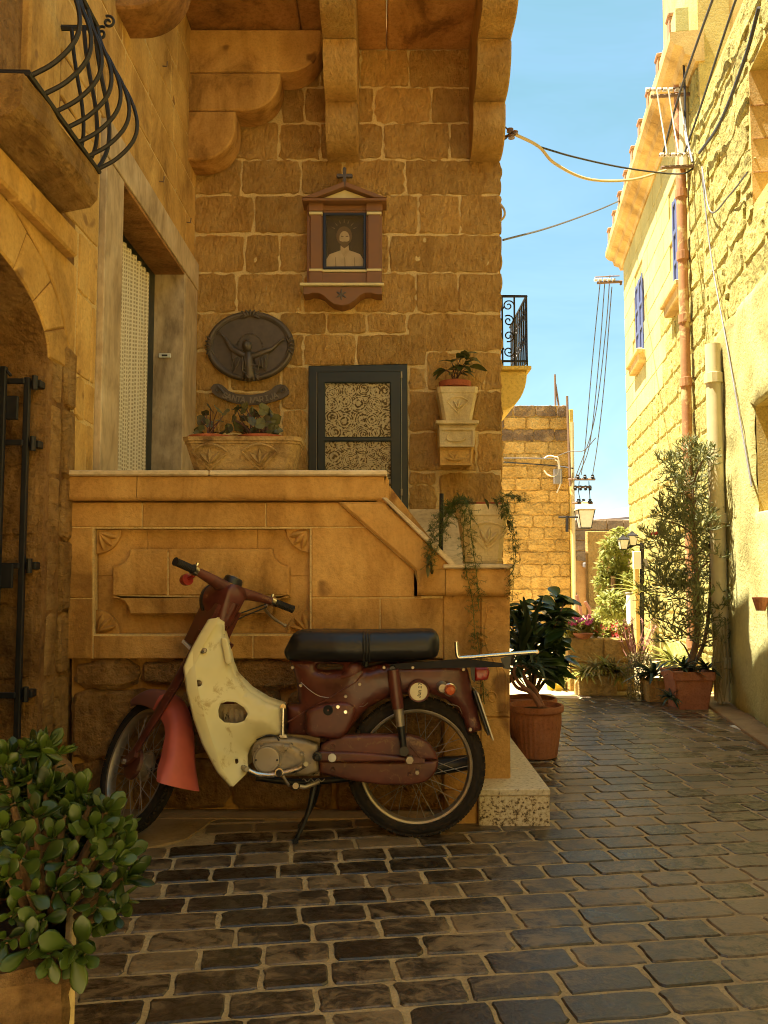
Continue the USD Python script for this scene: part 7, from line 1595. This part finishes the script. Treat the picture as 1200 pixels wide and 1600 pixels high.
# ---------------------------------------------------------------- plants
def rnd(a, b): return R.uniform(a, b)
def rdir(zmin=-1.0, zmax=1.0):
    z = rnd(zmin, zmax); a = rnd(0, 2 * pi); s = math.sqrt(max(0, 1 - z * z)); return np.array([s * math.cos(a), s * math.sin(a), z])
def jade_leaf(L, W):
    """A thick paddle-shaped succulent leaf along +x."""
    t = np.linspace(0, 1, 7); w = W / 2 * np.array([0.14, 0.28, 0.54, 0.84, 1.0, 0.86, 0.18]); th = 0.20 * W * np.array([0.3, 0.7, 0.95, 1, 0.9, 0.6, 0.05]); V = []
    for i in range(7):
        for a in np.linspace(0, 2 * pi, 9)[:-1]:
            V.append((t[i] * L, w[i] * math.cos(a), th[i] * math.sin(a) * 0.75 + 0.16 * L * (t[i] ** 2) + 0.10 * w[i] * math.cos(a) ** 2))
    F = []
    for i in range(6):
        for j in range(8): a, b = i * 8 + j, i * 8 + (j + 1) % 8; F += [(a, b, b + 8), (a, b + 8, a + 8)]
    return np.array(V), np.array(F)
# ---- stone trough with the jade plant, in the left foreground
cr0 = PZ(121, 1540, 0.30); tri_ = None
trd = np.array([-0.365, 1.0, 0]); trd /= np.linalg.norm(trd); trn = np.array([1.0, 0.365, 0]); trn /= np.linalg.norm(trn)
c_near = PY(118, 1520, 1.62)
TF = Frame((c_near[0], 1.62, 0), -trn, (0, 0, 1), np.cross(-trn, (0, 0, 1)) if False else -trd)
tz1 = PY(118, 1178, 2.12)[2]
tr_ = thing('stone_plant_trough', 'weathered stone trough with a rounded back slab in the left foreground', 'planter', (c_near[0] - 0.3, 1.85, 0))
zf = PY(60, 1500, 1.62)[2]
obj('front_slab', blockgrid(TF, 0.0, 0.75, 0.0, zf, 0.02, 0.012, 16, 12, 77, 0.05, 0.02, 0.012, 0.06), 'trough_stone', tr_)
obj('side_slab', xf(cbox(-0.02, 0.0, 0.0, 0.52, 0, zf + 0.02, 0.008), np.array([[trn[0], trd[0], 0, c_near[0]], [trn[1], trd[1], 0, 1.62], [0, 0, 1, 0], [0, 0, 0, 1.0]])), 'pale_stone', tr_)
TB = Frame(np.array([c_near[0], 1.62, 0]) + trd * 0.50, -trn, (0, 0, 1), -trd)
bpoly = Polygon([(0.004, 0), (0.004, tz1 - 0.07)] + [(0.074 - 0.07 * math.cos(t), tz1 - 0.07 + 0.07 * math.sin(t)) for t in np.linspace(0, pi / 2, 8)[1:]] + [(0.75, tz1 + 0.01), (0.75, 0)])
obj('back_slab', fprism(TB, bpoly, -0.06, 0.02, 0.014), 'trough_stone', tr_)
obj('soil', xf(cbox(-0.7, -0.03, 0.02, 0.48, 0, zf - 0.04, 0.01), np.array([[trn[0], trd[0], 0, c_near[0]], [trn[1], trd[1], 0, 1.62], [0, 0, 1, 0], [0, 0, 0, 1.0]])), 'soil', tr_)
jp = thing('jade_plant', 'glossy green jade plant spilling over the foreground stone trough', 'plant', (-0.85, 1.8, zf))
ros = [(18, 1180, 2.0), (58, 1172, 2.02), (8, 1215, 1.9), (45, 1215, 1.9), (86, 1195, 2.0), (72, 1235, 1.9), (20, 1255, 1.8), (104, 1232, 1.95), (55, 1275, 1.78), (100, 1275, 1.85), (140, 1258, 1.9), (165, 1268, 1.86), (5, 1300, 1.72), (30, 1320, 1.7), (82, 1310, 1.76), (125, 1298, 1.8), (152, 1300, 1.8), (180, 1300, 1.84), (60, 1350, 1.68), (105, 1345, 1.72), (145, 1340, 1.74), (178, 1345, 1.78), (12, 1372, 1.62), (45, 1395, 1.6), (90, 1390, 1.64), (128, 1385, 1.68), (160, 1388, 1.72), (196, 1372, 1.8), (110, 1415, 1.64), (150, 1420, 1.68), (182, 1425, 1.74), (20, 1430, 1.58), (65, 1440, 1.58), (10, 1470, 1.56), (48, 1478, 1.56), (112, 1482, 1.58), (130, 1490, 1.60), (75, 1495, 1.56), (190, 1330, 1.84), (205, 1365, 1.84), (30, 1345, 1.64), (120, 1365, 1.66)]
ctr = PY(40, 1400, 1.85); nl = 0; stems = []
for i, (x, y, Y) in enumerate(ros):
    c = PY(x, y, Y); out = c - ctr; out[1] -= 0.10; out /= np.linalg.norm(out)
    axis = out * 0.75 + np.array([0, -0.45, 0.55]) * rnd(0.5, 1.1) + rdir() * 0.35; axis /= np.linalg.norm(axis)
    stems.append(tube(spline([ctr * 0.6 + c * 0.4 + [0, 0.06, -0.08], (ctr + 3 * c) / 4 + [0, 0.03, -0.03], c], 4), [0.010] * 4 + [0.0075] * 3 + [0.006] * 2, 6))
    rs_ = R.choice([0.62, 0.75, 0.85, 0.95, 1.0]); k = R.choice([4, 5, 6, 6, 7]); ph = rnd(0, 6.28)
    a = np.cross(axis, [0, 0, 1.0]); a /= np.linalg.norm(a); b = np.cross(axis, a)
    for j in range(k):
        if nl >= 299: break
        an = ph + j * 2.4; sp_r = 0.35 + 1.25 * j / k
        d = axis * math.cos(sp_r) + (a * math.cos(an) + b * math.sin(an)) * math.sin(sp_r)
        L = rs_ * rnd(0.050, 0.080) * (0.66 + 0.42 * j / k); W = L * rnd(0.46, 0.58)
        obj('leaf', xf(jade_leaf(L, W), look(c - axis * 0.012 * j / k, d, axis, 1.0, rnd(-0.4, 0.4))), 'jade_leaf', jp, smooth=True); nl += 1
inner = []
for k in range(240):
    x, y = rnd(-5, 192), rnd(1170, 1505)
    if x > 150 and (y < 1275 or y > 1440): continue
    if x > 95 and y < 1225: continue
    if x > 120 and y > 1470: continue
    c = PY(x, y, 1.95 + rnd(-0.05, 0.12)); ax_ = rdir() * 0.6 + np.array([0.1, -0.5, 0.4])
    for j in range(5): inner.append(look(c, ax_ + rdir() * 0.9, (0, 0, 1), rnd(0.038, 0.06), rnd(-1, 1)))
obj('inner_leaves', many(jade_leaf(1, 0.52), inner), 'jade_leaf', jp, smooth=True, kind='stuff')
obj('stem', cat_(*stems), 'bark', jp, smooth=True)
# ---- two fig pots by the step
def ribbed_pot(c, rt, rb, h, ribs=30):
    prof = [(0.0, 0.0), (rb, 0.0), (rb * 1.02, 0.01), (rb + (rt - rb) * 0.72 * 0.9, h * 0.66), (rt * 0.90, h * 0.80), (rt * 0.91, h * 0.86), (rt * 0.97, h * 0.875), (rt, h * 0.90), (rt, h * 0.975), (rt * 0.98, h), (rt * 0.90, h), (rt * 0.88, h * 0.95), (rt * 0.86, h * 0.9), (0.0, h * 0.9)]
    n = ribs * 4; v, f = lathe(prof, n); z = v[:, 2]; a = np.arctan2(v[:, 1], v[:, 0])
    m = ((z > h * 0.03) & (z < h * 0.83)).astype(float); s = 1 + m * 0.012 * np.sign(np.sin(a * ribs)); v[:, :2] *= s[:, None]
    return v + c, f
pA = PZ(838, 1181, 0.0); pA[2] = 0.004
scl = pA[1] / 1300
pot1 = thing('ribbed_terracotta_pot', 'front round ribbed terracotta pot beside the terrazzo step', 'flower pot', pA)
obj('pot_body', ribbed_pot(pA, 42.5 * scl, 31 * scl, 77 * scl), 'terracotta', pot1, smooth=50)
obj('soil', lathe([(0, 70 * scl), (36 * scl, 69 * scl)], 24, pA), 'soil', pot1)
pB = np.array([PY(830, 1140, 5.35)[0], 5.35, 0.004]); sB = 5.35 / 1300
pot2 = thing('ribbed_terracotta_pot', 'rear round terracotta pot mostly hidden behind the front ribbed one', 'flower pot', pB)
obj('pot_body', ribbed_pot(pB, 40 * sB, 30 * sB, (PY(830, 1090, 5.35)[2] - 0.004)), 'terracotta', pot2, smooth=50)
fg = thing('fig_plant', 'dark broad leaved shrub growing in the rear terracotta pot', 'plant', pB + [0, 0, 0.25])
def broad_leaf(L, W): return leaf_blade(L, W, 6, rnd(0.1, 0.45), 0.16, 0.75)
br = [((830, 1085), (845, 1020), (862, 960), (872, 930)), ((828, 1085), (838, 1020), (836, 970), (838, 938)), ((832, 1085), (840, 1040), (850, 1000), (856, 955)), ((830, 1085), (826, 1030), (820, 985), (815, 945)), ((834, 1085), (850, 1050), (866, 1020), (880, 985)), ((832, 1085), (842, 1030), (868, 975), (882, 940)), ((832, 1085), (815, 1050), (805, 1010), (800, 965)), ((836, 1085), (856, 1058), (870, 1045), (878, 1030))]
tw = []
for k, bpts in enumerate(br):
    Y0 = 5.35; P = spline([PY(x, y, Y0 + (i * rnd(-0.10, 0.06))) for i, (x, y) in enumerate(bpts)], 8)
    tw.append(tube(P, np.linspace(0.012, 0.004, len(P)), 6))
    for i in range(6, len(P)):
        for _ in range(2):
            d = (P[i] - P[i - 1]); d /= np.linalg.norm(d); v_ = d * 0.25 + rdir(-0.45, 0.45) * 0.9 + np.array([0.15, -0.25, 0.0]); L = rnd(0.10, 0.165)
            obj('leaf', xf(broad_leaf(L, L * rnd(0.52, 0.68)), look(P[i], v_, (0, 0, 1), 1, rnd(-0.5, 0.5))), 'fig_leaf', fg, smooth=True)
obj('branches', cat_(*tw), 'bark', fg, smooth=True)
al = thing('strap_leaf_plant', 'cluster of arching dark strap leaves between the fig plant and the pillar', 'plant', PY(812, 1000, 5.2))
base_ = PY(815, 1050, 5.2)
for k in range(34):
    x, y = rnd(796, 862), rnd(930, 1040); tip = PY(x, y, 5.0 + rnd(-0.1, 0.3)); s0 = base_ + np.array([rnd(-0.03, 0.05), rnd(-0.03, 0.06), rnd(0.0, 0.22)])
    d = tip - s0; L = np.linalg.norm(d) * 1.15
    obj('leaf', xf(leaf_blade(L, rnd(0.026, 0.04), 7, rnd(0.25, 0.55), 0.2, 0.5), look(s0, d + [0, 0, 0.25 * L], (0, 0, 1), 1, rnd(-0.2, 0.2))), 'aloe_leaf', al, smooth=True)
sn = thing('bare_stemmed_succulent', 'twisting bare brown stems with a tuft of narrow leaves in the front ribbed pot', 'plant', pA + [0, 0, 0.26])
st_ = []
for k, pts in enumerate((((845, 1104), (832, 1084), (812, 1068), (803, 1050), (808, 1040), (822, 1042)), ((843, 1104), (828, 1082), (808, 1074), (799, 1058), (803, 1045)), ((848, 1104), (836, 1078), (822, 1062), (818, 1050), (826, 1045)))):
    P = spline([PY(x, y, 4.78 + 0.03 * k) for x, y in pts], 8); st_.append(tube(P, np.linspace(0.013, 0.007, len(P)), 7))
    for j in range(13):
        q = P[-1] + rdir() * 0.03; obj('leaf', xf(leaf_blade(rnd(0.12, 0.2), rnd(0.014, 0.02), 6, rnd(0.2, 0.5), 0.2, 0.5), look(q, rdir(-0.3, 0.8) + [0.45, -0.1, 0.1], (0, 0, 1))), 'aloe_leaf', sn, smooth=True)
obj('stems', cat_(*st_), 'dry_stem', sn, smooth=True)
# ---- begonias in the long planter
for i, (c, w, q) in enumerate(inpots):
    bg = thing('begonia', ('left sparse bronze leaved begonia in the long planter' if i == 0 else 'right dense dark leaved begonia in the long planter'), 'plant', c + np.array([0, 0, 0.02]))
    tgt = [(318, 660), (314, 672), (330, 662), (322, 645), (340, 640), (352, 645), (345, 660), (336, 674), (358, 668), (310, 678), (350, 676), (326, 636)] if i == 0 else [(372, 640), (385, 636), (398, 643), (410, 640), (420, 648), (432, 656), (380, 654), (394, 660), (408, 662), (420, 668), (370, 668), (384, 672), (400, 674), (430, 670), (365, 655), (392, 648), (415, 658)]
    ss = []
    for x, y in tgt:
        for rep in range(2 if i else 1):
            e = PY(x + rnd(-4, 4), y + rnd(-3, 3), c[1] + rnd(-0.07, 0.06)); s0 = np.array([c[0] + rnd(-0.05, 0.05), c[1] + rnd(-0.04, 0.04), c[2] + 0.02])
            ss.append(tube(spline([s0, (s0 + e) / 2 + [rnd(-.02, .02), 0, 0.01], e], 4), np.linspace(0.0035, 0.002, 9), 5))
            r = rnd(0.022, 0.034); n_ = 9; t = np.linspace(0, 2 * pi, n_ + 1)[:-1]; rr = r * (1 - 0.35 * np.exp(-((np.minimum(t, 2 * pi - t)) / 0.4) ** 2)) * np.array([rnd(0.85, 1.1) for _ in t])
            V = np.vstack([[[0, 0, 0]], np.column_stack([-rr * np.cos(t), rr * np.sin(t), 0.25 * rr * np.array([rnd(-0.5, 1) for _ in t])])]); F = np.array([(0, 1 + k, 1 + (k + 1) % n_) for k in range(n_)])
            nrm = rdir(-0.2, 0.9) + np.array([0, -0.7, 0.2]); obj('leaf', xf((V[:, [2, 0, 1]], F), look(e, nrm)), 'begonia_leaf', bg)
    obj('stems', cat_(*ss), 'begonia_stem', bg)
# ---- small ivy-like plant on the bracket
iv = thing('pot_plant', 'small green leafy plant in the terracotta pot on the wall bracket', 'plant', wallpot + np.array([0, 0, 0.05]))
ss = []
for x, y, sz in ((699, 578, 0.13), (706, 566, 0.12), (714, 560, 0.13), (722, 556, 0.12), (729, 562, 0.11), (734, 573, 0.12), (718, 572, 0.14), (709, 575, 0.12), (727, 570, 0.11), (694, 577, 0.10), (713, 584, 0.10), (736, 561, 0.09), (724, 582, 0.10)):
    e = PY(x, y, wallpot[1] + rnd(-0.12, 0.05)); s0 = wallpot + np.array([rnd(-0.03, 0.03), rnd(-0.02, 0.02), 0.05])
    ss.append(tube(spline([s0, (s0 + e) / 2 + [0, 0, 0.02], e], 4), 0.003, 5))
    for rep in range(2):
        d = e - s0; d[2] *= 0.25; obj('leaf', xf(leaf_blade(sz * rnd(0.8, 1.05), sz * 0.55, 5, rnd(0.2, 0.6), 0.14, 0.8), look(e, d + rdir(-0.3, 0.2) * 0.09 + [0, -0.06, -0.02], (0, 0, 1), 1, rnd(-0.5, 0.5))), 'ivy_leaf', iv, smooth=True)
obj('stems', cat_(*ss), 'begonia_stem', iv)
# ---- trailing fern in the urn
fe = thing('trailing_fern', 'feathery asparagus fern trailing down both sides of the square urn', 'plant', urnpot)
strands = [((735, 783), (715, 780), (698, 795), (682, 820), (672, 850)), ((735, 784), (712, 786), (700, 810), (690, 840), (676, 872)), ((738, 782), (722, 778), (706, 788), (694, 808)), ((738, 786), (728, 795), (724, 840), (728, 890), (738, 940), (742, 1000)), ((738, 786), (735, 810), (738, 850), (745, 900), (748, 950)),
           ((770, 786), (788, 785), (797, 810), (801, 850), (803, 900), (800, 935)), ((772, 784), (790, 775), (805, 775), (815, 782)), ((772, 786), (792, 800), (804, 840), (806, 880)), ((735, 784), (705, 790), (690, 806), (668, 830)), ((736, 784), (708, 800), (684, 835), (668, 860), (672, 885)), ((742, 960), (748, 1010), (752, 1050), (756, 1090))]
ndl, tubes_ = [], []
nb_ = (np.array([(0, 0, 0), (0.5, 0.09, 0.02), (1, 0, 0), (0.5, -0.09, 0.02)], float), np.array([(0, 1, 2), (0, 2, 3)]))
for s in strands:
    Y0 = urnpot[1] - 0.02
    P = spline([PY(x, y, (Y0 if i == 0 else (YS - 0.06 - 0.03 * R.random()))) for i, (x, y) in enumerate(s)], 9)
    tubes_.append(tube(P, 0.0016, 4))
    for i in range(3, len(P)):
        for _ in range(2):
            d0 = rdir(-0.8, 0.6); d0[1] -= 0.15; L1_ = rnd(0.02, 0.055); e = P[i] + d0 * L1_
            tubes_.append(tube([P[i], e], 0.0009, 3, False))
            for q in np.linspace(0.2, 1, 6):
                for _ in range(3): ndl.append(look(P[i] + (e - P[i]) * q, rdir() + d0 * 0.6, (0, 0, 1), rnd(0.008, 0.016)))
obj('fronds', many(nb_, ndl), 'fern_leaf', fe, kind='stuff')
obj('stems', cat_(*tubes_), 'fern_leaf', fe)
dl = [xf(leaf_blade(0.05, 0.02, 4, 0.5, 0.1), look(PY(x, y, YS - 0.08), rdir(-0.9, 0.1), (0, 0, 1))) for x, y in ((672, 868), (676, 880), (668, 884), (674, 890), (790, 800), (793, 812), (788, 825), (793, 795), (770, 778), (757, 779), (783, 779), (672, 876))]
for m in dl: obj('wilted_leaf', m, 'begonia_leaf', fe)
# ---- pencil tree
pt = thing('pencil_tree', 'tall pencil tree with bunches of thin green twigs in the square terracotta pot', 'tree', (cxp, YT + 0.15, 0.25))
trunk0 = np.array([cxp, YT + 0.15, 0.28])
cl = [(1075, 735, 40), (1045, 722, 26), (1098, 706, 26), (1058, 790, 46), (1108, 792, 42), (1030, 835, 34), (1075, 845, 52), (1120, 855, 36), (1042, 915, 46), (1022, 950, 30), (1086, 935, 36), (1126, 935, 30), (1062, 985, 34), (1100, 890, 40), (1090, 760, 40), (1120, 985, 26), (1030, 890, 30), (1065, 755, 34), (1088, 815, 40), (1050, 860, 36), (1100, 960, 34), (1068, 905, 38), (1045, 800, 30), (1078, 700, 24), (1118, 830, 32)]
tb, tw = [], []
main = spline([trunk0, PY(1088, 1000, YT + 0.2), PY(1090, 930, YT + 0.25), PY(1086, 860, YT + 0.2), PY(1082, 760, YT + 0.2)], 8)
tb.append(tube(main, np.linspace(0.030, 0.012, len(main)), 8))
tb.append(tube(spline([trunk0 + [0.03, 0, 0], PY(1101, 1000, YT + 0.3), PY(1110, 930, YT + 0.3), PY(1112, 850, YT + 0.2)], 6), 0.016, 8))
def pencil(p, d, depth, L, r):
    e = p + d * L; tw.append(tube([p, (p + e) / 2 + rdir() * L * 0.06, e], [r, r * 0.9, r * 0.75], 4, False))
    if depth > 0:
        for _ in range(R.choice([2, 3, 3, 4])):
            q = d * 0.75 + rdir(-0.4, 1.0) * 0.75 + np.array([0, 0, 0.15]); q /= np.linalg.norm(q); pencil(e, q, depth - 1, L * rnd(0.7, 1.0), r * 0.85)
for x, y, r in cl:
    c = PY(x, y, YT + rnd(0.0, 0.35)); w = r / 1300 * YT
    i = int(np.argmin(np.linalg.norm(main - (c - [0, 0, 0.18]), axis=1))); s0 = main[i]
    P = spline([s0, (s0 + c) / 2 + [0, 0, -0.02], c - [0, 0, w * 0.5]], 5); tb.append(tube(P, np.linspace(0.009, 0.005, len(P)), 6))
    for k in range(26):
        p = c + rdir() * w * rnd(0.1, 0.6) - [0, 0, 0.25 * w]; d = (p - c) / w + rdir() * 0.7 + np.array([0, 0, 0.5]); d /= np.linalg.norm(d); pencil(p, d, 2, w * rnd(0.26, 0.42), 0.0042)
obj('trunk', cat_(*tb), 'bark', pt, smooth=True)
obj('crown', cat_(*tw), 'pencil_leaf', pt, kind='stuff')
for k in range(8):
    x, y = rnd(1012, 1026), rnd(830, 856); 
for k in range(4): obj('red_blossom', mvd(mv(trimesh.creation.icosphere(1, 0.012)), PY(1017 + 3 * k, 835 - 2 * (k % 2), YT - 0.02)), 'red_flower', pt)
# hanging dry twigs beside the pot
dt = thing('dry_hanging_twigs', 'pale dry twigs hanging between the square pot and the rain pipe', 'plant', PY(1125, 1090, YT + 0.1) * [1, 1, 0] + [0, 0, 0.05])
q = []
for k in range(70):
    x0 = rnd(1112, 1138); y0 = rnd(965, 1040); Y0 = YT + rnd(0.02, 0.22); q.append(tube(spline([PY(x0, y0, Y0), PY(x0 + rnd(-5, 5), y0 + 25, Y0), PY(x0 + rnd(-8, 8), min(y0 + rnd(40, 75), 1100), Y0)], 3), 0.0035, 4, False))
obj('twigs', cat_(*q), 'straw_leaf', dt, kind='stuff')
# ---- agaves, spiky plants, grasses, creeper, flowers
def rosette(name, lab, c, n, L, W, mat, cat='plant', zmin=0.0, droop=(0.3, 0.7), grp=None, each=True):
    t_ = thing(name, lab, cat, c, grp); ms = []
    for k in range(n):
        d = rdir(zmin, 0.95); ms.append(xf(leaf_blade(L * rnd(0.7, 1.1), W * rnd(0.8, 1.1), 6, rnd(*droop), 0.18, 0.55), look(c + rdir() * 0.01, d, (0, 0, 1))))
    if each:
        for m in ms: obj('leaf', m, mat, t_, smooth=True)
    else: obj('leaves', cat_(*ms), mat, t_)
    return t_
rosette('agave', 'dark green agave at the left of the stone box planter', PY(1022, 1056, 6.95), 46, 0.22, 0.034, 'aloe_leaf', each=True)
rosette('agave', 'dark spiky agave between the box planter and the pencil tree', PY(1068, 1046, 6.6), 40, 0.17, 0.030, 'aloe_leaf')
rosette('agave', 'small dark agave low on the ground in front of the square pot', PY(1048, 1092, 6.6), 30, 0.12, 0.024, 'aloe_leaf')
rosette('agave', 'dark spiky agave at the foot of the pencil tree trunk', PY(1104, 1045, 6.62), 34, 0.15, 0.028, 'aloe_leaf')
rosette('strap_leaf_plant', 'sunlit yellow green strap leaves behind the agaves', PY(1052, 1036, 7.25), 44, 0.34, 0.04, 'sun_leaf', zmin=0.05)
rosette('strap_leaf_plant', 'broad pale green leaves against the yellow wall below the sign', PY(1000, 925, 8.3), 14, 0.34, 0.035, 'sun_leaf', zmin=0.0)
for i, (x, y) in enumerate(((915, 1045), (930, 1038), (945, 1036), (960, 1042), (972, 1048))):
    rosette('spiky_succulent', ('pale spiky succulent in the cut stone trough, ' + ('far left', 'second from the left', 'middle', 'second from the right', 'far right')[i] + ' of the row'), PY(x, y + 6, 7.36), 60, 0.16, 0.022, 'straw_leaf' if i % 2 else 'sun_leaf', zmin=-0.1, grp='spiky succulents in the stone trough', each=False)
rosette('small_weed', 'small green weed in the yellow plant pot', PY(868, 1062, 7.67), 40, 0.14, 0.03, 'sun_leaf', each=False)
dg = thing('dry_bush', 'pale dry bush tumbling beside the stone trough', 'bush', PY(1000, 1090, 7.05) * [1, 1, 0])
q = [look(PY(rnd(980, 1018), rnd(1022, 1094), 7.05 + rnd(0, 0.2)), rdir(), (0, 0, 1), rnd(0.03, 0.065)) for _ in range(1700)]
obj('foliage', many(nb_, q), 'straw_leaf', dg, kind='stuff')
rs = thing('red_stemmed_succulent', 'dry reddish brown branching succulent at the right of the flower bed', 'plant', PY(990, 1040, 7.35))
q = []; b0 = PY(995, 1042, 7.4)
for k in range(34):
    e = PY(rnd(962, 1024), rnd(968, 1015), 7.35 + rnd(-0.1, 0.25)); P = spline([b0 + [rnd(-0.05, 0.05), 0, 0], (b0 + e) / 2 + [rnd(-.03, .03), 0, -0.02], e], 4); q.append(tube(P, np.linspace(0.006, 0.003, len(P)), 5))
    for _ in range(6): q.append(xf(leaf_blade(rnd(0.03, 0.05), 0.012, 3, 0.2, 0.1), look(e, rdir(-0.2, 1), (0, 0, 1))))
obj('stems', cat_(*q), 'dry_stem', rs, kind='stuff')
def cloud(name, lab, blobs, n, size, mat, cat='bush', loc=None, trunk=None, lf=None):
    t_ = thing(name, lab, cat, loc); q = []
    tot = sum(r ** 2 for *_, r in blobs)
    for (c, r) in blobs:
        for _ in range(int(n * r * r / tot)):
            d = rdir(); q.append(look(c + d * r * rnd(0.35, 1.0) ** 0.6 * np.array([1, 0.8, 1.0]), d * 0.6 + rdir() + np.array([0, 0, 0.2]), (0, 0, 1), size * rnd(0.6, 1.3), rnd(-1, 1)))
    obj('foliage', many(lf or leaf_blade(1, 0.5, 2, 0.3, 0.12), q), mat, t_, kind='stuff')
    if trunk is not None: obj('trunk', trunk, 'bark', t_)
    return t_
YB2 = 10.3; pxm = YB2 / 1300
bl = [(PY(x, y, YB2 + rnd(-0.2, 0.2)), r * pxm) for x, y, r in ((968, 838, 14), (955, 855, 16), (972, 862, 14), (952, 885, 20), (970, 895, 18), (948, 915, 20), (972, 925, 18), (955, 945, 20), (975, 955, 14), (942, 965, 16), (962, 975, 18), (982, 905, 10))]
cloud('creeper', 'sunlit yellow green creeper heaped in front of the far pale house', bl, 3600, 0.07, 'bush_leaf', 'creeper', PY(958, 1000, YB2) * [1, 1, 0], tube([PY(958, 1010, YB2) * [1, 1, 0], PY(958, 900, YB2)], 0.03, 6))
bl = [(PY(x, y, 7.75 + rnd(-0.1, 0.2)), r * 7.75 / 1300) for x, y, r in ((875, 975, 12), (890, 978, 14), (908, 982, 14), (926, 982, 14), (944, 982, 12), (960, 985, 13), (976, 985, 11), (868, 985, 10), (900, 992, 10), (950, 994, 10))]
cloud('flowering_groundcover', 'bright yellow green leafy plants heaped along the raised flower bed', bl, 3600, 0.04, 'sun_leaf', 'plants', PY(925, 1000, 7.75))
for nm, lab, mat, pts in (('pink_geranium', 'clump of bright pink flowers at the left of the raised bed', 'rose_flower', [(rnd(887, 926), rnd(961, 976)) for _ in range(75)]), ('red_flowers', 'scattered small red flowers over the front edge of the raised bed', 'red_flower', [(rnd(925, 985), rnd(975, 996)) for _ in range(38)])):
    t_ = thing(nm, lab, 'flowers', PY(*pts[0], 7.6))
    for x, y in pts:
        c = PY(x, y, 7.62 + rnd(-0.03, 0.15)); n_ = 5
        V = np.vstack([[[0, 0, -0.004]], np.column_stack([np.cos(np.arange(10) * pi / 5) * np.where(np.arange(10) % 2, 0.012, 0.020), np.sin(np.arange(10) * pi / 5) * np.where(np.arange(10) % 2, 0.012, 0.020), np.zeros(10)])]); F = np.array([(0, 1 + k, 1 + (k + 1) % 10) for k in range(10)])
        obj('blossom', xf((V[:, [2, 0, 1]], F), look(c, rdir(0.0, 0.8) + np.array([0, -0.8, 0.2]))), mat, t_)
YB3 = 14.1
q = []
cw = thing('withered_vine', 'dark bare vine stems against the far dark house', 'plant', PY(912, 985, YB3) * [1, 1, 0])
for pts in (((905, 985), (908, 965), (905, 945), (901, 930)), ((912, 985), (918, 968), (922, 955), (914, 940)), ((920, 985), (928, 960), (938, 950), (946, 960))): q.append(tube(spline([PY(x, y, YB3) for x, y in pts], 5), 0.03, 5))
obj('stems', cat_(*q), 'dry_stem', cw)
bd = thing('terracotta_bowl', 'shallow terracotta bowl on the front edge of the flower bed below the pink flowers', 'flower pot', PY(911, 998, 7.55))
obj('bowl', lathe([(0, 0), (0.05, 0.0), (0.085, 0.035), (0.09, 0.05), (0.08, 0.05), (0, 0.04)], 18, PY(911, 998, 7.6)), 'terracotta', bd)
